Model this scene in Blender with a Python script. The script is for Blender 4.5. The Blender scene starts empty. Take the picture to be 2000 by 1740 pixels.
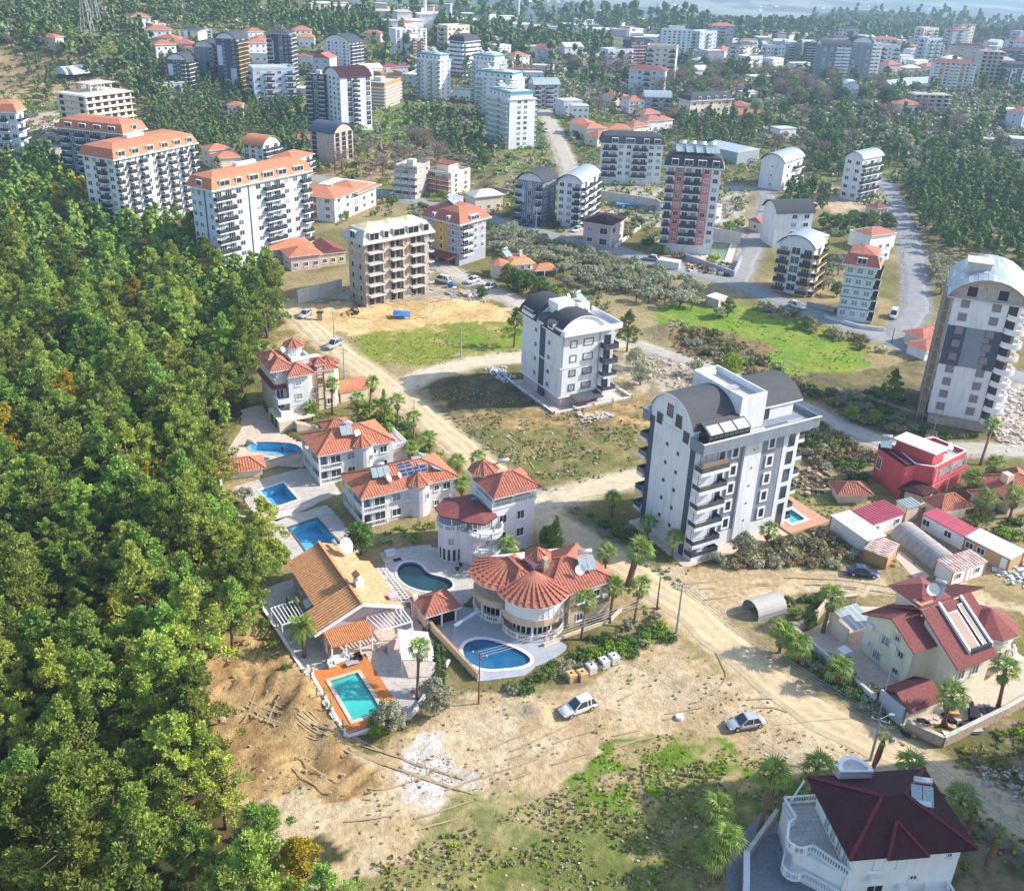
import bpy, math, random
import numpy as np
from mathutils import Vector, Matrix, noise
from mathutils.geometry import tessellate_polygon
R = math.radians
rng = random.Random(7)
SC = bpy.context.scene
COL = SC.collection
# ------------------------------------------------------------------ camera
CAM_H = 80.0; PITCH = R(26.8); ROLL = R(2.0); FOC = 1960.0
_X = Vector((1,0,0)); FW = Vector((0,math.cos(PITCH),-math.sin(PITCH))); _U = Vector((0,math.sin(PITCH),math.cos(PITCH)))
RT = _X*math.cos(ROLL)+_U*math.sin(ROLL); UP = _U*math.cos(ROLL)-_X*math.sin(ROLL)
CP = Vector((0,0,CAM_H))
cam_d = bpy.data.cameras.new('camera'); cam = bpy.data.objects.new('camera', cam_d); COL.objects.link(cam)
cam_d.sensor_width = 36; cam_d.lens = 36*FOC/2000; cam_d.clip_start = .5; cam_d.clip_end = 30000
cam.matrix_world = Matrix(((RT.x,UP.x,-FW.x,CP.x),(RT.y,UP.y,-FW.y,CP.y),(RT.z,UP.z,-FW.z,CP.z),(0,0,0,1)))
SC.camera = cam
# ------------------------------------------------------------------ world and sun
SUN_AZ = R(9); SUN_EL = R(33)      # direction towards the sun, azimuth from +X towards +Y
w = bpy.data.worlds.new('World'); SC.world = w; w.use_nodes = True
nt = w.node_tree; bg = nt.nodes['Background']
sky = nt.nodes.new('ShaderNodeTexSky'); sky.sky_type = 'NISHITA'; sky.sun_disc = False
sky.sun_elevation = SUN_EL; sky.sun_rotation = R(90)-SUN_AZ; sky.altitude = 50; sky.dust_density = 1.2
nt.links.new(sky.outputs[0], bg.inputs[0]); bg.inputs[1].default_value = .15
sd = bpy.data.lights.new('sun','SUN'); sun = bpy.data.objects.new('sun', sd); COL.objects.link(sun)
sd.energy = 3.6; sd.angle = R(.6); sd.color = (1,.93,.82)
sv = Vector((math.cos(SUN_EL)*math.cos(SUN_AZ), math.cos(SUN_EL)*math.sin(SUN_AZ), math.sin(SUN_EL)))
sun.rotation_euler = sv.to_track_quat('Z','Y').to_euler(); sun.location = (0,0,300)
SC.view_settings.view_transform = 'Standard'; SC.view_settings.look = 'None'
SC.view_settings.exposure = 1.08; SC.view_settings.gamma = 1; SC.view_settings.use_curve_mapping = False
SC.cycles.max_bounces = 6; SC.cycles.diffuse_bounces = 3; SC.cycles.glossy_bounces = 2
SC.cycles.transmission_bounces = 2; SC.cycles.volume_bounces = 1; SC.cycles.transparent_max_bounces = 6
SC.cycles.caustics_reflective = False; SC.cycles.caustics_refractive = False

# ------------------------------------------------------------------ pixel of the photograph -> point of the place
def ray(px, py): return FW*FOC + RT*(px-1000) + UP*(870-py)
def G(px, py, z=0.0):
    d = ray(px,py); return CP + d*((z-CAM_H)/d.z)
def proj(p):
    v = Vector(p)-CP; k = v.dot(FW); return (1000+FOC*v.dot(RT)/k, 870-FOC*v.dot(UP)/k)
def hgt(b, ty):
    lo, hi = -5, 79
    for _ in range(40):
        m = (lo+hi)/2
        if proj((b[0],b[1],m))[1] > ty: lo = m
        else: hi = m
    return lo
def G2(px,py,z=0):
    p = G(px,py,z); return (p.x,p.y)

# ------------------------------------------------------------------ objects
def tag(o, label=None, cat=None, group=None, kind=None):
    if label: o['label'] = label
    if cat: o['category'] = cat
    if group: o['group'] = group
    if kind: o['kind'] = kind
    return o
def thing(name, label, cat, loc=(0,0,0), rz=0, group=None):
    o = bpy.data.objects.new(name, None); COL.objects.link(o); o.empty_display_size = .1
    o.location = loc; o.rotation_euler = (0,0,rz)
    return tag(o, label, cat, group)
def put(name, mesh, parent=None, loc=(0,0,0), rz=0, sc=None):
    o = bpy.data.objects.new(name, mesh); COL.objects.link(o)
    if parent: o.parent = parent
    o.location = loc
    if rz: o.rotation_euler = (0,0,rz)
    if sc is not None: o.scale = sc if hasattr(sc,'__len__') else (sc,sc,sc)
    return o
def copy_tree(o, parent=None):
    c = o.copy(); COL.objects.link(c)
    if parent: c.parent = parent
    for ch in list(o.children): copy_tree(ch, c)
    return c
class MB:
    def __init__(s): s.v=[]; s.f=[]; s.m=[]
    def add(s, vs, fs, mi=0):
        n=len(s.v); s.v += [tuple(p) for p in vs]; s.f += [tuple(i+n for i in f) for f in fs]; s.m += [mi]*len(fs); return s
    def box(s, x0,y0,z0,x1,y1,z1, mi=0):
        return s.add([(x0,y0,z0),(x1,y0,z0),(x1,y1,z0),(x0,y1,z0),(x0,y0,z1),(x1,y0,z1),(x1,y1,z1),(x0,y1,z1)],
              [(3,2,1,0),(4,5,6,7),(0,1,5,4),(1,2,6,5),(2,3,7,6),(3,0,4,7)], mi)
    def prism(s, poly, z0, z1, mi=0, bottom=False, topmi=None):
        n=len(poly)
        a = sum(poly[i][0]*poly[(i+1)%n][1]-poly[(i+1)%n][0]*poly[i][1] for i in range(n))
        if a<0: poly = poly[::-1]
        vs=[(p[0],p[1],z0) for p in poly]+[(p[0],p[1],z1) for p in poly]
        fs=[(i,(i+1)%n,(i+1)%n+n,i+n) for i in range(n)]
        s.add(vs, fs, mi); s.add([(p[0],p[1],z1) for p in poly],[tuple(range(n))], mi if topmi is None else topmi)
        if bottom: s.add([(p[0],p[1],z0) for p in poly],[tuple(range(n-1,-1,-1))], mi)
        return s
    def bar(s, p, q, w, mi=0, h=None):
        p=Vector(p); q=Vector(q); d=(q-p)
        if d.length<1e-6: return s
        d.normalize(); a = d.cross(Vector((0,0,1)))
        if a.length<1e-3: a=Vector((1,0,0))
        a.normalize(); b=a.cross(d).normalized(); a*=w/2; b*=(h or w)/2
        vs=[p-a-b,p+a-b,p+a+b,p-a+b,q-a-b,q+a-b,q+a+b,q-a+b]
        return s.add(vs,[(0,1,2,3),(7,6,5,4),(1,0,4,5),(2,1,5,6),(3,2,6,7),(0,3,7,4)],mi)
    def cyl(s, x,y,z0,z1,r0,r1=None,n=10,mi=0,cap=True):
        r1 = r0 if r1 is None else r1
        vs=[(x+r0*math.cos(2*math.pi*i/n),y+r0*math.sin(2*math.pi*i/n),z0) for i in range(n)]+[(x+r1*math.cos(2*math.pi*i/n),y+r1*math.sin(2*math.pi*i/n),z1) for i in range(n)]
        fs=[(i,(i+1)%n,(i+1)%n+n,i+n) for i in range(n)]
        if cap: fs += [tuple(range(n,2*n)), tuple(range(n-1,-1,-1))]
        return s.add(vs,fs,mi)
    def tube(s, pts, r, n=6, mi=0):
        pts=[Vector(p) for p in pts]; rings=[]
        for i,p in enumerate(pts):
            d=(pts[min(i+1,len(pts)-1)]-pts[max(i-1,0)]).normalized(); a=d.cross(Vector((0,0,1)))
            if a.length<1e-3: a=Vector((1,0,0))
            a.normalize(); b=d.cross(a); rr = r[i] if hasattr(r,'__len__') else r
            rings.append([p+a*rr*math.cos(2*math.pi*k/n)+b*rr*math.sin(2*math.pi*k/n) for k in range(n)])
        vs=[q for rg in rings for q in rg]; fs=[]
        for i in range(len(pts)-1):
            for k in range(n): fs.append((i*n+k,i*n+(k+1)%n,(i+1)*n+(k+1)%n,(i+1)*n+k))
        fs.append(tuple(range(n-1,-1,-1))); fs.append(tuple(range((len(pts)-1)*n,len(pts)*n)))
        return s.add(vs,fs,mi)
    def poly(s, pts, mi=0): return s.add(pts,[tuple(range(len(pts)))],mi)
    def holed(s, outer, holes, z, mi=0):
        loops=[[Vector((p[0],p[1],0)) for p in outer]]+[[Vector((p[0],p[1],0)) for p in h] for h in holes]
        flat=[p for l in loops for p in l]; tris=tessellate_polygon(loops); out=[]
        for t in tris:
            a,b,c=[flat[i] for i in t]
            if (b-a).cross(c-a).z<0: t=(t[0],t[2],t[1])
            out.append(t)
        return s.add([(p.x,p.y,z) for p in flat],out,mi)
    def mesh(s, name, mats, smooth=False):
        me=bpy.data.meshes.new(name); me.from_pydata(s.v,[],s.f)
        for m in (mats if isinstance(mats,(list,tuple)) else [mats]): me.materials.append(m)
        if len(me.materials)>1: me.polygons.foreach_set('material_index', s.m)
        if smooth: me.polygons.foreach_set('use_smooth',[True]*len(me.polygons))
        me.update(); return me
    def build(s, name, mats, parent=None, kind=None, label=None, loc=(0,0,0), rz=0, smooth=False):
        o=put(name, s.mesh(name,mats,smooth), parent, loc, rz)
        if kind: o['kind']=kind
        if label: o['label']=label
        return o

# ------------------------------------------------------------------ materials
MATS={}
def mat(name, col, rough=.8, var=.12, scale=1.5, metal=0, spec=.3, bump=0, bscale=20, tile=0, col2=None, c2amt=.5, rnd=0, detail=6, coat=0, stretch=None, trans=0, stain=0):
    if name in MATS: return MATS[name]
    m=bpy.data.materials.new(name); m.use_nodes=True; t=m.node_tree; N=t.nodes; L=t.links
    b=N['Principled BSDF']; b.inputs['Roughness'].default_value=rough; b.inputs['Metallic'].default_value=metal
    b.inputs['Specular IOR Level'].default_value=spec
    if coat: b.inputs['Coat Weight'].default_value=coat
    tc=N.new('ShaderNodeTexCoord'); src=tc.outputs['Object']
    if stretch:
        mp=N.new('ShaderNodeMapping'); mp.inputs['Scale'].default_value=stretch; L.new(src,mp.inputs[0]); src=mp.outputs[0]
    nz=N.new('ShaderNodeTexNoise'); nz.inputs['Scale'].default_value=scale; nz.inputs['Detail'].default_value=detail; nz.inputs['Roughness'].default_value=.65
    L.new(src,nz.inputs['Vector'])
    cr=N.new('ShaderNodeValToRGB'); cr.color_ramp.elements[0].position=.3; cr.color_ramp.elements[1].position=.7
    c=col; d=col2 or tuple(x*(1-var) for x in c); e=tuple(min(1,x*(1+var)) for x in c)
    cr.color_ramp.elements[0].color=(*d,1); cr.color_ramp.elements[1].color=(*e,1)
    L.new(nz.outputs[0],cr.inputs[0]); out=cr.outputs[0]
    if stain:
        n2=N.new('ShaderNodeTexNoise'); n2.inputs['Scale'].default_value=.5; n2.inputs['Detail'].default_value=8
        mp=N.new('ShaderNodeMapping'); mp.inputs['Scale'].default_value=(2.5,2.5,.35); L.new(tc.outputs['Object'],mp.inputs[0]); L.new(mp.outputs[0],n2.inputs['Vector'])
        mr=N.new('ShaderNodeMapRange'); mr.inputs[1].default_value=.5; mr.inputs[2].default_value=.75; mr.inputs[3].default_value=1; mr.inputs[4].default_value=1-stain
        L.new(n2.outputs[0],mr.inputs[0]); mx=N.new('ShaderNodeMix'); mx.data_type='RGBA'; mx.blend_type='MULTIPLY'; mx.inputs[0].default_value=1
        L.new(out,mx.inputs[6]); L.new(mr.outputs[0],mx.inputs[7]); out=mx.outputs[2]
    if tile:
        bk=N.new('ShaderNodeTexBrick'); bk.inputs['Scale'].default_value=1; bk.inputs['Brick Width'].default_value=tile; bk.inputs['Row Height'].default_value=tile*.6; bk.inputs['Mortar Size'].default_value=.03; bk.inputs['Color1'].default_value=(1,1,1,1); bk.inputs['Color2'].default_value=(.93,.92,.91,1); bk.inputs['Mortar'].default_value=(.74,.72,.70,1); L.new(tc.outputs['Object'],bk.inputs['Vector'])
        mx=N.new('ShaderNodeMix'); mx.data_type='RGBA'; mx.blend_type='MULTIPLY'; mx.inputs[0].default_value=1; L.new(out,mx.inputs[6]); L.new(bk.outputs[0],mx.inputs[7]); out=mx.outputs[2]
    if rnd:
        oi=N.new('ShaderNodeObjectInfo'); hs=N.new('ShaderNodeHueSaturation')
        mr=N.new('ShaderNodeMapRange'); mr.inputs[3].default_value=1-rnd; mr.inputs[4].default_value=1+rnd
        L.new(oi.outputs['Random'],mr.inputs[0]); L.new(mr.outputs[0],hs.inputs['Value'])
        mh=N.new('ShaderNodeMath'); mh.operation='MULTIPLY'; mh.inputs[1].default_value=7.31
        mf=N.new('ShaderNodeMath'); mf.operation='FRACT'; L.new(oi.outputs['Random'],mh.inputs[0]); L.new(mh.outputs[0],mf.inputs[0])
        mr2=N.new('ShaderNodeMapRange'); mr2.inputs[3].default_value=.5-rnd*.09; mr2.inputs[4].default_value=.5+rnd*.06
        L.new(mf.outputs[0],mr2.inputs[0]); L.new(mr2.outputs[0],hs.inputs['Hue'])
        L.new(out,hs.inputs['Color']); out=hs.outputs[0]
    L.new(out,b.inputs['Base Color'])
    if trans:
        tr=N.new('ShaderNodeBsdfTranslucent'); L.new(out,tr.inputs[0]); ms=N.new('ShaderNodeMixShader'); ms.inputs[0].default_value=trans
        L.new(b.outputs[0],ms.inputs[1]); L.new(tr.outputs[0],ms.inputs[2]); L.new(ms.outputs[0],N['Material Output'].inputs[0])
    if bump:
        n3=N.new('ShaderNodeTexNoise'); n3.inputs['Scale'].default_value=bscale; n3.inputs['Detail'].default_value=5; L.new(src,n3.inputs['Vector'])
        bp=N.new('ShaderNodeBump'); bp.inputs['Strength'].default_value=bump; bp.inputs['Distance'].default_value=.1; L.new(n3.outputs[0],bp.inputs['Height']); L.new(bp.outputs[0],b.inputs['Normal'])
    MATS[name]=m; return m
WHITE=mat('white render',(.64,.66,.69),.8,.05,.7,stain=.24)
WHITE2=mat('bright white paint',(.74,.74,.74),.6,.04,.8,stain=.1)
BLUEW=mat('bluish white render',(.50,.57,.65),.8,.06,.6,stain=.2)
CREAM=mat('cream render',(.70,.60,.47),.8,.06,.7,stain=.15)
PALE=mat('pale lilac white render',(.70,.67,.70),.8,.05,.7,stain=.12)
BEIGE=mat('beige render',(.60,.46,.32),.8,.06,.7,stain=.1)
YCREAM=mat('yellowish cream render',(.72,.68,.52),.8,.05,.7,stain=.15)
PINK=mat('pale pink render',(.55,.42,.42),.8,.05,.7)
RED=mat('raspberry red render',(.55,.09,.10),.8,.08,.8,stain=.15)
GREY=mat('grey render',(.20,.23,.28),.8,.08,.5,stain=.2)
DGREY=mat('dark slate blue render',(.06,.08,.12),.7,.1,.6)
MGREY=mat('medium grey render',(.34,.35,.42),.8,.06,.6,stain=.1)
CONC=mat('raw concrete',(.42,.37,.32),.9,.18,1.1,bump=.3,stain=.3)
CONC2=mat('pale concrete',(.50,.48,.44),.9,.12,1,stain=.25)
BRICK=mat('orange hollow brick',(.50,.17,.06),.9,.3,3)
YEL=mat('mustard yellow render',(.62,.36,.06),.8,.05,.6)
SALM=mat('salmon red panel',(.62,.20,.19),.8,.06,.6)
GLASS=mat('dark window glass',(.035,.05,.06),.12,.5,.35,spec=.8)
CURT=mat('curtained glass',(.30,.33,.34),.25,.6,.9,spec=.6)
RAILG=mat('smoked glass railing',(.06,.07,.08),.15,.3,1,spec=.7)
RAILD=mat('dark metal',(.04,.045,.05),.5,.1,3)
FRAMEW=mat('white window frame',(.75,.75,.75),.5,.03,2)
FRAMED=mat('dark window frame',(.07,.08,.10),.5,.03,2)
ORTILE=mat('orange clay tile',(.46,.18,.10),.85,.26,2.2,rnd=.05,bump=.4,bscale=6,stain=.2)
RTILE=mat('red clay tile',(.39,.145,.095),.85,.26,2.2,bump=.4,bscale=6,stain=.25)
MAROON=mat('maroon shingle',(.05,.012,.018),.85,.25,3,bump=.5,bscale=9,stain=.3)  # maroon, darkened to carry the shade over the bottom-right villa roof
MAROON2=mat('brick red shingle',(.21,.065,.06),.85,.25,3,bump=.5,bscale=9)
TANTILE=mat('tan barrel tile',(.54,.30,.14),.85,.28,3.2,bump=.4,bscale=6,col2=(.36,.17,.07))
SHING=mat('dark grey shingle',(.055,.06,.07),.9,.2,4,bump=.4,bscale=12)
SHEET=mat('grey metal sheet',(.34,.40,.44),.5,.15,1,metal=.3)
TURQ=mat('turquoise trim',(.02,.30,.35),.5,.1,1)
SAGE=mat('pale green glass',(.18,.30,.27),.2,.2,1,spec=.6)
PAVE=mat('pale stone paving',(.52,.48,.44),.85,.12,.9,bump=.2,bscale=5,stain=.25,tile=.9)
CREAMP=mat('cream stone paving',(.62,.50,.41),.85,.14,.8,bump=.2,bscale=5,stain=.2,tile=.8)
TERRA=mat('terracotta paving',(.55,.30,.19),.85,.1,1.5,tile=.6)
DECK=mat('orange wood decking',(.52,.19,.05),.6,.22,2,stretch=(1,9,1))
WATER=mat('turquoise pool water',(.04,.40,.36),.05,.25,.25,spec=.6,bump=.12,bscale=2)
WATERB=mat('blue pool water',(.015,.12,.26),.05,.35,.3,spec=.6,bump=.12,bscale=2)
WATERD=mat('dark stagnant pool water',(.010,.05,.06),.06,.3,.3,spec=.6)
POOLB=mat('blue pool tile',(.06,.34,.58),.4,.15,1.2,col2=(.04,.25,.46))
WOODT=mat('tan timber',(.45,.26,.12),.8,.15,2)
TRUNK=mat('pine bark',(.14,.09,.065),.95,.25,4)
PTRUNK=mat('palm bark',(.20,.13,.08),.95,.3,8)
SKIRT=mat('dry palm skirt',(.22,.12,.055),.95,.3,5)
ASPH=mat('worn asphalt',(.25,.25,.25),.9,.14,.35,bump=.2,bscale=3,stain=.15)
STONEW=mat('rubble stone wall',(.40,.32,.24),.95,.35,2.5,bump=.6,bscale=3)
DARKM=mat('near black paint and void shade',(.02,.02,.025),.4,.1,1)  # black paint; also panels that stand in for shade inside open voids
SOLAR=mat('blue solar cell',(.02,.035,.11),.15,.2,3,spec=.8)
SOLARG=mat('pale solar collector glass',(.28,.36,.38),.15,.15,2,spec=.8)
STEEL=mat('brushed steel tank',(.55,.57,.60),.3,.06,2,metal=.6)
CHARC=mat('charcoal roofing felt',(.075,.078,.085),.9,.12,.8)
POLE=mat('grey pole',(.34,.34,.33),.7,.1,2)
POLEB=mat('brown wooden pole',(.12,.08,.05),.9,.2,3)
WIREM=mat('pale cable',(.30,.30,.31),.6,.05,1)
# ------------------------------------------------------------------ terrain height
def sstep(a,b,x): 
    t=np.clip((x-a)/(b-a),0,1); return t*t*(3-2*t)
def gauss(x,y,cx,cy,sx,sy,h,ang=0):
    c,s=math.cos(ang),math.sin(ang); u=(x-cx)*c+(y-cy)*s; v=-(x-cx)*s+(y-cy)*c
    return h*np.exp(-(u/sx)**2/2-(v/sy)**2/2)
def vnoise(x,y,seed=0):
    def hsh(i,j):
        n=np.sin(i*127.1+j*311.7+seed*74.7)*43758.5453; return n-np.floor(n)
    i=np.floor(x); j=np.floor(y); fx=x-i; fy=y-j; fx=fx*fx*(3-2*fx); fy=fy*fy*(3-2*fy)
    return (hsh(i,j)*(1-fx)+hsh(i+1,j)*fx)*(1-fy)+(hsh(i,j+1)*(1-fx)+hsh(i+1,j+1)*fx)*fy
def fbm(x,y,seed=0,o=4):
    s=0;a=.5
    for k in range(o): s=s+a*vnoise(x*2**k,y*2**k,seed+k*13); a/=2
    return s/(1-.5**o)
def inpoly(x,y,poly):
    r=np.zeros(x.shape,bool); n=len(poly); j=n-1
    for i in range(n):
        xi,yi=poly[i]; xj,yj=poly[j]
        c=((yi>y)!=(yj>y))&(x<(xj-xi)*(y-yi)/(yj-yi+1e-12)+xi); r^=c; j=i
    return r
def pdist(x,y,line):
    d=np.full(x.shape,1e9)
    for (ax,ay),(bx,by) in zip(line[:-1],line[1:]):
        vx,vy=bx-ax,by-ay; t=np.clip(((x-ax)*vx+(y-ay)*vy)/(vx*vx+vy*vy+1e-9),0,1)
        d=np.minimum(d,np.hypot(x-ax-t*vx,y-ay-t*vy))
    return d
def PT(*p): return ('GT',p)
def PX(*pts): return [G2(*p) for p in pts]
RELIEF=[]      # (poly, amplitude, scale)
MOUNDS=[]      # (x,y,rx,ry,h)
def mound(px,py,rx,ry,h): p=G(px,py); MOUNDS.append((p.x,p.y,rx,ry,h))
mound(590,1385,2.4,4,1.3); mound(540,1340,5,2,.7); mound(650,1440,1.6,3,.7)
mound(880,600,9,3,1.4); mound(1312,655,5.5,3.5,2.4); mound(1205,835,7,3.5,1.4)
mound(1047,1393,1.7,1.3,1.0); mound(1870,990,3,3,.3); mound(880,690,14,2,.4)
RIDGES=[([(1380,100),(1440,70),(1500,54),(1560,40),(1640,25),(1740,24),(1860,32),(2000,46),(2300,70)],1750,230,18),([(300,40),(420,24),(520,14),(640,2),(820,-6),(1000,-8),(1085,4),(1150,14),(1210,36),(1300,48),(1450,66),(1600,90)],3100,420,75),([(-400,-60),(300,-40),(520,-20),(900,-28),(1150,-2),(1300,-12),(1500,4),(1700,-8),(1900,6),(2400,-6)],5600,700,160)]
def base_h(x,y):
    h = gauss(x,y,-430,720,230,150,42,.25)+gauss(x,y,-700,900,330,300,62)
    h = h+gauss(x,y,-222,505,52,22,17)                        # quarry spoil terrace
    h = h-112*sstep(950,2600,y)
    for pts,D,dep,fl in RIDGES:
        P=[]
        for px,py in pts: d=ray(px,py); q=CP+d*(D/d.y); P.append((q.x,q.z))
        top=np.interp(x*D/np.maximum(y,D*.6),[a for a,b in P],[b for a,b in P]); r=np.exp(-((y-D)/dep)**2)
        top=top+fl*(fbm(x/170,y/170,11)-.5); h=np.maximum(h,h*(1-r)+top*r)
    h = h+gauss(x,y,330,560,160,60,5,.3)
    far=sstep(420,700,y); h=h+far*6*(fbm(x/90,y/90,3)-.5)
    return h
def terr_h(x,y):
    x=np.asarray(x,float); y=np.asarray(y,float)
    h=base_h(x,y)
    for mx,my,rx,ry,mh in MOUNDS:
        q=((x-mx)/rx)**2+((y-my)/ry)**2; m=q<6
        h[m]+=mh*np.exp(-q[m]*1.2)*(.65+.7*fbm(x[m]/1.3,y[m]/1.3,9))
    return h
def axis(lo,hi,c0,c1,d0,g):
    a=[c0]
    while a[-1]<c1: a.append(a[-1]+d0)
    up=[a[-1]]; d=d0
    while up[-1]<hi: d=min(d*g,220); up.append(up[-1]+d)
    dn=[c0]; d=d0
    while dn[-1]>lo: d=min(d*g,220); dn.append(dn[-1]-d)
    return np.array(dn[:0:-1]+a+up[1:])
XS=axis(-5200,6000,-62,85,.68,1.032); YS=axis(20,9000,60,215,.68,1.026)
_GX,_GY=np.meshgrid(XS,YS); ZG=terr_h(_GX.ravel(),_GY.ravel()).reshape(_GX.shape)
import bisect
_xl=XS.tolist(); _yl=YS.tolist(); _zl=ZG.tolist()
def TH(x,y):
    i=min(max(bisect.bisect_right(_xl,x)-1,0),len(_xl)-2); j=min(max(bisect.bisect_right(_yl,y)-1,0),len(_yl)-2)
    fx=(x-_xl[i])/(_xl[i+1]-_xl[i]); fy=(y-_yl[j])/(_yl[j+1]-_yl[j]); a=_zl[j]; b=_zl[j+1]
    return (a[i]*(1-fx)+a[i+1]*fx)*(1-fy)+(b[i]*(1-fx)+b[i+1]*fx)*fy
def GT(px,py):
    d=ray(px,py); d.normalize(); t=60.
    prev=t
    while t<9000:
        p=CP+d*t
        if p.z<=TH(p.x,p.y):
            a,b=prev,t
            for _ in range(14):
                m=(a+b)/2; p=CP+d*m
                if p.z<=TH(p.x,p.y): b=m
                else: a=m
            return CP+d*b
        prev=t; t*=1.01
    return CP+d*t
SAND=(.44,.33,.19); SANDP=(.50,.40,.26); OLIVE=(.17,.155,.055); DRY=(.36,.28,.13); GRN=(.13,.24,.02); SCRUB=(.15,.12,.06); DK=(.05,.075,.03)
EARTH=(.30,.21,.11); GRAVEL=(.42,.38,.33)
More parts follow.
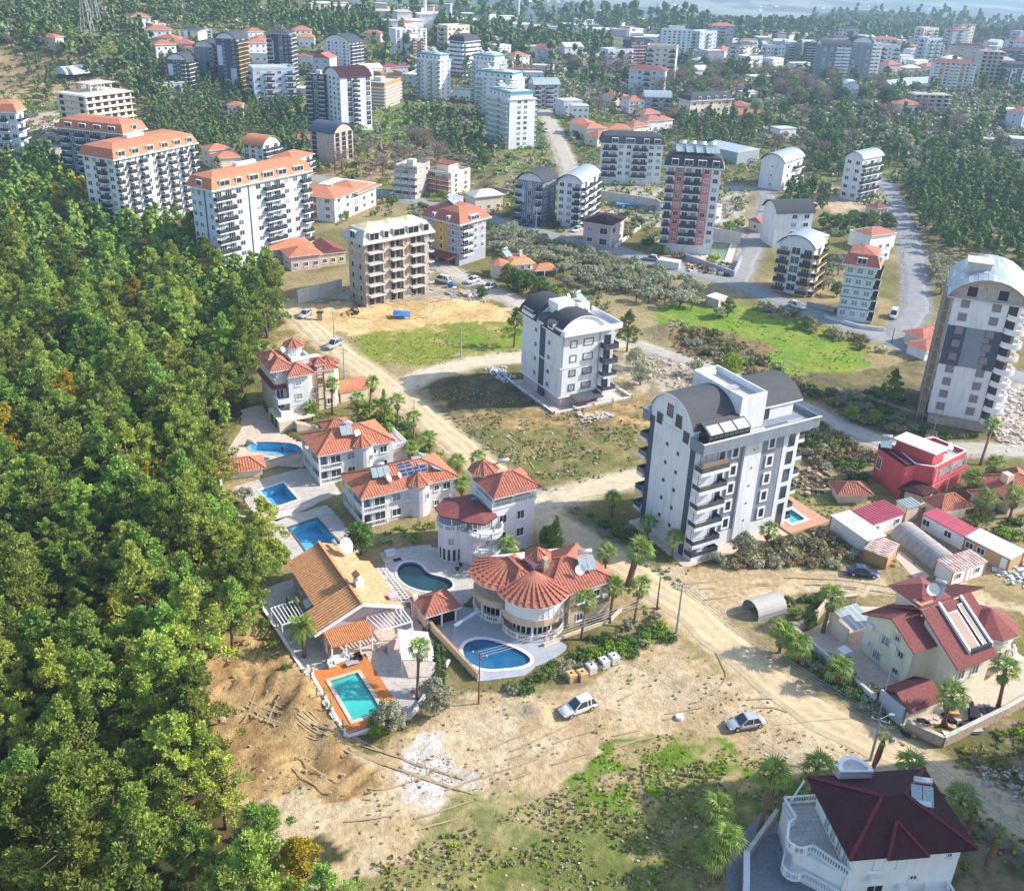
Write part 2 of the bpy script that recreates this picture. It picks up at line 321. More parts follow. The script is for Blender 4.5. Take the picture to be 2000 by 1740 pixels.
ZONES=[ # poly px, colour, second colour, noise scale, threshold, edge jitter
 (PX((-400,430),(400,430),(420,560),(560,600),(560,680),(480,770),(440,870),(440,960),(520,1080),(520,1230),(440,1290),(360,1300),(360,1390),(440,1480),(520,1600),(640,1740),(680,2000),(-400,2000)),(.055,.06,.025),(.10,.075,.035),5,.5),
 (PX((340,1300),(440,1260),(520,1190),(620,1380),(690,1450),(900,1400),(1200,1330),(1300,1250),(1400,1290),(1560,1380),(1780,1500),(1700,1530),(1500,1480),(1250,1500),(1000,1600),(850,1740),(640,1740),(520,1590),(420,1450),(340,1400)),SANDP,SAND,3,.5),
 (PX((340,1300),(440,1260),(520,1190),(620,1330),(690,1450),(760,1520),(640,1560),(520,1560),(420,1450),(340,1400)),(.44,.30,.14),(.30,.19,.085),2,.5),
 (PX((1050,1560),(1250,1500),(1500,1480),(1600,1560),(1560,1640),(1380,1740),(1250,2000),(650,2000),(660,1740),(850,1640)),(.27,.24,.09),(.15,.17,.045),2.6,.45),
 (PX((820,1570),(1000,1520),(1090,1540),(1110,1600),(980,1640),(850,1640)),(.22,.22,.08),(.33,.28,.13),2,.5),
 (PX((1120,1490),(1200,1460),(1300,1435),(1450,1440),(1540,1490),(1600,1540),(1540,1570),(1420,1520),(1300,1540),(1200,1570),(1130,1560)),(.12,.20,.02),(.36,.28,.14),1.6,.52),
 (PX((1450,1030),(1530,940),(1620,930),(1760,960),(1640,1000),(1560,1060)),(.30,.26,.11),(.16,.20,.05),2.4,.5),
 (PX((580,595),(700,600),(870,580),(1010,615),(990,640),(860,640),(700,660),(640,650),(600,640)),(.60,.43,.21),(.50,.34,.15),4,.5),
 (PX((660,665),(800,645),(990,632),(1040,640),(1030,690),(900,700),(790,725),(720,712)),(.20,.23,.035),(.36,.29,.11),3,.62),
 (PX((880,665),(1030,640),(1030,685),(890,695)),(.13,.25,.02),(.2,.22,.04),3,.5),
 (PX((800,750),(930,733),(1060,790),(1180,800),(1280,800),(1250,905),(1210,940),(1080,965),(1000,900),(900,820)),(.25,.20,.085),(.15,.155,.05),2.6,.45),
 (PX((900,810),(1060,795),(1120,790),(1270,790),(1260,840),(1150,850),(1010,845)),(.40,.27,.12),(.24,.18,.08),2.2,.45),
 (PX((1040,955),(1210,925),(1210,940),(1090,968)),(.12,.24,.02),(.2,.2,.05),2,.5),
 (PX((800,750),(880,735),(960,740),(1060,795),(860,806)),(.16,.115,.065),(.09,.085,.04),2,.5),  # cast shadow of the white navy-roofed block, painted into the ground colour
 (PX((1280,600),(1400,598),(1560,625),(1670,668),(1700,712),(1610,745),(1580,790),(1510,750),(1500,690),(1440,655),(1300,640)),(.15,.25,.028),(.21,.26,.04),5,.5),
 (PX((1300,640),(1440,655),(1500,690),(1510,750),(1700,860),(1640,850),(1540,790),(1440,745),(1320,690)),(.20,.145,.07),(.26,.17,.075),3,.5),
 (PX((1540,745),(1700,720),(1800,700),(1830,830),(1700,860),(1600,800)),(.13,.12,.05),(.2,.16,.08),3,.5),
 (PX((1920,840),(1960,740),(2150,740),(2150,900),(1960,880)),(.44,.38,.32),(.30,.25,.20),2.5,.5),
 (PX((1240,1120),(1400,1112),(1640,1110),(1790,1140),(2100,1190),(2100,1280),(1990,1215),(1840,1160),(1700,1170),(1560,1150),(1460,1180),(1430,1230),(1330,1200)),SANDP,SAND,3,.5),
 (PX((1270,1110),(1450,1060),(1600,1030),(1780,1110),(1640,1108),(1400,1108)),(.20,.17,.07),(.12,.12,.04),2,.5),
 (PX((1420,1180),(1600,1150),(1720,1190),(1700,1330),(1760,1400),(1600,1300),(1500,1230)),(.16,.15,.06),(.10,.13,.03),2,.5),
 (PX((1700,1550),(1850,1490),(2000,1400),(2200,1380),(2200,2000),(1500,2000),(1560,1700)),(.26,.20,.12),(.12,.12,.05),2.4,.5),
 (PX((1820,1500),(2000,1560),(2100,1700),(2050,1740),(1860,1600)),(.12,.10,.08),(.20,.17,.14),1.5,.5),
 (PX((1180,700),(1260,680),(1420,740),(1480,760),(1360,760),(1290,800),(1230,770)),(.42,.35,.27),(.24,.20,.12),2,.5),
 (PX((620,350),(760,290),(860,300),(870,350),(760,370),(640,375)),(.24,.16,.09),(.34,.23,.12),3,.5),
 (PT((40,235),(150,190),(150,260),(200,330),(140,390),(90,330)),(.36,.28,.19),(.45,.38,.30),3,.5),
 (PT((-60,170),(150,158),(280,165),(170,185),(60,205),(-60,205)),(.46,.33,.16),(.34,.24,.13),9,.5),
 (PT((-60,110),(60,105),(110,125),(150,158),(-60,170)),(.22,.17,.09),(.34,.25,.13),4,.5),
 (PT((-60,108),(40,104),(60,112),(-60,128)),(.45,.34,.18),(.4,.3,.15),4,.5),
 (PX((1270,470),(1460,470),(1440,545),(1290,515)),(.40,.37,.32),(.30,.27,.22),3,.5),
 (PX((1180,360),(1460,380),(1450,470),(1180,430)),(.42,.38,.33),(.30,.25,.18),3,.5),
 (PX((1500,360),(1720,380),(1760,400),(1640,420),(1560,405)),(.48,.37,.24),(.4,.3,.18),3,.5),
 (PX((560,590),(840,560),(1000,575),(960,600),(700,598)),(.42,.36,.28),(.34,.28,.2),3,.5),
 (PX((780,1495),(800,1473),(838,1460),(880,1470),(915,1508),(890,1533),(850,1540),(800,1542)),(.60,.55,.50),(.48,.42,.36),1.2,.5),
 (PX((1190,1440),(1300,1420),(1330,1440),(1200,1460)),SANDP,SAND,3,.5),
 (PX((560,640),(640,660),(700,720),(640,700),(500,700),(520,650)),(.40,.31,.14),(.2,.17,.06),3,.45),
]
ROADS=[ # name,label px line, halfwidth m, colour, dirt?
 ('dirt_road',[(560,600),(600,640),(660,690),(740,745),(800,795),(880,860),(960,925),(1050,1005),(1140,1062),(1240,1125),(1340,1195),(1430,1270),(1530,1355),(1650,1430),(1800,1500),(1950,1575),(2100,1665)],2.9,(.56,.44,.27)),
 ('dirt_road',[(770,770),(830,735),(920,712),(1020,702),(1100,690),(1190,672),(1260,682)],2.6,(.56,.47,.34)),
 ('road',[(1170,655),(1250,680),(1350,712),(1470,752),(1600,815),(1720,868),(1850,880),(2050,880)],2.7,(.40,.37,.32)),
 ('dirt_road',[(1040,990),(1110,970),(1180,950),(1290,925)],2.6,(.56,.47,.33)),
 ('road',[(560,352),(700,378),(860,412),(1000,445),(1100,472),(1200,492),(1330,530),(1440,558),(1510,585),(1580,612),(1660,640),(1740,668),(1820,695),(1920,725),(2080,755)],3.6,(.27,.27,.27)),
 ('road',[(1748,664),(1788,610),(1788,530),(1770,460),(1750,410),(1735,372),(1700,350)],3.4,(.25,.25,.26)),
 ('road',[(1440,555),(1468,490),(1490,430),(1500,388),(1480,375),(1380,372)],3.0,(.27,.26,.26)),
 ('road',[(1130,470),(1125,400),(1112,340),(1085,280),(1062,235),(1050,205)],3.6,(.40,.36,.30)),
 ('dirt_road',[(840,512),(900,545),(960,572),(1040,610),(1100,640),(1180,662)],3.0,(.45,.40,.33)),
]
ROADW=[(n,[G2(*p) for p in l],hw,c) for n,l,hw,c in ROADS]
PITS=[]        # polygons (world) where pools cut the ground
def terrain():
    X,Y=_GX,_GY; x=X.ravel(); y=Y.ravel(); z=ZG.ravel().copy()
    # relief of open ground
    wx=x+5*(fbm(x/7,y/7,21)-.5)*2; wy=y+5*(fbm(x/7,y/7,22)-.5)*2
    wx=wx+2*(fbm(x/1.6,y/1.6,23)-.5); wy=wy+2*(fbm(x/1.6,y/1.6,24)-.5)
    n1=fbm(x/26,y/26,1); n2=fbm(x/4,y/4,2)
    col=np.array(OLIVE)[None]*(.75+.5*n2)[:,None]
    t=sstep(.45,.6,n1)[:,None]; col=col*(1-t)+np.array((.30,.24,.12))[None]*t*(.8+.4*n2[:,None])
    # farther ground: greener scrub and pale terraces
    far=sstep(260,460,y)[:,None]*.85; fc=np.array((.085,.10,.04))[None]*(.7+.6*n2)[:,None]
    t=sstep(.58,.66,fbm(x/38,y/22,5))[:,None]; fc=fc*(1-t)+np.array((.20,.175,.10))[None]*t
    t=sstep(.62,.66,fbm(x/30,y/14,6))[:,None]; fc=fc*(1-t)+np.array((.12,.20,.04))[None]*t
    t=sstep(900,1500,y)[:,None]; fc=fc*(1-t)+np.array((.055,.08,.045))[None]*t*(.7+.6*fbm(x/60,y/60,8)[:,None])
    col=col*(1-far)+fc*far
    t=(sstep(1400,1800,y)*sstep(.46,.56,fbm(x/260,y/420,12)))[:,None]; col=col*(1-t)+np.array((.26,.25,.18))[None]*t*(.6+.8*fbm(x/45,y/70,13)[:,None])
    for poly,c1,c2,s,th in ZONES:
        if poly[0]=='GT': poly=[(q.x,q.y) for q in (GT(*a) for a in poly[1])]
        m=inpoly(wx,wy,poly); nn=fbm(x[m]/s,y[m]/s,31)
        t=sstep(th-.08,th+.10,nn)[:,None]; n3=fbm(x[m]/.9,y[m]/.9,37)[:,None]
        col[m]=(np.array(c1)[None]*(1-t)+np.array(c2)[None]*t)*(.78+.44*n3)
    rough=np.ones(len(x))*.35
    rough[inpoly(wx,wy,ZONES[2][0])]=1.5
    rough[inpoly(wx,wy,ZONES[3][0])]=.6
    rough[inpoly(wx,wy,ZONES[11][0])]=.8
    flat=np.zeros(len(x))
    for n,l,hw,c in ROADW:
        near=pdist(x,y,l); wear=sstep(hw+1.6+1.4*(fbm(x/3,y/3,41)-.5)*2,hw-.6,near)
        col=col*(1-wear[:,None])+np.array(c)[None]*wear[:,None]; flat=np.maximum(flat,sstep(hw+3,hw+.6,near))
    near_w=np.clip(1-(y-250)/150,0,1)
    z=z+(1-flat)*near_w*rough*((fbm(x/1.7,y/1.7,51)-.5)*.5+(fbm(x/6,y/6,52)-.5)*.5)
    # tyre ruts on the dug earth
    q=G(640,1440); m=inpoly(wx,wy,ZONES[2][0]); rr=np.hypot(x-q.x+14,y-q.y-8)
    z[m]+=.3*np.sin(rr[m]*3.1+2*fbm(x[m]/4,y[m]/4,61))*sstep(.35,.6,fbm(x[m]/5,y[m]/5,62))
    for p in PITS:
        cx=sum(a for a,b in p)/len(p); cy=sum(b for a,b in p)/len(p)
        m=inpoly(x,y,p); z[m]=-3.2; flat[m]=1
    for p in FLATS:
        m=inpoly(x,y,p)&(z>-3); z[m]=np.minimum(z[m],-.12)
    ny,nx=X.shape
    idx=np.arange(ny*nx).reshape(ny,nx); f=np.stack([idx[:-1,:-1],idx[:-1,1:],idx[1:,1:],idx[1:,:-1]],-1).reshape(-1,4)
    me=bpy.data.meshes.new('ground'); me.vertices.add(len(x)); me.vertices.foreach_set('co',np.stack([x,y,z],1).ravel())
    me.loops.add(f.size); me.loops.foreach_set('vertex_index',f.ravel()); me.polygons.add(len(f)); me.polygons.foreach_set('loop_start',np.arange(0,f.size,4)); me.polygons.foreach_set('loop_total',np.full(len(f),4))
    me.polygons.foreach_set('use_smooth',np.ones(len(f),bool))
    at=me.color_attributes.new('soil','FLOAT_COLOR','POINT'); at.data.foreach_set('color',np.concatenate([col,np.ones((len(x),1))],1).astype(np.float32).ravel())
    me.update(); me.validate()
    m=bpy.data.materials.new('ground'); m.use_nodes=True; N=m.node_tree.nodes; L=m.node_tree.links; b=N['Principled BSDF']; b.inputs['Roughness'].default_value=.95; b.inputs['Specular IOR Level'].default_value=.1
    a=N.new('ShaderNodeAttribute'); a.attribute_name='soil'; g=N.new('ShaderNodeNewGeometry')
    def nz(s,d):
        n=N.new('ShaderNodeTexNoise'); n.inputs['Scale'].default_value=s; n.inputs['Detail'].default_value=d; n.inputs['Roughness'].default_value=.7; L.new(g.outputs['Position'],n.inputs['Vector']); return n
    n1=nz(1.1,8); n2=nz(.16,5); n3=nz(3.5,4)
    mr=N.new('ShaderNodeMapRange'); mr.inputs[1].default_value=.3; mr.inputs[2].default_value=.7; mr.inputs[3].default_value=.70; mr.inputs[4].default_value=1.28; L.new(n1.outputs[0],mr.inputs[0])
    mr2=N.new('ShaderNodeMapRange'); mr2.inputs[1].default_value=.3; mr2.inputs[2].default_value=.7; mr2.inputs[3].default_value=.85; mr2.inputs[4].default_value=1.15; L.new(n2.outputs[0],mr2.inputs[0])
    mu=N.new('ShaderNodeMath'); mu.operation='MULTIPLY'; L.new(mr.outputs[0],mu.inputs[0]); L.new(mr2.outputs[0],mu.inputs[1])
    mx=N.new('ShaderNodeMix'); mx.data_type='RGBA'; mx.blend_type='MULTIPLY'; mx.inputs[0].default_value=1; L.new(a.outputs['Color'],mx.inputs[6]); L.new(mu.outputs[0],mx.inputs[7])
    L.new(mx.outputs[2],b.inputs['Base Color'])
    bp=N.new('ShaderNodeBump'); bp.inputs['Strength'].default_value=.8; bp.inputs['Distance'].default_value=.35; L.new(n1.outputs[0],bp.inputs['Height'])
    bp2=N.new('ShaderNodeBump'); bp2.inputs['Strength'].default_value=.5; bp2.inputs['Distance'].default_value=.1; L.new(n3.outputs[0],bp2.inputs['Height']); L.new(bp.outputs[0],bp2.inputs['Normal']); L.new(bp2.outputs[0],b.inputs['Normal'])
    me.materials.append(m); o=put('ground',me); o['kind']='structure'
def roads():
    for i,(n,l,hw,c) in enumerate(ROADW):
        pts=[Vector(p) for p in l]; fine=[]
        for a,b in zip(pts[:-1],pts[1:]):
            k=max(1,int((b-a).length/1.2)); fine+= [a.lerp(b,j/k) for j in range(k)]
        fine.append(pts[-1])
        sm=fine[:]                      # smooth the bends
        for _ in range(6): sm=[sm[0]]+[(sm[j-1]+sm[j]*2+sm[j+1])/4 for j in range(1,len(sm)-1)]+[sm[-1]]
        mb=MB(); prev=None; K=6; rnd=random.Random(i)
        for j,p in enumerate(sm):
            d=(sm[min(j+1,len(sm)-1)]-sm[max(j-1,0)]).normalized(); nrm=Vector((-d.y,d.x))
            jl=hw*.86+ .9*(noise.noise((j*.22,i*9.1,0))); jr=hw*.86+.9*(noise.noise((j*.22,i*9.1,5)))
            row=[]
            for k in range(K+1):
                t=-jr+(jl+jr)*k/K; q=p+nrm*t; edge=1 if k in(0,K) else 0
                row.append((q.x,q.y,TH(q.x,q.y)+.16+.012*(i%4)-(.13 if edge else 0)-(.05 if k in(2,4) else 0)*(n=='dirt_road')))
            if prev:
                for k in range(K): mb.add([prev[k],row[k],row[k+1],prev[k+1]],[(0,1,2,3)])
            prev=row
        m=mat('road surface %d'%i,c,.92,.16,.5,bump=.5,bscale=2.2,stain=.2,detail=9)
        o=mb.build(n,m,smooth=True); o['kind']='structure'
# ------------------------------------------------------------------ foliage
def quads_mesh(name, Q, mats, midx=None, extra=None, smooth=False):
    n=len(Q); v=Q.reshape(-1,3).astype(np.float32); me=bpy.data.meshes.new(name); me.vertices.add(len(v)); me.vertices.foreach_set('co',v.ravel())
    me.loops.add(n*4); me.loops.foreach_set('vertex_index',np.arange(n*4)); me.polygons.add(n); me.polygons.foreach_set('loop_start',np.arange(0,n*4,4)); me.polygons.foreach_set('loop_total',np.full(n,4))
    for m in (mats if isinstance(mats,list) else [mats]): me.materials.append(m)
    if midx is not None: me.polygons.foreach_set('material_index',midx.astype(np.int32))
    me.update(); return me
def leaf_quads(rs, centers, radii, per, size, up=.25, jit=.55, squash=.8, needle=0):
    out=[]
    for c,r in zip(centers,radii):
        d=rs.normal(size=(per,3)); d/=np.linalg.norm(d,axis=1)[:,None]; d[:,2]=d[:,2]*.9+.1
        rad=r*(rs.random(per)**.25)[:,None]*(.75+.35*rs.random((per,1))); p=c+d*rad*np.array([1,1,squash])
        nn=d+rs.normal(size=(per,3))*jit+np.array([0,0,up]); nn/=np.linalg.norm(nn,axis=1)[:,None]
        a=np.cross(nn,rs.normal(size=(per,3))); a/=np.linalg.norm(a,axis=1)[:,None]; b=np.cross(nn,a)
        s=(size*(.6+.8*rs.random(per)))[:,None]; e=(.45+.5*rs.random(per))[:,None]
        if needle:
            b=d*.8+rs.normal(size=(per,3))*.35+np.array([0,0,.35]); b/=np.linalg.norm(b,axis=1)[:,None]; a=np.cross(b,rs.normal(size=(per,3))); a/=np.linalg.norm(a,axis=1)[:,None]; a=a*.36; e=e*0+needle
        out.append(np.stack([p-a*s-b*s*e,p+a*s*.9-b*s*e*.6,p+a*s+b*s*e,p-a*s*.7+b*s*e],1))
    return np.concatenate(out)
PINEM=mat('pine needles',(.30,.38,.065),.75,.35,.7,col2=(.10,.19,.045),rnd=.42,trans=.22,spec=.2)
PINEF=mat('distant pine needles',(.16,.22,.06),.8,.3,.15,col2=(.06,.11,.04),rnd=.3,trans=.15,spec=.2)
OLIVM=mat('olive leaves',(.36,.36,.24),.7,.25,1.2,col2=(.22,.24,.14),rnd=.25,trans=.15)
BROADM=mat('broad leaves',(.12,.20,.035),.7,.35,1.2,col2=(.06,.12,.025),rnd=.3,trans=.2)
BRIGHTM=mat('bright shrub leaves',(.27,.36,.025),.7,.3,1.5,col2=(.14,.22,.02),rnd=.2,trans=.2)
YELLM=mat('yellowing pine needles',(.46,.33,.02),.75,.3,.9,col2=(.22,.22,.02),rnd=.1,trans=.2)
DRYM=mat('dry scrub twigs',(.29,.24,.12),.9,.35,1,col2=(.18,.15,.075),rnd=.3,trans=.1)
BAREM=mat('bare twigs',(.27,.21,.17),.9,.25,1,col2=(.17,.13,.10),rnd=.15)
PALMM=mat('palm frond green',(.22,.31,.045),.55,.3,1.4,col2=(.11,.19,.035),rnd=.3,trans=.2,spec=.4)
GRASSM=mat('grass blades',(.13,.23,.02),.8,.3,.6,col2=(.20,.22,.04),rnd=.1,trans=.2)
CYPM=mat('cypress leaves',(.05,.095,.02),.8,.3,1.5,col2=(.028,.06,.015),rnd=.1)
def limbs(mb, rs, h, r, n, z0, z1, w):
    for k in range(n):
        a=rs.random()*6.28; z=z0+(z1-z0)*rs.random(); L=r*(.5+.4*rs.random())
        mb.tube([(0,0,z),(L*.5*math.cos(a),L*.5*math.sin(a),z+L*.25),(L*math.cos(a),L*math.sin(a),z+L*.4)],[w,w*.6,w*.25],4)
def mk_crown(kind, seed):
    rs=np.random.RandomState(seed); C=[];RR=[]; mb=MB()
    if kind=='pine':       # H 1 tree = about 9.5 m
        H=9.5; lean=rs.normal(size=2)*.5
        cn=.7+.5*rs.random()
        for _ in range(84):
            t=rs.random()**.85; z=2.2+7.4*t; rmax=3.2*(1-t**(1.2*cn+.6))**.75*(.35+.65*min(1,t*5+.3))*(.7+.4*rs.random()); a=rs.random()*6.283
            rr=rmax*(rs.random()**.35); lob=1+.34*math.sin(a*3+seed+z)+.2*math.sin(a*5+2*seed)
            C.append([rr*lob*math.cos(a)+lean[0]*t,rr*lob*math.sin(a)+lean[1]*t,z+.3*rs.normal()]); RR.append(.40+.38*rs.random()*(1.2-t))
        Q=leaf_quads(rs,np.array(C),RR,84,.15,squash=.7,needle=.9); m=PINEM
        mb.tube([(0,0,-.4),(lean[0]*.3,lean[1]*.3,3.5),(lean[0],lean[1],8.2)],[.24,.17,.05],7); limbs(mb,rs,H,3.2,11,2.6,7.2,.08)
    elif kind=='olive':
        for _ in range(26):
            a=rs.random()*6.283; rr=1.7*rs.random()**.5; C.append([rr*math.cos(a),rr*math.sin(a),1.9+1.1*rs.random()*(1.4-rr/2)]); RR.append(.4+.3*rs.random())
        Q=leaf_quads(rs,np.array(C),RR,42,.12,up=.2); m=OLIVM
        mb.tube([(0,0,-.2),(.1,.05,.8),(-.1,.1,1.6)],[.2,.15,.1],6); limbs(mb,rs,3,1.5,6,.7,1.4,.07)
    elif kind=='broad':
        for _ in range(52):
            a=rs.random()*6.283; t=rs.random(); rr=2.5*math.sin(math.pi*(.15+.75*t))*rs.random()**.4; C.append([rr*math.cos(a),rr*math.sin(a),1.3+4.2*t]); RR.append(.5+.45*rs.random())
        Q=leaf_quads(rs,np.array(C),RR,70,.12,up=.2); m=BROADM
        mb.tube([(0,0,-.3),(.1,0,2.4),(0,.1,4.4)],[.2,.14,.05],6); limbs(mb,rs,5,2,7,1.2,3.2,.07)
    elif kind=='bush':
        for _ in range(16):
            a=rs.random()*6.283; rr=.95*rs.random()**.5; C.append([rr*math.cos(a),rr*math.sin(a),.35+.7*rs.random()*(1.2-rr)]); RR.append(.3+.25*rs.random())
        Q=leaf_quads(rs,np.array(C),RR,40,.085,up=.2); m=BROADM
        for k in range(5): mb.tube([(0,0,-.1),(.5*math.cos(k*1.3),.5*math.sin(k*1.3),.8)],[.05,.02],4)
    elif kind=='bare':
        Q=[]
        mb.tube([(0,0,-.3),(.1,0,2.2),(0,.2,4.5)],[.22,.16,.07],6)
        tips=[]
        for k in range(34):
            a=rs.random()*6.283; z=1.6+3.2*rs.random(); L=1.6+1.3*rs.random(); e=.4+.5*rs.random()
            q=(L*math.cos(a),L*math.sin(a),z+L*e); mb.tube([(0,.05,z),(q[0]*.5,q[1]*.5,z+L*e*.4),q],[.06,.04,.015],3); tips.append(q)
            C.append(q); RR.append(.9); C.append((q[0]*.6,q[1]*.6,z+L*e*.7)); RR.append(.8)
        Q=leaf_quads(rs,np.array(C),RR,46,.16,up=0,jit=1.5); 
        c=Q.mean(1,keepdims=True); Q=c+(Q-c)*np.array([1,1,1]); Q[:,2]=Q[:,0]*.0+Q[:,1]+(Q[:,2]-Q[:,1])*.12; Q[:,3]=Q[:,0]+(Q[:,3]-Q[:,0])*.12; m=BAREM
    elif kind=='cypress':
        for k in range(46):
            t=k/46; a=rs.random()*6.283; rr=.42*math.sin(math.pi*(.12+.85*t))**.6*.7; C.append([rr*math.cos(a),rr*math.sin(a),.3+6.2*t]); RR.append(.30+.1*rs.random()-.12*t)
        Q=leaf_quads(rs,np.array(C),RR,30,.085,up=.6,squash=1.4); m=CYPM
        mb.tube([(0,0,-.2),(0,0,5.5)],[.09,.03],5)
    elif kind=='conifer':
        for k in range(60):
            t=k/60; a=rs.random()*6.283; rr=1.7*(1-t)*rs.random()**.3; C.append([rr*math.cos(a),rr*math.sin(a),.8+5.5*t]); RR.append(.25+.3*(1-t))
        Q=leaf_quads(rs,np.array(C),RR,34,.10,up=.5); m=BRIGHTM
        mb.tube([(0,0,-.2),(0,0,6)],[.13,.03],5)
    return quads_mesh(kind+'_crown',Q,m), mb.mesh(kind+'_trunk',PTRUNK if kind=='x' else TRUNK,True)
NV=dict(pine=6,olive=3,broad=3,bush=3,bare=2,cypress=1,conifer=1)
CR={k:[mk_crown(k,11+7*i) for i in range(n)] for k,n in NV.items()}
def recolour(kind,m,nk):
    out=[]
    for c,t in CR[kind]:
        c2=c.copy(); c2.materials.clear(); c2.materials.append(m); out.append((c2,t))
    CR[nk]=out
recolour('pine',YELLM,'ypine'); recolour('bush',BRIGHTM,'bbush'); recolour('bush',DRYM,'dbush'); recolour('bush',OLIVM,'obush'); recolour('pine',PINEF,'fpine'); recolour('broad',BRIGHTM,'bbroad'); recolour('broad',OLIVM,'obroad')
NAMES=dict(pine='pine_tree',ypine='pine_tree',fpine='pine_tree',olive='olive_tree',broad='broadleaf_tree',obroad='broadleaf_tree',bbroad='broadleaf_tree',bush='bush',bbush='bush',dbush='bush',obush='bush',bare='bare_tree',cypress='cypress_tree',conifer='conifer_tree')
CATS=dict(pine='pine tree',ypine='pine tree',fpine='pine tree',olive='olive tree',broad='tree',obroad='tree',bbroad='tree',bush='bush',bbush='bush',dbush='bush',obush='bush',bare='bare tree',cypress='cypress',conifer='conifer')
PCNT={}
def tree(kind, x,y,s, label, group=None, rnd=rng, z=None, sz=None):
    c,t=CR[kind][rnd.randrange(len(CR[kind]))]
    zz=TH(x,y) if z is None else z
    r=thing(NAMES[kind],label,CATS[kind],(x,y,zz),rnd.random()*6.28,group)
    r.scale=(s,s,sz or s*(.9+.2*rnd.random()))
    put('crown',c,r); put('trunk',t,r); PCNT[kind]=PCNT.get(kind,0)+1
    return r
# low polygon tree templates for the far stuff
def tmpl(kind,seed):
    rs=np.random.RandomState(seed); C=[];RR=[]
    if kind in('pine','fp'):
        for _ in range(16 if kind=='pine' else 9):
            t=rs.random(); a=rs.random()*6.28; rr=2.4*(1-t*.75)*rs.random()**.5; C.append([rr*math.cos(a),rr*math.sin(a),2.4+5.6*t]); RR.append(1.0-.4*t)
        return leaf_quads(rs,np.array(C),RR,10,.42,up=.35,jit=.5) if kind=='pine' else leaf_quads(rs,np.array(C),RR,6,.75,up=.35,jit=.5)
    if kind=='cone':
        for k in range(12):
            t=k/12; a=rs.random()*6.28; rr=1.3*(1-t); C.append([rr*math.cos(a),rr*math.sin(a),1.5+8.5*t]); RR.append(1.3*(1-t)+.35)
        return leaf_quads(rs,np.array(C),RR,5,.8,up=.5,jit=.4)
    if kind=='small': return leaf_quads(rs,np.array([[rs.normal()*.8,rs.normal()*.8,.9+.5*rs.random()] for _ in range(5)]),[1.0]*5,5,.46,up=.25,jit=.5)
    for _ in range(9):
        a=rs.random()*6.28; rr=1.5*rs.random()**.5; C.append([rr*math.cos(a),rr*math.sin(a),1.0+1.8*rs.random()]); RR.append(.95)
    return leaf_quads(rs,np.array(C),RR,7,.55,up=.25,jit=.45)
TM={k:[tmpl(k,5+3*i) for i in range(5)] for k in ('pine','fp','cone','round','small')}
def mass(name, items, mats, kind='stuff', group=None):
    """items: (x,y,z,scale,template kind,material index)"""
    Qs=[];mi=[]
    for i,(x,y,z,s,k,m) in enumerate(items):
        T=TM[k][i%5]; a=(i*2.399)%6.283; c,sn=math.cos(a),math.sin(a)
        P=T@np.array([[c,sn,0],[-sn,c,0],[0,0,1]])*s+np.array([x,y,z]); Qs.append(P); mi.append(np.full(len(P),m))
    me=quads_mesh(name,np.concatenate(Qs),mats,np.concatenate(mi)); o=put(name,me); o['kind']=kind
    return o
def scatter(poly, spacing, seed, jit=.42):
    xs=[p[0] for p in poly]; ys=[p[1] for p in poly]; rs=np.random.RandomState(seed)
    gx=np.arange(min(xs),max(xs),spacing); gy=np.arange(min(ys),max(ys),spacing*.87)
    X,Y=np.meshgrid(gx,gy); X=X+(np.arange(len(gy))%2*.5*spacing)[:,None]
    X=X+(rs.random(X.shape)-.5)*2*jit*spacing; Y=Y+(rs.random(Y.shape)-.5)*2*jit*spacing
    m=inpoly(X,Y,poly); return list(zip(X[m].tolist(),Y[m].tolist()))
OCC=[]   # footprints kept free of scattered plants: world polygons
OCCS=[]
def free(x,y,pad=1.0,ns=False):
    for (cx,cy,rad,poly) in (OCC if ns else OCC+OCCS):
        if (x-cx)**2+(y-cy)**2<(rad+pad)**2:
            if poly is None: return False
            if bool(inpoly(np.array([x]),np.array([y]),poly)[0]): return False
            if float(pdist(np.array([x]),np.array([y]),poly+[poly[0]])[0])<pad: return False
    return True
def onroad(x,y,pad=.5):
    X=np.array([x]);Y=np.array([y])
    return any(float(pdist(X,Y,l)[0])<hw+pad for n,l,hw,c in ROADW)
def occ(poly):
    cx=sum(p[0] for p in poly)/len(poly); cy=sum(p[1] for p in poly)/len(poly)
    OCC.append((cx,cy,max(math.hypot(p[0]-cx,p[1]-cy) for p in poly),poly))
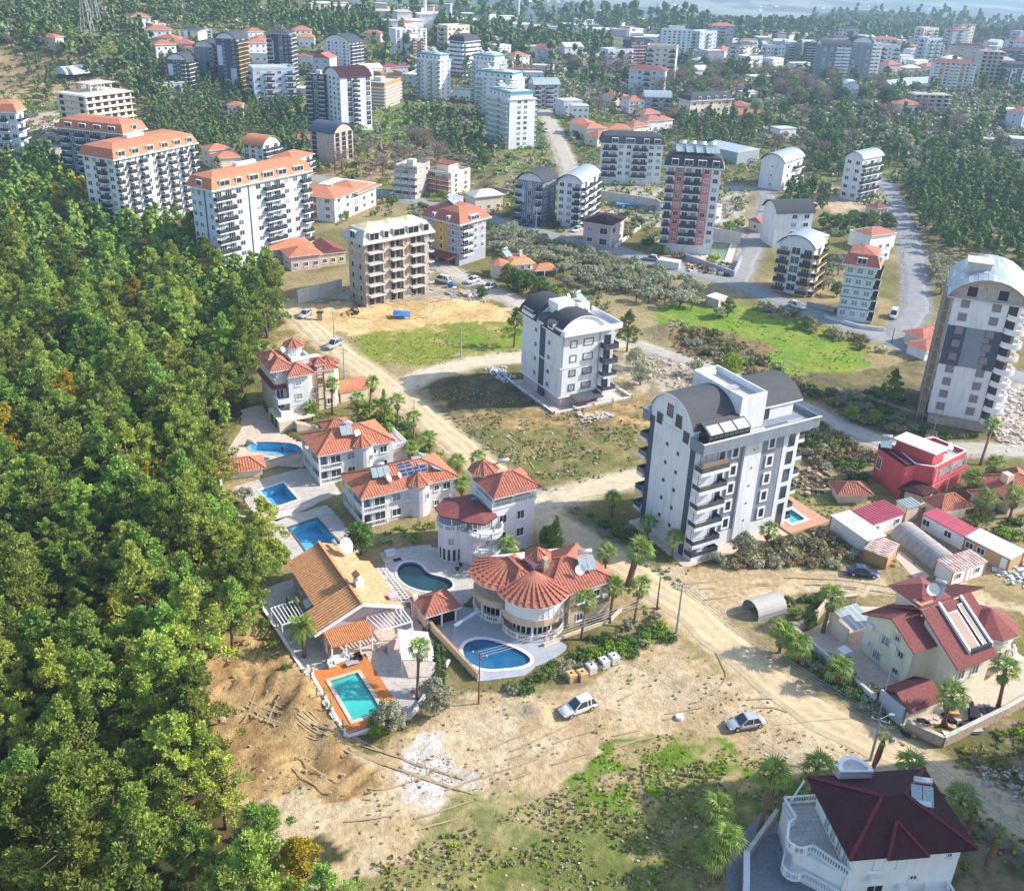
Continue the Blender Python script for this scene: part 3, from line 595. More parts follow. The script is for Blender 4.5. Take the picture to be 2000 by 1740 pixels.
# ------------------------------------------------------------------ palms
def fan_frond(seed):
    rs=random.Random(seed); mb=MB(); L=1.0
    mb.bar((0,0,0),(.9,0,.22),.05,1)
    n=11
    for k in range(n):
        a=(-1+2*k/(n-1))*1.35; l=1.05*(1-.18*abs(a)); l*=.9+.2*rs.random()
        d=Vector((math.cos(a),math.sin(a),0)); q=Vector((.85,0,.2)); s=Vector((-d.y,d.x,0))*.062
        m=q+d*l*.55+Vector((0,0,.05)); e=q+d*l+Vector((0,0,-.32-.15*rs.random()))
        mb.add([q,m-s+Vector((0,0,-.05)),e,m],[(0,1,2,3)]); mb.add([q,m,e,m+s+Vector((0,0,-.05))],[(0,1,2,3)])
    return mb.mesh('frond',[PALMM,PALMM])
def feather_frond(seed):
    rs=random.Random(seed); mb=MB(); pts=[Vector((2.1*t,0,.75*math.sin(t*2.3)-.75*t*t)) for t in [i/9 for i in range(10)]]
    mb.tube(pts,[.035]*3+[.025]*4+[.012]*3,3)
    for i in range(1,10):
        for h in (0,.5):
            if i+h>9: continue
            j=min(8,i); p=pts[j].lerp(pts[j+1],h) if j<9 else pts[9]
            l=.55*math.sin(math.pi*(.12+.8*(i+h)/10))+.1
            for s in(-1,1):
                q=p+Vector((.28,s*l,-.18*l-.05*rs.random())); mb.add([p,p+Vector((.12,s*l*.4,.0)),q,p+Vector((.0,s*l*.5,-.03))],[(0,1,2,3)])
    return mb.mesh('frond',PALMM)
FAN=[fan_frond(i) for i in range(3)]; FEA=[feather_frond(i) for i in range(3)]
DEADF=[]
for i in range(2):
    m_=FAN[i].copy(); m_.materials.clear(); m_.materials.append(SKIRT); m_.materials.append(SKIRT); DEADF.append(m_)
def palm_trunk(h,lean,fat=1,skirt=0,seed=0):
    mb=MB(); a=seed*1.7; pts=[(lean*t*t*math.cos(a),lean*t*t*math.sin(a),-.2+(h+.2)*t) for t in (0,.2,.45,.7,.9,1)]
    mb.tube(pts,[.26*fat,.17*fat,.15*fat,.16*fat,.2*fat,.15],8)
    top=pts[-1]; return mb,top
def palm(px,py,h,label,fat=1,n=20,kind='fan',s=1.0,lean=.3,skirt=.5,seed=None,base=None,group=None):
    seed=rng.randrange(999) if seed is None else seed; rs=random.Random(seed)
    p=G(px,py,h); bx,by=(p.x,p.y)
    mb,top=palm_trunk(h,0,fat,0,seed)
    r=thing('palm_tree',label,'palm tree',(bx,by,0),rs.random()*6.28,group)
    if base:
        b=G(*base); r.location=(b.x,b.y,0); r.rotation_euler=(0,0,0); mb=MB(); d=p-Vector((b.x,b.y,h)); top=(d.x,d.y,h)
        mb.tube([(0,0,-.2),(d.x*.15,d.y*.15,h*.3),(d.x*.5,d.y*.5,h*.7),(d.x,d.y,h)],[.26*fat,.18*fat,.17*fat,.2*fat],8)
    put('trunk',mb.mesh('trunk',PTRUNK,True),r)
    F=FAN if kind=='fan' else FEA
    for k in range(n):
        t=k/n; el=1.25-1.9*t; o=put('frond',F[k%3],r,top); o.rotation_euler=(rs.uniform(-.2,.2),-el,k*2.399+rs.uniform(-.2,.2)); q=s*(.85+.3*rs.random()); o.scale=(q,q,q)
    if kind=='fan' and skirt:
        m=int(12*skirt)
        for k in range(m):
            o=put('dead_frond',DEADF[k%2],r,(top[0]*.97,top[1]*.97,top[2]-.25-.7*rs.random()*skirt)); o.rotation_euler=(rs.uniform(-.2,.2),R(62+18*rs.random()),k*2.399); o.scale=(s*.75,)*3
    return r
# ------------------------------------------------------------------ building kit
_MC={}
def cached(key, fn):
    if key not in _MC: _MC[key]=fn()
    return _MC[key]
def window_mesh(w,h,fr=FRAMEW,gl=GLASS,sill=True,mull=1,fw=.09,deep=.07):
    def f():
        mb=MB(); a=w/2; d=-deep
        mb.box(-a,d,0,-a+fw,.01,h,0); mb.box(a-fw,d,0,a,.01,h,0); mb.box(-a+fw,d,h-fw,a-fw,.01,h,0); mb.box(-a+fw,d,0,a-fw,.01,fw,0)
        for k in range(mull):
            x=-a+w*(k+1)/(mull+1); mb.box(x-.03,d+.02,fw,x+.03,.01,h-fw,0)
        if sill: mb.box(-a-.08,d-.1,-.08,a+.08,.01,0,0)
        mb.box(-a+fw,-.02,fw,a-fw,.012,h-fw,1)
        return mb.mesh('window',[fr,gl])
    return cached(('w',round(w,2),round(h,2),fr.name,gl.name,sill,mull,fw,deep),f)
def face_frame(face,W,D):
    # returns (origin,rz): local x runs along the facade, outside is -y
    return {'S':((0,0),0),'W':((0,D),-math.pi/2),'E':((W,0),math.pi/2),'N':((W,D),math.pi)}[face]
def facepos(face,W,D,t,z,out=0.0):
    (ox,oy),rz=face_frame(face,W,D); c,s=math.cos(rz),math.sin(rz)
    return (ox+c*t+s*out, oy+s*t-c*out, z), rz
def win(root,face,W,D,t,z,w=1.2,h=1.3,out=.0,**k):
    loc,rz=facepos(face,W,D,t,z,out); return put('window',window_mesh(w,h,**k),root,loc,rz)
def balcony(root,face,W,D,t,z,w=3,d=1.2,rail=RAILD,slab=WHITE,door=True,rh=.95,gl=GLASS,lip=.35,doorw=None,solid=False,dfr=FRAMEW,z0=0):
    loc,rz=facepos(face,W,D,t,z)
    def f():
        mb=MB(); a=w/2; mb.box(-a,-d,-.16,a,.0,.04,0)
        mb.box(-a,-d,.04,a,-d+.08,lip,0); mb.box(-a,-d+.08,.04,-a+.08,0,lip,0); mb.box(a-.08,-d+.08,.04,a,0,lip,0)
        return mb.mesh('balcony',slab)
    o=put('balcony',cached(('b',round(w,2),round(d,2),slab.name,lip),f),root,loc,rz)
    def g():
        mb=MB(); a=w/2
        if rh>lip:
            mb.box(-a+.02,-d+.02,lip,a-.02,-d+.06,rh); mb.box(-a+.02,-d+.06,lip,-a+.06,0,rh); mb.box(a-.06,-d+.06,lip,a-.02,0,rh)
        return mb.mesh('railing',rail)
    if rh>lip: put('railing',cached(('r',round(w,2),round(d,2),rail.name,lip,rh),g),o)
    if door:
        dw=doorw or min(w*.72,2.4); put('balcony_door',window_mesh(dw,2.1,fr=dfr,gl=gl,sill=False,mull=1 if dw<1.8 else 2),root,(loc[0],loc[1],loc[2]+.05),rz)
    return o
def strip(root,face,W,D,t0,t1,z0,z1,m,name='wall_panel',out=.035):
    loc,rz=facepos(face,W,D,0,0); mb=MB(); mb.box(t0,-out,z0,t1,.01,z1); return mb.build(name,m,root,loc=loc,rz=rz)
def ribs_on(mb, pts, pitch=.42, w=.17, h=.075, mi=0):
    """tile rolls running upslope on a planar roof face; pts[0]->pts[1] is the eave"""
    P=[Vector(p) for p in pts]; e=(P[1]-P[0]); L=e.length; e.normalize(); n=None
    for q in P[2:]:
        n=e.cross(q-P[0])
        if n.length>1e-4: break
    n.normalize()
    if n.z<0: n=-n
    u=n.cross(e); 
    if u.z<0: u=-u
    S=[((p-P[0]).dot(e),(p-P[0]).dot(u)) for p in P]; k=int(L/pitch); m=len(S)
    smin=min(s for s,t in S); smax=max(s for s,t in S); s=smin+pitch/2
    while s<smax:
        ts=[]
        for i in range(m):
            (s0,t0),(s1,t1)=S[i],S[(i+1)%m]
            if (s0-s)*(s1-s)<=0 and abs(s1-s0)>1e-6: ts.append(t0+(t1-t0)*(s-s0)/(s1-s0))
        if ts and max(ts)-min(ts)>.3:
            a=P[0]+e*s+u*(min(ts)-.03); b=P[0]+e*s+u*max(ts)
            mb.add([a-e*w/2,a+n*h,a+e*w/2,b-e*w/2,b+n*h,b+e*w/2],[(0,1,4,3),(1,2,5,4),(0,2,1)],mi)
        s+=pitch
def ridge_caps(mb, segs, w=.24, h=.14, mi=0):
    for a,b in segs: mb.bar(Vector(a)+Vector((0,0,.05)),Vector(b)+Vector((0,0,.05)),w,mi,h)
def hip_roof(root,x0,y0,x1,y1,z,h,m,ov=.6,ribs=.42,name='roof',fascia=WHITE,axis=None,gable=(0,0),caps=None,inset=None):
    X0,Y0,X1,Y1=x0-ov,y0-ov,x1+ov,y1+ov; w=X1-X0; d=Y1-Y0; axis=axis or ('x' if w>=d else 'y')
    if axis=='x':
        i=inset if inset is not None else d/2; i=min(i,w/2); a=(X0+(0 if gable[0] else i),(Y0+Y1)/2,z+h); b=(X1-(0 if gable[1] else i),(Y0+Y1)/2,z+h)
        c=[(X0,Y0,z),(X1,Y0,z),(X1,Y1,z),(X0,Y1,z)]
        faces=[[c[0],c[1],b,a],[c[2],c[3],a,b],[c[3],c[0],a],[c[1],c[2],b]]
        hips=[(a,b),(c[0],a),(c[3],a),(c[1],b),(c[2],b)]
    else:
        i=inset if inset is not None else w/2; i=min(i,d/2); a=((X0+X1)/2,Y0+(0 if gable[0] else i),z+h); b=((X0+X1)/2,Y1-(0 if gable[1] else i),z+h)
        c=[(X0,Y0,z),(X1,Y0,z),(X1,Y1,z),(X0,Y1,z)]
        faces=[[c[0],c[1],a],[c[1],c[2],b,a],[c[2],c[3],b],[c[3],c[0],a,b]]
        hips=[(a,b),(c[0],a),(c[1],a),(c[2],b),(c[3],b)]
    mb=MB()
    for f in faces:
        P=[Vector(p) for p in f]; nn=(P[1]-P[0]).cross(P[2]-P[1])
        mb.poly(f if nn.z>0 or abs(nn.z)<1e-6 else f[::-1])
    mb.box(X0,Y0,z-.18,X1,Y1,z-.002,1)
    r=mb.build(name,[m,fascia],root)
    if ribs:
        t=MB(); [ribs_on(t,f,ribs) for f in faces if abs((Vector(f[1])-Vector(f[0])).cross(Vector(f[2])-Vector(f[1])).z)>1e-3]; o=t.build('tile_rolls',m,r); o['kind']='stuff'
        c_=MB(); ridge_caps(c_,hips); c_.build('ridge_cap',caps or m,r)
    return r
def cone_roof(root,x,y,z,r,h,m,n=8,name='turret_roof',ribs=.38,fascia=WHITE,rot=0):
    P=[(x+r*math.cos(rot+2*math.pi*i/n),y+r*math.sin(rot+2*math.pi*i/n),z) for i in range(n)]; top=(x,y,z+h); mb=MB()
    for i in range(n): mb.poly([P[i],P[(i+1)%n],top])
    mb.prism([(p[0],p[1]) for p in P],z-.15,z-.003,1,True)
    o=mb.build(name,[m,fascia],root)
    if ribs:
        t=MB(); [ribs_on(t,[P[i],P[(i+1)%n],top],ribs) for i in range(n)]; q=t.build('tile_rolls',m,o); q['kind']='stuff'
        c=MB(); ridge_caps(c,[(p,top) for p in P]); c.build('ridge_cap',m,o)
    return o
def mansard(root,W,D,z,m,ov=.7,h1=2.6,in1=1.2,h2=1.1,dorm=(),flat=None,trim=WHITE,glass=GLASS,dh=1.5,top=None):
    X0,Y0,X1,Y1=-ov,-ov,W+ov,D+ov
    def rect(i,zz): return [(X0+i,Y0+i,zz),(X1-i,Y0+i,zz),(X1-i,Y1-i,zz),(X0+i,Y1-i,zz)]
    a=rect(0,z);b=rect(in1,z+h1); k=min(W,D)/2+ov-.3; c=rect(min(k,4.2),z+h1+h2); mb=MB()
    for A,B in((a,b),(b,c)):
        for i in range(4): mb.poly([A[i],A[(i+1)%4],B[(i+1)%4],B[i]],0)
    mb.poly(c,2); mb.box(X0-.12,Y0-.12,z-.35,X1+.12,Y1+.12,z-.01,1)
    r=mb.build('roof',[m,trim,top or m],root)
    for face,t,w in dorm:
        def g(w=w):
            q=MB(); s=in1/h1; zb=.35; zt=zb+dh; hw=w/2; yo=-ov+.15
            # window box standing out of the slope
            q.box(-hw,yo,zb,-hw+.12,yo+2.2,zt,0); q.box(hw-.12,yo,zb,hw,yo+2.2,zt,0); q.box(-hw,yo-.15,zt,hw,yo+2.2,zt+.12,0)
            q.box(-hw,yo-.05,zb-.1,hw,yo+.5,zb,0)
            q.box(-hw+.12,yo+.12,zb,hw-.12,yo+.18,zt,1)
            nm=max(1,int(w/1.1))
            for i in range(1,nm): x=-hw+w*i/nm; q.box(x-.04,yo+.06,zb,x+.04,yo+.12,zt,0)
            return q.mesh('dormer',[trim,glass])
        loc,rz=facepos(face,W,D,t,z); put('dormer',cached(('d',w,trim.name,ov,in1,h1,dh),g),r,loc,rz)
    return r
def arc_pts(y0,y1,z,h,n=14):
    c=(y1-y0); R_=(c*c/4+h*h)/(2*h); yc=(y0+y1)/2; zc=z+h-R_; a0=math.asin(min(1,c/2/R_))
    if h>c/2: a0=math.pi-a0
    return [(yc-R_*math.sin(a0-2*a0*i/n)*1.0, zc+R_*math.cos(a0-2*a0*i/n)) for i in range(n+1)]
def barrel(root,W,D,z,h,m,axis='x',ov=.5,trim=DGREY,wall=WHITE,x0=0,x1=None,name='roof',gablewin=0,ovs=.5,thick=.22):
    """barrel vault; axis x: the arch spans y"""
    x1 = x1 if x1 is not None else (W if axis=='x' else D); S=D if axis=='x' else W
    A=arc_pts(-ovs,S+ovs,z,h); n=len(A); mb=MB(); q=lambda t,a,zz:(t,a,zz) if axis=='x' else (a,t,zz)
    xa,xb=x0-ov,x1+ov
    top=[q(xa,a,zz) for a,zz in A]+[q(xb,a,zz) for a,zz in A]; bot=[q(xa,a,zz-thick) for a,zz in A]+[q(xb,a,zz-thick) for a,zz in A]
    mb.add(top,[(i,i+1,n+i+1,n+i) for i in range(n-1)],0); mb.add(bot,[(i,n+i,n+i+1,i+1) for i in range(n-1)],1)
    for e in (0,n):
        for i in range(n-1): mb.add([top[e+i],top[e+i+1],bot[e+i+1],bot[e+i]],[(0,1,2,3)],1)
    for i in (0,n-1): mb.add([top[i],top[n+i],bot[n+i],bot[i]],[(0,1,2,3)],1)
    r=mb.build(name,[m,trim],root,smooth=False)
    B=[(a,zz-.1) for a,zz in arc_pts(0,S,z-.1,h*.93)]
    for t in (x0+.01,x1-.01): MB().poly([q(t,a,zz) for a,zz in B]).build('gable_wall',wall,root)
    return r
def tower(name,label,F,Rp,H=None,ty=None,D=12,L=None,wall=WHITE,W=None,z0=None,cat='apartment building',group=None,base=None,plinth=0,swap=False):
    """F, Rp: pixels of the two lower ends of the right-hand facade; L: pixel of the left end of the left-hand facade"""
    f=GT(*F) if z0 is None else G(F[0],F[1],z0); r=G(Rp[0],Rp[1],f.z); u=Vector((r.x-f.x,r.y-f.y)); Wd=u.length; ang=math.atan2(u.y,u.x)
    if W: Wd=W
    if L: l=G(L[0],L[1],f.z); v=Vector((l.x-f.x,l.y-f.y)); D=abs(-math.sin(ang)*v.x+math.cos(ang)*v.y)
    if ty is not None: H=hgt((f.x,f.y),ty)-f.z
    t=thing(name,label,cat,(f.x,f.y,f.z),ang,group)
    mb=MB(); mb.box(0,0,-2.5,Wd,D,H,0); mb.build('wall',[wall],t)
    c,s=math.cos(ang),math.sin(ang); P=[(f.x+c*a-s*b,f.y+s*a+c*b) for a,b in((0,0),(Wd,0),(Wd,D),(0,D))]; occ(P)
    t['W']=0.0; del t['W']
    print('TOWER %-22s W %.1f D %.1f H %.1f at %.0f,%.0f z %.1f ang %.0f'%(name,Wd,D,H,f.x,f.y,f.z,math.degrees(ang)))
    return t,Wd,D,H
def balustrade(root,path,h=.85,pitch=.34,m=WHITE2,name='balustrade',r=.06,closed=False):
    mb=MB(); P=[Vector(p) for p in path]+([Vector(path[0])] if closed else [])
    for a,b in zip(P[:-1],P[1:]):
        up=Vector((0,0,h)); mb.bar(a+up,b+up,.2,0,.12); mb.bar(a+Vector((0,0,.08)),b+Vector((0,0,.08)),.2,0,.12)
        k=max(1,int((b-a).length/pitch))
        for i in range(k):
            q=a.lerp(b,(i+.5)/k); mb.cyl(q.x,q.y,q.z+.14,q.z+h-.06,r,r*.7,5,0,False)
    for a in P[::3] if len(P)>6 else P: mb.box(a.x-.12,a.y-.12,a.z,a.x+.12,a.y+.12,a.z+h+.12)
    return mb.build(name,m,root)
def satdish(root,x,y,z,r=.55,az=0,m=None,top=False,label=None):
    mb=MB(); mb.cyl(0,0,0,.7,.035,.035,6); n=12; c=Vector((0,-.12,.95)); ax=Vector((0,-.85,.5)).normalized(); a=ax.cross(Vector((1,0,0))).normalized(); b=Vector((1,0,0))
    for k,rr,dp in((0,0,0),(1,r*.6,.08*r),(2,r,.28*r)):
        pass
    rings=[[c+(a*math.sin(2*math.pi*i/n)+b*math.cos(2*math.pi*i/n))*rr+ax*dp for i in range(n)] for rr,dp in((r*.02,0),(r*.6,.1*r),(r,.3*r))]
    vs=[p for g in rings for p in g]; mb.add(vs,[(g*n+i,g*n+(i+1)%n,(g+1)*n+(i+1)%n,(g+1)*n+i) for g in (0,1) for i in range(n)]); mb.bar(c,c+ax*r*.9,.03)
    if root is None:
        o=mb.build('satellite_dish',WHITE2,None,loc=(x,y,z),rz=az); tag(o,label,'satellite dish'); return o
    return mb.build('satellite_dish',m or WHITE2,root,loc=(x,y,z),rz=az)
def solar_heater(root,x,y,z,az=0,s=1,panels=2,tilt=.6,glass=None):
    o=thing('solar_water_heater',None,None) if root is None else put('solar_water_heater',None,root,(x,y,z),az,s)
    mb=MB(); ln=1.9
    for k in range(panels):
        x0=-panels*.52+k*1.04
        a=[(x0,-ln*math.cos(tilt),.25),(x0+.96,-ln*math.cos(tilt),.25),(x0+.96,0,.25+ln*math.sin(tilt)),(x0,0,.25+ln*math.sin(tilt))]
        p=MB(); p.add(a+[(q[0],q[1]+.05,q[2]-.08) for q in a],[(0,1,2,3),(4,7,6,5),(0,4,5,1),(1,5,6,2),(2,6,7,3),(3,7,4,0)]); p.build('collector',glass or SOLARG,o)
    b=MB(); zt=.25+ln*math.sin(tilt)+.4
    b.tube([(-.85,.25,zt),(-.8,.25,zt),(.8,.25,zt),(.85,.25,zt)],[.2,.3,.3,.2],10); b.build('tank',STEEL,o,smooth=True)
    f=MB()
    for sx in(-.8,.8): f.bar((sx,.25,0),(sx,.25,zt-.2),.05); f.bar((sx,-ln*math.cos(tilt),0),(sx,.25,zt-.3),.05)
    f.bar((-.8,.25,.1),(.8,.25,.1),.05); f.build('frame',POLE,o)
    return o
# ------------------------------------------------------------------ apartment towers of the middle and far distance
GLASS2=mat('grey reflecting glass',(.10,.13,.16),.15,.5,.6,spec=.8); wr=random.Random(4)
def facade(root,W,D,face,pat,n,z0,fh,rail=RAILD,slab=WHITE,fr=FRAMEW,gl=GLASS,bd=1.3,L0=0,L1=None,pm=SALM,skip=(),sill=False):
    full=W if face in'SN' else D; L1=full if L1 is None else L1; m=len(pat); sp=(L1-L0)/m
    for i,ch in enumerate(pat):
        t=L0+sp*(i+.5)
        if ch in 'PQ': strip(root,face,W,D,t-sp*.5,t+sp*.5,z0 if ch=='P' else .3,z0+n*fh-.15,pm)
        if ch=='|': strip(root,face,W,D,t-.16,t+.16,0,z0+n*fh,DGREY,'pipe_duct',.12)
        for k in range(n):
            z=z0+k*fh; g0=gl
            if gl is GLASS: gl=wr.choice([GLASS,GLASS,GLASS2,CURT]) if ch in 'wWPQb' else GLASS
            if ch in 'wPQ': win(root,face,W,D,t,z+.75,min(1.7,sp*.62),1.35,out=.035 if ch in'PQ' else 0,fr=fr,gl=gl,sill=sill)
            elif ch=='W': win(root,face,W,D,t,z+.35,min(2.4,sp*.75),1.9,fr=fr,gl=gl,sill=False)
            elif ch=='s': win(root,face,W,D,t,z+1.1,min(.8,sp*.4),.8,fr=fr,gl=gl,sill=False,mull=0)
            elif ch=='b': balcony(root,face,W,D,t,z,sp*.95,bd,rail,slab,gl=gl,dfr=fr,lip=.14,rh=1.08)
            elif ch=='o': win(root,face,W,D,t,z+.5,min(2.4,sp*.7),1.7,fr=CONC2,gl=DARKM,sill=False,mull=0,fw=.06)  # unglazed opening: near-black panel stands in for the shade inside
            elif ch=='-': balcony(root,face,W,D,t,z,sp*1.0,.5,rail,slab,door=False,lip=.5,rh=.5)
            gl=g0
def bands(root,W,D,zs,m=WHITE,h=.16,out=.1):
    mb=MB()
    for z in zs: mb.box(-out,-out,z,W+out,0,z+h); mb.box(-out,0,z,0,D,z+h)
    mb.build('string_course',m,root)
def parapet(root,W,D,H,m,h=.9,ov=.0,th=.25,floor=CONC2,name='parapet'):
    a,b,c,d=-ov,-ov,W+ov,D+ov; mb=MB(); z=H-.25
    mb.box(a,b,z,c,b+th,H+h); mb.box(a,d-th,z,c,d,H+h); mb.box(a,b+th,z,a+th,d-th,H+h); mb.box(c-th,b+th,z,c,d-th,H+h)
    mb.box(a+th,b+th,z,c-th,d-th,H+.04,1); return mb.build(name,[m,floor],root)
def block(root,x0,y0,x1,y1,z0,z1,m,name='penthouse'): 
    mb=MB(); mb.box(x0,y0,z0,x1,y1,z1); return mb.build(name,m,root)
def rooftop(root,W,D,z,n=3,seed=0):
    rs=random.Random(seed)
    for i in range(n): solar_heater(root,W*(.2+.6*rs.random()),D*(.35+.3*rs.random()),z,rs.choice([.3,.4,-.2]),1,2)
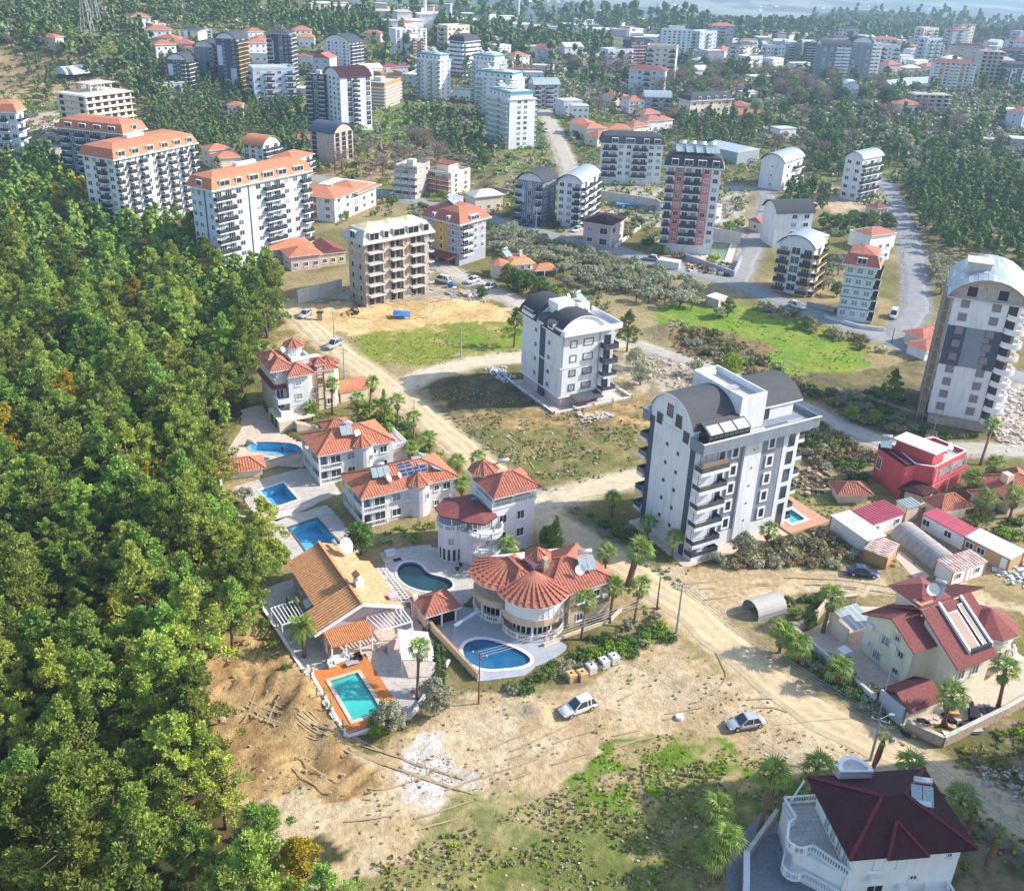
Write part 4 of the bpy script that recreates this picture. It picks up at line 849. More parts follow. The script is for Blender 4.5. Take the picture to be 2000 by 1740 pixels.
TW=[
 ('apartment_building','long white nine-storey block with orange mansard roof and navy balconies, nearest the pine forest',(432,541),(611,490),371,(399,526),BLUEW,8,'bbw|wbbwwb','ww|w','mans',dict(tile=ORTILE,dorms=[('S',.11,3.2),('S',.25,1.8),('S',.40,3.0),('S',.55,3.4),('S',.70,3.0),('S',.88,3.4),('W',.5,2.0)])),
 ('apartment_building','white block with orange mansard roof and many small balconies, left of the long nine-storey block',(243,458),(394,415),311,(205,440),WHITE,9,'bwb|bwwbwb|bwb','wwbw','mans',dict(tile=ORTILE,dorms=[('S',.08,2.6),('S',.24,2.6),('S',.42,2.6),('S',.6,2.6),('S',.76,2.6),('S',.92,2.2)])),
 ('apartment_building','white block with orange mansard roof half hidden behind the wider orange-roofed block',(257,390),(297,377),261,(150,372),GREY,9,'wwb','bwbwbwbw','mans',dict(tile=ORTILE,dorms=[('S',.5,2.0),('W',.15,2.6),('W',.38,2.6),('W',.62,2.6),('W',.85,2.6)])),
 ('apartment_building','pale blue apartment block cut by the left edge of the photo, red tiled roof',(50,330),(64,322),219,(-50,330),BLUEW,6,'b','wbwwbw','mans',dict(tile=ORTILE,dorms=[('W',.2,3.0),('W',.6,3)])),
 ('unfinished_apartment_building','bare concrete and brick shell with flat slab top and roof frame, left back',(182,290),(268,275),188,(148,276),CREAM,8,'oooooo','oso','skel',dict()),
 ('apartment_tower','short slate grey tower with white windows beside the pines, leftmost of the slate towers',(369,177),(388,171),118,(338,173),DGREY,7,'bb','.sWb','barx',dict(tile=SHING,wallp=BLUEW)),
 ('apartment_tower','slate and white tower with yellow balcony fronts, second of the slate towers',(422,153),(441,147),93,(394,148),GREY,7,'bb','wsw','barx',dict(tile=SHING,slab=YEL)),
 ('apartment_tower','tallest slate tower with a column of white windows and yellow balcony edges',(467,178),(488,171),77,(439,173),DGREY,12,'bb','.s.s','barx',dict(tile=SHING,slab=YEL,wallp=BLUEW)),
 ('apartment_tower','slender slate and pale grey tower standing alone, rightmost of the slate towers',(569,168),(580,163),67,(530,165),DGREY,12,'b','b.ws','hip',dict(tile=SHING,wallp=BLUEW)),
 ('apartment_building','white block with navy arched roof segments behind the brown-roofed white tower',(685,141),(708,137),84,(617,139),WHITE,8,'bbb','swswsws','barx',dict(tile=SHING)),
 ('apartment_tower','near-black tower with white edged balconies attached left of the brown-roofed white tower',(602,238),(638,240),148,None,DGREY,10,'bwb','w','flat',dict()),
 ('apartment_tower','white tower with brown barrel roof and rows of small dark windows above a terrace pool',(668,252),(727,247),152,(640,242),WHITE,10,'.Wb.W','wwww','barx',dict(tile=MAROON,fr=FRAMEW)),
 ('unfinished_apartment_building','raw grey-brown concrete building with arched roof and scaffolding above the dug slope',(655,322),(691,313),262,(619,312),CONC,6,'ooo','o.s','bary',dict(tile=DGREY)),
 ('apartment_building','white building with lime green roof edges and arched gable beside the pines',(517,337),(550,328),286,(484,330),BLUEW,5,'bb','Www','bary',dict(tile=ORTILE,trim=BRIGHTM)),
 ('apartment_building','low white building with orange hip roof peeking over the long nine-storey block',(576,352),(612,338),313,(540,343),WHITE,3,'bb','b','hip',dict(tile=ORTILE)),
 ('apartment_tower','white tower with turquoise roof edge and green glass bays, leftmost of the turquoise group',(860,200),(880,196),120,(801,197),WHITE,9,'ww','bwsbsb','turq',dict(rail=SAGE,gl=SAGE)),
 ('apartment_tower','white tower with turquoise roof edge behind the others of its group',(964,206),(987,201),122,(904,204),WHITE,9,'wb','bwswwb','turq',dict(rail=SAGE,gl=SAGE)),
 ('apartment_tower','wide white tower with turquoise roof edge and arched openings, middle of its group',(1000,238),(1022,232),157,(910,234),WHITE,9,'ww','bwswws','turq',dict(rail=SAGE,gl=SAGE)),
 ('apartment_tower','nearest turquoise-trimmed white tower with paired windows and side glass bays',(993,292),(1042,288),196,(974,276),WHITE,9,'.ww.','b','turq',dict(rail=SAGE,gl=GLASS,D=12,E='b')),
 ('apartment_building','grey stone building with grey vaulted roof right behind the nearest turquoise-trimmed tower',(1042,214),(1090,213),166,None,MGREY,5,'bwbw','w','barx',dict(tile=SHEET)),
 ('apartment_tower','pale stepped tower with brown slabs in front of the far pine belt, rear part',(774,115),(834,113),60,None,PALE,10,'wwbwww','w','flat',dict(rail=MAROON2)),
 ('apartment_tower','pale lower tower with brown slab edges in front of the stepped tower',(797,119),(828,118),76,None,WHITE,7,'wbwb','w','flat',dict(rail=MAROON2,pent=1)),
 ('apartment_building','dark ribbed building with white floor slabs in front of the far pine belt',(906,151),(934,147),82,(868,149),GREY,8,'bbb','bbbb','mans',dict(tile=SHING,rail=WHITE,dorms=[])),
 ('unfinished_apartment_building','building wrapped in tan scaffolding sheets left of the leftmost turquoise tower',(752,213),(784,200),166,(728,200),WOODT,7,'---','---','flat',dict(rail=YEL)),
 ('unfinished_apartment_building','tall tan sheeted shell behind the wrapped scaffolding building',(745,190),(786,188),146,None,WOODT,8,'---','-','flat',dict(rail=WOODT)),
 ('apartment_building','small weathered tan apartment house with open balconies beside the cream one',(815,389),(840,376),331,(778,381),CONC,4,'ww','bbb','flat',dict(rail=CONC2,tile=RTILE)),
 ('apartment_building','cream and orange stepped apartment house with red roof terrace',(881,385),(918,373),343,(845,373),CREAM,4,'ww','bb','flat',dict(rail=ORTILE,pent=2)),
 ('apartment_building','grey building with grey vaulted roof and white balconies above parked blue cars',(1057,438),(1083,425),357,(1006,431),GREY,5,'ww','bsWsb','barx',dict(tile=SHING,slab=WHITE,wallp=BLUEW)),
 ('apartment_building','white and brown building with blue-grey vaulted roof, narrower neighbour of the grey vaulted one',(1131,447),(1164,423),358,(1098,433),WHITE,6,'bb','wwb','barx',dict(tile=SHEET,rail=RAILD)),
 ('apartment_building','wide white six-storey building with rows of black balcony rails and grey roof storey',(1172,359),(1288,363),279,None,WHITE,5,'bbwwbbww','w','mans',dict(tile=SHING,dorms=[('S',.2,2.4),('S',.45,3.2),('S',.72,2),('S',.9,2.4)],z0=2.6,E='www')),
 ('apartment_tower','tall white, salmon and grey tower with dark roof dormers and solar panels',(1286,490),(1388,498),322,None,WHITE,9,'bPbbPw','w','mans',dict(tile=SHING,dorms=[('S',.15,2),('S',.4,2.4),('S',.65,2.4),('S',.9,2)],z0=2.5,solar=8,E='www')),
 ('house','lilac two-storey house with dark red hip roofs beside the walled yard',(1190,486),(1216,470),440,(1147,472),PINK,2,'Ww','wW','hip',dict(tile=MAROON)),
 ('apartment_building','white grey-vaulted building with three small windows in its left wall, behind dark pines',(1524,374),(1561,360),318,(1481,366),WHITE,3,'wb','.s.','barx',dict(tile=SHEET)),
 ('apartment_building','white six-storey building with metal vaulted roof standing between two pine groups',(1671,394),(1708,385),311,(1637,387),WHITE,5,'bbb','ww','barx',dict(tile=SHEET,rail=RAILD)),
 ('apartment_building','white building with flat white side wall and dark grey vault, behind the narrow yellow-balcony tower',(1508,484),(1578,482),416,None,WHITE,4,'.ww','s','barx',dict(tile=SHING,D=9)),
 ('apartment_tower','narrow white tower with yellow balcony fronts and an arched white roof',(1508,566),(1576,580),474,None,WHITE,5,'bWb','b','bary',dict(tile=SHEET,slab=YEL,D=8,E='b')),
 ('apartment_building','white building with red mansard roof and dark string courses beside the asphalt road junction',(1633,622),(1691,631),514,None,BLUEW,5,'www','w','mans',dict(tile=RTILE,dorms=[('S',.5,2.2),('E',.35,2),('E',.7,2)],bands=1,E='bbb',gl=SAGE)),
 ('apartment_tower','dark brown office-like tower with pale slabs at the far pine belt end',(1228,136),(1272,135),83,None,DGREY,8,'bbb','b','flat',dict(rail=MAROON2,slab=WHITE,pent=1)),
 ('apartment_tower','tallest far white tower with rows of dark arched windows',(1289,121),(1345,123),60,None,WHITE,11,'wwwwww','w','flat',dict(pent=1)),
 ('apartment_building','white building with blue arched gable in front of the tallest far white tower',(1300,129),(1328,130),100,None,WHITE,4,'ww','w','bary',dict(tile=SHEET)),
 ('apartment_building','grey narrow far block just right of the tallest far white tower',(1345,126),(1366,127),100,None,MGREY,4,'ww','w','bary',dict(tile=SHING)),
 ('apartment_building','grey-blue far pair of blocks left of the tall grey and white towers',(1512,123),(1560,124),88,None,GREY,6,'bwbw','w','flat',dict(E='w')),
 ('apartment_tower','dark far slab left edge of the tall grey and white tower cluster',(1570,128),(1596,129),86,None,DGREY,8,'bb','w','flat',dict()),
 ('apartment_tower','grey far tower with domed roof and white balconies on its right',(1594,162),(1650,163),88,None,GREY,11,'wwbb','w','barx',dict(tile=SHING,rail=WHITE)),
 ('apartment_tower','widest grey far tower with white middle band at the olive slope',(1652,160),(1692,161),83,None,GREY,11,'wsw','w','bary',dict(tile=SHING,rail=WHITE)),
 ('apartment_tower','white far tower with stacked balconies, right end of the grey cluster',(1692,158),(1710,158),86,None,WHITE,10,'bb','w','flat',dict(rail=WHITE)),
 ('apartment_building','slim white tower with rounded top among the olive trees',(1647,207),(1671,208),166,None,WHITE,5,'s-','w','bary',dict(tile=WHITE2)),
 ('apartment_tower','white far tower with arched black windows and dark rounded cap near the right',(1808,120),(1840,121),88,None,WHITE,6,'www','w','bary',dict(tile=SHING)),
 ('apartment_building','broad brown-grey far building with maroon roof near the right edge',(1856,124),(1917,126),90,None,CONC,6,'wwwww','w','hip',dict(tile=MAROON)),
 ('apartment_building','yellow-striped grey and white building with brown roof tiles near the right edge',(1815,180),(1895,184),122,None,PALE,9,'bPwbbPwb','w','hip',dict(tile=MAROON2,pm=YEL,rail=WHITE)),
 ('unfinished_apartment_building','bare beige frame of a tall building near the right edge',(1905,172),(1946,174),100,None,CONC2,9,'oooo','o','skel',dict()),
 ('apartment_building','dark grey building with white pillars at the right edge',(1955,176),(2010,178),133,None,DGREY,5,'wPwPw','w','mans',dict(tile=SHING,dorms=[],pm=WHITE)),
 ('apartment_building','long dark far building behind the one with white pillars',(1955,128),(2030,130),98,None,DGREY,4,'bwbwb','w','hip',dict(tile=MAROON)),
 ('unfinished_apartment_building','low concrete frame of four storeys behind the red-roofed farmhouse',(1782,218),(1850,220),184,None,CONC,4,'ooooo','o','skel0',dict()),
 ('apartment_building','white stone building with row of rooftop dormers half behind pines',(1345,237),(1425,232),197,None,CREAM,3,'wwwww','w','mans',dict(tile=SHING,dorms=[('S',.2,1.6),('S',.4,1.6),('S',.6,1.6),('S',.8,1.6)])),
 ('apartment_building','small grey white block with arched dormers above the red-roofed villas',(1258,220),(1308,221),190,None,MGREY,3,'wbwb','w','barx',dict(tile=SHEET)),
 ('apartment_tower','pale lilac far block at the foot of the wooded hill',(303,86),(328,85),50,None,PINK,6,'ww','w','flat',dict()),
 ('apartment_building','far block with cream balconies below the wooded hill',(352,92),(392,94),58,None,PALE,6,'wwb','w','hip',dict(tile=SHING,rail=CREAM)),
 ('apartment_building','white far block beside the one with cream balconies',(394,92),(417,92),62,None,BLUEW,5,'sw','w','flat',dict()),
]
def build_towers():
    for i,(nm,lab,F,Rr,ty,L,wall,n,S,Wp,roof,o) in enumerate(TW):
        t,W,D,H=tower(nm,lab,F,Rr,ty=ty,L=L,D=o.get('D',max(9,0)),wall=wall)
        if L is None and 'D' not in o: pass
        z0=o.get('z0',.4); n_=n; fh=(H-z0-.3)/n_
        sk=dict(rail=o.get('rail',RAILD),slab=o.get('slab',WHITE),gl=o.get('gl',GLASS),fr=o.get('fr',FRAMEW),pm=o.get('pm',SALM),bd=1.3)
        if o.get('wallp'): strip(t,'W',W,D,D*.66,D*.97,fh*1.2,fh*(n*.45),o['wallp'],'wall_panel'); strip(t,'W',W,D,D*.05,D*.3,fh*(n*.5),fh*(n*.9),o['wallp'],'wall_panel')
        facade(t,W,D,'S',S,n_,z0,fh,**sk)
        if L is not None: facade(t,W,D,'W',Wp,n_,z0,fh,**sk)
        if o.get('E'): facade(t,W,D,'E',o['E'],n_,z0,fh,**sk)
        tile=o.get('tile',SHING)
        if roof=='mans':
            hh=1 if H>12 else .8
            dm=[(f,(W if f in'SN' else D)*a,w) for f,a,w in o['dorms']]
            mansard(t,W,D,H,tile,ov=.8,h1=2.5*hh,in1=1.1,h2=1.0,dorm=dm,dh=1.4*hh)
            if tile is ORTILE and W>15: block(t,W*.35,D*.45,W*.55,D*.6,H+3.3,H+4.3,WHITE2,'roof_box')
        elif roof=='barx': barrel(t,W,D,H,min(3.6,D*.3),tile,'x',trim=o.get('trim',DGREY),wall=WHITE)
        elif roof=='bary': barrel(t,W,D,H,min(3.6,W*.3),tile,'y',trim=o.get('trim',DGREY),wall=WHITE if wall is not CONC else CONC)
        elif roof=='hip': hip_roof(t,0,0,W,D,H,min(W,D)*.2,tile,ov=.8,ribs=None)
        elif roof=='flat':
            parapet(t,W,D,H,wall,.8)
            p=o.get('pent',0)
            if p: block(t,W*.25,D*.3,W*.75,D*.8,H,H+2.6,wall); block(t,W*.22,D*.27,W*.78,D*.83,H+2.603,H+2.8,MAROON2 if p==2 else CONC2,'slab')
            else: block(t,W*.4,D*.4,W*.65,D*.7,H,H+1.9,CONC2,'stair_head')
        elif roof=='turq':
            mb=MB(); mb.box(-.6,-.6,H,W+.6,D+.6,H+.25,0); mb.build('cornice',WHITE2,t)
            mb=MB(); mb.box(.8,.8,H+.25,W-.8,D-.8,H+2.3,0); mb.build('attic_wall',WHITE,t)
            for k in range(6): win(t,'W',W,D,D*(k+.5)/6,H+.6,1.2,1.2,out=-.8,sill=False)
            mb=MB(); mb.box(.2,.2,H+2.3,W-.2,D-.2,H+2.9,0); mb.build('roof_edge',TURQ,t)
            mb=MB(); mb.box(1.2,1.2,H+2.9,W-1.2,D-1.2,H+3.1,0); mb.build('roof_slab',CONC2,t)
            solar_heater(t,W*.5,D*.5,H+3.1,.3,1.3,3); solar_heater(t,W*.3,D*.75,H+3.1,.3,1.3,3)
        elif roof.startswith('skel'):
            bd=MB()
            for k in range(1,n+1): bd.box(-.9,-.9,z0+k*fh-.15,W+.9,D+.9,z0+k*fh+.05)
            bd.build('floor_slab',CONC2,t)
            if roof=='skel':
                c=MB()
                for a in(.35,.5,.65,.8):
                    for b in(.35,.7): c.box(W*a-.2,D*b-.2,H,W*a+.2,D*b+.2,H+2.8)
                c.build('column',CONC2,t); block(t,W*.3,D*.28,W*.86,D*.78,H+2.8,H+3.05,CONC2,'slab')
                for a in [(k+.5)/6 for k in range(6)]: strip(t,'S',W,D,W*a+.9,W*a+1.2,.3,H-.3,BRICK,'brick_infill',.05)
        if o.get('solar'):
            for k in range(o['solar']): solar_heater(t,W*(.25+.55*(k%4)/3),D*(.35+.3*(k//4)),H+3.3,.25,1.25,3)
        if o.get('bands'): bands(t,W,D,[z0+k*fh for k in range(1,n)],DGREY)
# ------------------------------------------------------------------ near buildings
class Fr:
    """a house and its own axes: x along the right-hand front, y along the left-hand side"""
    def __init__(s,name,label,cat,F=None,z=0,ang=30,world=None,group=None):
        p=G(F[0],F[1],z) if F else Vector((*world,0)); s.o=(p.x,p.y); s.a=R(ang); s.t=thing(name,label,cat,(p.x,p.y,0),s.a,group)
    def w(s,x,y): c,n=math.cos(s.a),math.sin(s.a); return (s.o[0]+c*x-n*y,s.o[1]+n*x+c*y)
    def l(s,px,py,z=0):
        p=G(px,py,z); dx,dy=p.x-s.o[0],p.y-s.o[1]; c,n=math.cos(s.a),math.sin(s.a); return (c*dx+n*dy,-n*dx+c*dy)
    def occ(s,x0,y0,x1,y1): occ([s.w(x0,y0),s.w(x1,y0),s.w(x1,y1),s.w(x0,y1)])
    def box(s,x0,y0,z0,x1,y1,z1,m,name='wall'):
        b=MB(); b.box(x0,y0,z0,x1,y1,z1); return b.build(name,m,s.t)
    def pr(s,poly,z0,z1,m,name='wall',top=None):
        b=MB(); b.prism(poly,z0,z1,0,True,1 if top else None); return b.build(name,[m,top] if top else m,s.t)
    def win(s,x,y,z,w=1.1,h=1.2,rz=0,**k): return put('window',window_mesh(w,h,**k),s.t,(x,y,z),rz)
def arc(cx,cy,r,a0,a1,n=12): return [(cx+r*math.cos(R(a0+(a1-a0)*i/n)),cy+r*math.sin(R(a0+(a1-a0)*i/n))) for i in range(n+1)]
def panel_on(root,p,u,v,w,h,m,name='solar_panel',th=.06,fr=STEEL,cells=(1,1)):
    """flat panel lying on a slope: p lower left corner, u across, v up the slope (unit vectors)"""
    u=Vector(u).normalized(); v=Vector(v).normalized(); n=u.cross(v); p=Vector(p)+n*.12; mb=MB()
    a=[p,p+u*w,p+u*w+v*h,p+v*h]; mb.add(a+[q-n*th for q in a],[(4,7,6,5),(0,4,5,1),(1,5,6,2),(2,6,7,3),(3,7,4,0)],1)
    mb.add([q for q in a],[(0,1,2,3)],1); g=.05
    for i in range(cells[0]):
        for j in range(cells[1]):
            q=p+u*(w*i/cells[0]+g)+v*(h*j/cells[1]+g)+n*.006; ww=w/cells[0]-2*g; hh=h/cells[1]-2*g
            mb.add([q,q+u*ww,q+u*ww+v*hh,q+v*hh],[(0,1,2,3)],0)
    return mb.build(name,[m,fr],root)
def pool(name,label,poly,z,depth,water,wz,tile=POOLB,rim=None,rimw=.35,steps=None):
    """poly in world coordinates"""
    t=thing(name,label,'swimming pool',(0,0,0)); b=MB(); n=len(poly)
    for i in range(n):
        a,c=poly[i],poly[(i+1)%n]; b.add([(a[0],a[1],z-.01),(c[0],c[1],z-.01),(c[0],c[1],z-depth),(a[0],a[1],z-depth)],[(0,1,2,3)])
    b.add([(p[0],p[1],z-depth) for p in poly],[tuple(range(n))]); b.build('basin',tile,t)
    if rim:
        cx=sum(p[0] for p in poly)/n; cy=sum(p[1] for p in poly)/n; out=offset(poly,rimw)
        r=MB(); r.holed(out,[poly],z+.06); 
        m=len(out)
        for L in (out,poly):
            k=len(L)
            for i in range(k): r.add([(*L[i],z-.2),(*L[(i+1)%k],z-.2),(*L[(i+1)%k],z+.06),(*L[i],z+.06)],[(0,1,2,3)])
        r.build('coping',rim,t)
    if water:
        w_=MB(); w_.add([(p[0],p[1],wz) for p in offset(poly,-.02)],[tuple(range(n))]); o=w_.build('pool_water',water,t)
    PITS.append(offset(poly,.45)); return t
def offset(poly,d):
    n=len(poly); a=sum(poly[i][0]*poly[(i+1)%n][1]-poly[(i+1)%n][0]*poly[i][1] for i in range(n)); s=1 if a>0 else -1; out=[]
    for i in range(n):
        p0,p1,p2=[Vector(poly[(i+k)%n]) for k in(-1,0,1)]; e1=(p1-p0).normalized(); e2=(p2-p1).normalized()
        n1=Vector((e1.y,-e1.x))*s; n2=Vector((e2.y,-e2.x))*s; m=(n1+n2); m=m/max(.3,m.length**2/2) ; q=p1+m*d; out.append((q.x,q.y))
    return out
def slab(name,outer,holes,z,m,th=.5,kind='structure',label=None,cat=None):
    b=MB(); b.holed(outer,holes,z)
    n=len(outer)
    for i in range(n): b.add([(*outer[i],z-th),(*outer[(i+1)%n],z-th),(*outer[(i+1)%n],z),(*outer[i],z)],[(0,1,2,3)])
    o=b.build(name,m); 
    if kind: o['kind']=kind
    if label: tag(o,label,cat)
    FLATS.append(outer); OCCS.append((sum(p[0] for p in outer)/n,sum(p[1] for p in outer)/n,max(math.hypot(p[0]-outer[0][0],p[1]-outer[0][1]) for p in outer),list(outer)))
    return o
FLATS=[]
def wall_run(name,label,pts,h,th,m,cap=None,z0=-.4,cat='garden wall',posts=0,pm=None):
    t=thing(name,label,cat,(pts[0][0],pts[0][1],0)); o=Vector(pts[0]); b=MB(); c_=MB()
    for a,c in zip(pts[:-1],pts[1:]):
        a=Vector(a)-o; c=Vector(c)-o; b.bar((a.x,a.y,(h+z0)/2),(c.x,c.y,(h+z0)/2),th,0,h-z0)
        c_.bar((a.x,a.y,h+.04),(c.x,c.y,h+.04),th+.1,0,.09)
    b.build('wall',m,t)
    if cap: c_.build('coping',cap,t)
    if posts:
        for a,c in zip(pts[:-1],pts[1:]):
            a=Vector(a)-o; c=Vector(c)-o; k=max(1,int((c-a).length/posts))
            for i in range(k):
                q=a.lerp(c,i/k); p=MB(); p.box(-.18,-.18,0,.18,.18,h+.35); p.box(-.25,-.25,h+.352,.25,.25,h+.45); p.build('post',pm or m,t,loc=(q.x,q.y,0))
    return t
# ---- tall cream/grey block beside the dirt road (six storeys, two vaults)
def near_grey_tower():
    f=Fr('apartment_building','big grey and white six-storey block with two charcoal vaulted roofs beside the dirt road','apartment building',world=(25.5,124.2)); t=f.t; W,D,H=19.6,10.6,18.6
    mb=MB(); mb.box(0,0,-1,W,D,H); mb.build('wall',[GREY],t); f.occ(0,0,W,D)
    strip(t,'W',W,D,1.1,D-1.1,0,H,WHITE,'wall_panel',.06)                        # bright end wall between two slate strips
    strip(t,'W',W,D,.02,1.1,0,H-.02,DGREY,'wall_panel',.05); strip(t,'W',W,D,D-1.1,D-.02,0,H-.02,DGREY,'wall_panel',.05)
    fh=2.95; z1=2.3
    for k in range(5):
        z=z1+k*fh
        for a in(.42,.66): win(t,'W',W,D,D*a,z+1.0+(.35 if a<.5 else -.1),.5,.55,out=.06,fr=FRAMED,mull=0,sill=False)
    strip(t,'S',W,D,.0,5.8,0,H,WHITE,'wall_panel',.05); strip(t,'S',W,D,5.8,8.9,0,z1+.2,WHITE,'wall_panel',.05)
    strip(t,'S',W,D,8.9,12.1,0,H,WHITE,'wall_panel',.35); strip(t,'S',W,D,12.1,16.6,0,z1+.2,WHITE,'wall_panel',.05)
    strip(t,'S',W,D,16.6,W-.01,0,H,WHITE,'wall_panel',.05)
    for k in range(5):
        z=z1+k*fh
        for a in(7.3,14.2): win(t,'S',W,D,a,z+.55,1.45,2.0,out=.02,fr=WHITE2,fw=.24,deep=.16,mull=0,gl=GLASS,sill=False)
        win(t,'S',W,D,10.6,z+1.2,.22,.22,out=.36,fr=FRAMED,mull=0,sill=False)
    for k in range(-1,5):
        z=z1+k*fh if k>=0 else .25
        balcony(t,'S',W,D,2.6,z,5.0,1.7,rail=RAILG,slab=WHITE,rh=1.15,lip=.42,doorw=3.2,dfr=FRAMED)
        win(t,'S',W,D,5.0,z+.1,.9,2.1,out=.05,fr=FRAMED,mull=0,sill=False)
        balcony(t,'E',W,D,2.4,z,3.6,1.9,rail=RAILG,slab=WHITE,rh=1.15,lip=.42,doorw=2.2,dfr=FRAMED)
        win(t,'S',W,D,W-1.4,z+.1,1.2,2.1,out=.05,fr=FRAMED,mull=0,sill=False)
        if k>=0:
            balcony(t,'N',W,D,W-1.2,z,3.2,1.7,rail=RAILG,slab=WHITE,rh=1.15,lip=.42,dfr=FRAMED)
    c=MB(); zc=z1+4*fh; c.box(.25,-1.6,zc+1.15,4.9,-1.52,zc+1.9); c.build('brown_blind',mat('brown blind',(.25,.17,.12),.8,.1,5,stretch=(8,1,1)),t)
    mb=MB(); mb.box(-.1,-1.9,H-1.15,W+.1,-1.7,H+.55); mb.box(W,-1.7,H-1.15,W+1.9,-1.5,H+.55);mb.box(W+1.7,-1.5,H-1.15,W+1.9,5.2,H+.55); mb.box(-.25,-1.9,H-1.15,-.1,1.1,H+.55); mb.box(W,5,H-1.15,W+1.7,5.2,H+.55)
    mb.box(-.1,-1.7,H-.35,W,.0,H-.2); mb.box(W,-1.5,H-.35,W+1.7,5,H-.2)
    mb.box(-.25,D,H-1.15,3.2,D+1.7,H+.4)
    mb.build('parapet',[GREY],t)
    mb=MB(); mb.box(-.3,-1.95,H+.552,W+.15,-1.65,H+.62); mb.box(W+.15,-1.95,H+.552,W+1.95,-1.65,H+.62); mb.build('parapet_coping',WHITE2,t)
    # set-back top storey, two vaults and the lift block between them
    f.box(0.02,.9,H,7.5,D-.02,H+1.6,WHITE,'attic_wall'); f.box(12.2,1.6,H,W-.6,D-.02,H+2.4,WHITE,'attic_wall')
    def vault(x0,x1,y0,y1,z,h,m,wn):
        A=arc_pts(y0-.3,y1+.3,z,h,18); n=len(A); b=MB()
        top=[(x0,a,q) for a,q in A]+[(x1,a,q) for a,q in A]; bot=[(p[0],p[1],p[2]-.25) for p in top]
        b.add(top,[(i,i+1,n+i+1,n+i) for i in range(n-1)],0); b.add(bot,[(i,n+i,n+i+1,i+1) for i in range(n-1)],1)
        for e in(0,n):
            for i in range(n-1): b.add([top[e+i],top[e+i+1],bot[e+i+1],bot[e+i]],[(0,1,2,3)],1)
        for i in(0,n-1): b.add([top[i],top[n+i],bot[n+i],bot[i]],[(0,1,2,3)],1)
        r=b.build('roof',[CHARC,WHITE2],t)
        g=MB(); g.poly([(x0+.3,a,q-.1) for a,q in arc_pts(y0,y1,z,h-.15,18)]); g.build('gable_wall',wn,r)
        g=MB(); g.poly([(x1-.3,a,q-.1) for a,q in arc_pts(y0,y1,z,h-.15,18)]); g.build('gable_wall',wn,r)
        return r
    vault(-.35,7.55,.9,D,H+1.4,3.6,CHARC,WHITE); vault(12.15,W+.9,1.6,D,H+2.3,2.3,CHARC,WHITE)
    for a,z,w,h in((2.1,H-.6,1.2,1.7),(4.3,H+1.4,1.3,1.9),(6.4,H+.6,1.3,1.9),(8.3,H-1.0,1.2,1.7)): win(t,'W',W,D,D-a if False else a,z,w,h,out=.36 if False else .07,fr=FRAMED,mull=0 if a>5 else 1,gl=GLASS if a<5 else CHARC,sill=False)
    bx=(7.55,.3,12.15,D+.6); b=MB(); zt=H+5.4
    b.box(bx[0],bx[1],H-.3,bx[2],bx[3],zt-1.0,0); b.box(bx[0],bx[1],zt-1,bx[2],bx[1]+.25,zt,0); b.box(bx[0],bx[3]-.25,zt-1,bx[2],bx[3],zt,0); b.box(bx[0],bx[1]+.25,zt-1,bx[0]+.25,bx[3]-.25,zt,0); b.box(bx[2]-.25,bx[1]+.25,zt-1,bx[2],bx[3]-.25,zt,0)
    b.box(bx[0]+.25,bx[1]+.25,zt-1,bx[2]-.25,bx[3]-.25,zt-.96,1); b.build('lift_block',[WHITE,CONC2],t)
    for q in((8.6,8.9),(9.8,9.6)): satdish(t,q[0],q[1],zt-.9,.5,.4)
    b=MB(); b.box(9,4.4,zt-.9,10.6,5.6,zt-.6); b.build('roof_hatch',STEEL,t)
    # glazed terrace room with three pale roof panels
    g=MB(); g.box(1.0,-1.3,H-.2,8.2,.9,H+1.5); g.build('terrace_glazing',GLASS,t)
    for k in range(9): 
        x=1.0+7.2*k/8; q=MB(); q.box(x-.04,-1.36,H-.2,x+.04,-1.301,H+1.5); q.build('glazing_bar',FRAMED,t)
    r=MB(); A=[(.9,-1.45,H+1.5),(8.3,-1.45,H+1.5),(8.3,.85,H+2.7),(.9,.85,H+2.7)]; r.add(A+[(p[0],p[1],p[2]-.1) for p in A],[(0,1,2,3),(7,6,5,4),(0,4,5,1),(1,5,6,2),(2,6,7,3),(3,7,4,0)]); rr=r.build('terrace_roof',CHARC,t)
    u=(1,0,0); v=(0,2.3,1.2)
    for k in range(3): panel_on(t,(1.15+2.4*k,-1.4,H+1.42),u,v,2.15,1.7,mat('cream roof blind',(.62,.55,.42),.6,.06,2),'roof_panel',fr=FRAMED)
    win(t,'S',W,D,13.6,H+.2,1.5,2.1,out=-1.57,fr=FRAMED,mull=1,sill=False)
    # surroundings: paved apron, terracotta deck and pool
    h=[f.w(*p) for p in((19.9,4.9),(23.4,4.0),(23.2,-.6),(19.9,.2))]
    h=[f.w(20.9,5.2),f.w(24.0,4.6),f.w(23.8,-.4),f.w(20.9,-.4)]
    slab('paved_terrace',[f.w(-1.6,-2.6),f.w(18.6,-2.6),f.w(18.6,-.0),f.w(18.6,D+1.2),f.w(-1.6,D+1.2)],[],.14,CREAMP,.5)
    slab('pool_deck',[f.w(18.62,-2.6),f.w(26.8,-2.6),f.w(26.8,8.0),f.w(18.62,8.0)],[h],.34,TERRA,.8)
    pool('swimming_pool','small green-blue pool with white rim on terracotta deck behind the big grey block',h,.34,1.5,WATER,-.1,POOLB,WHITE2,.5)
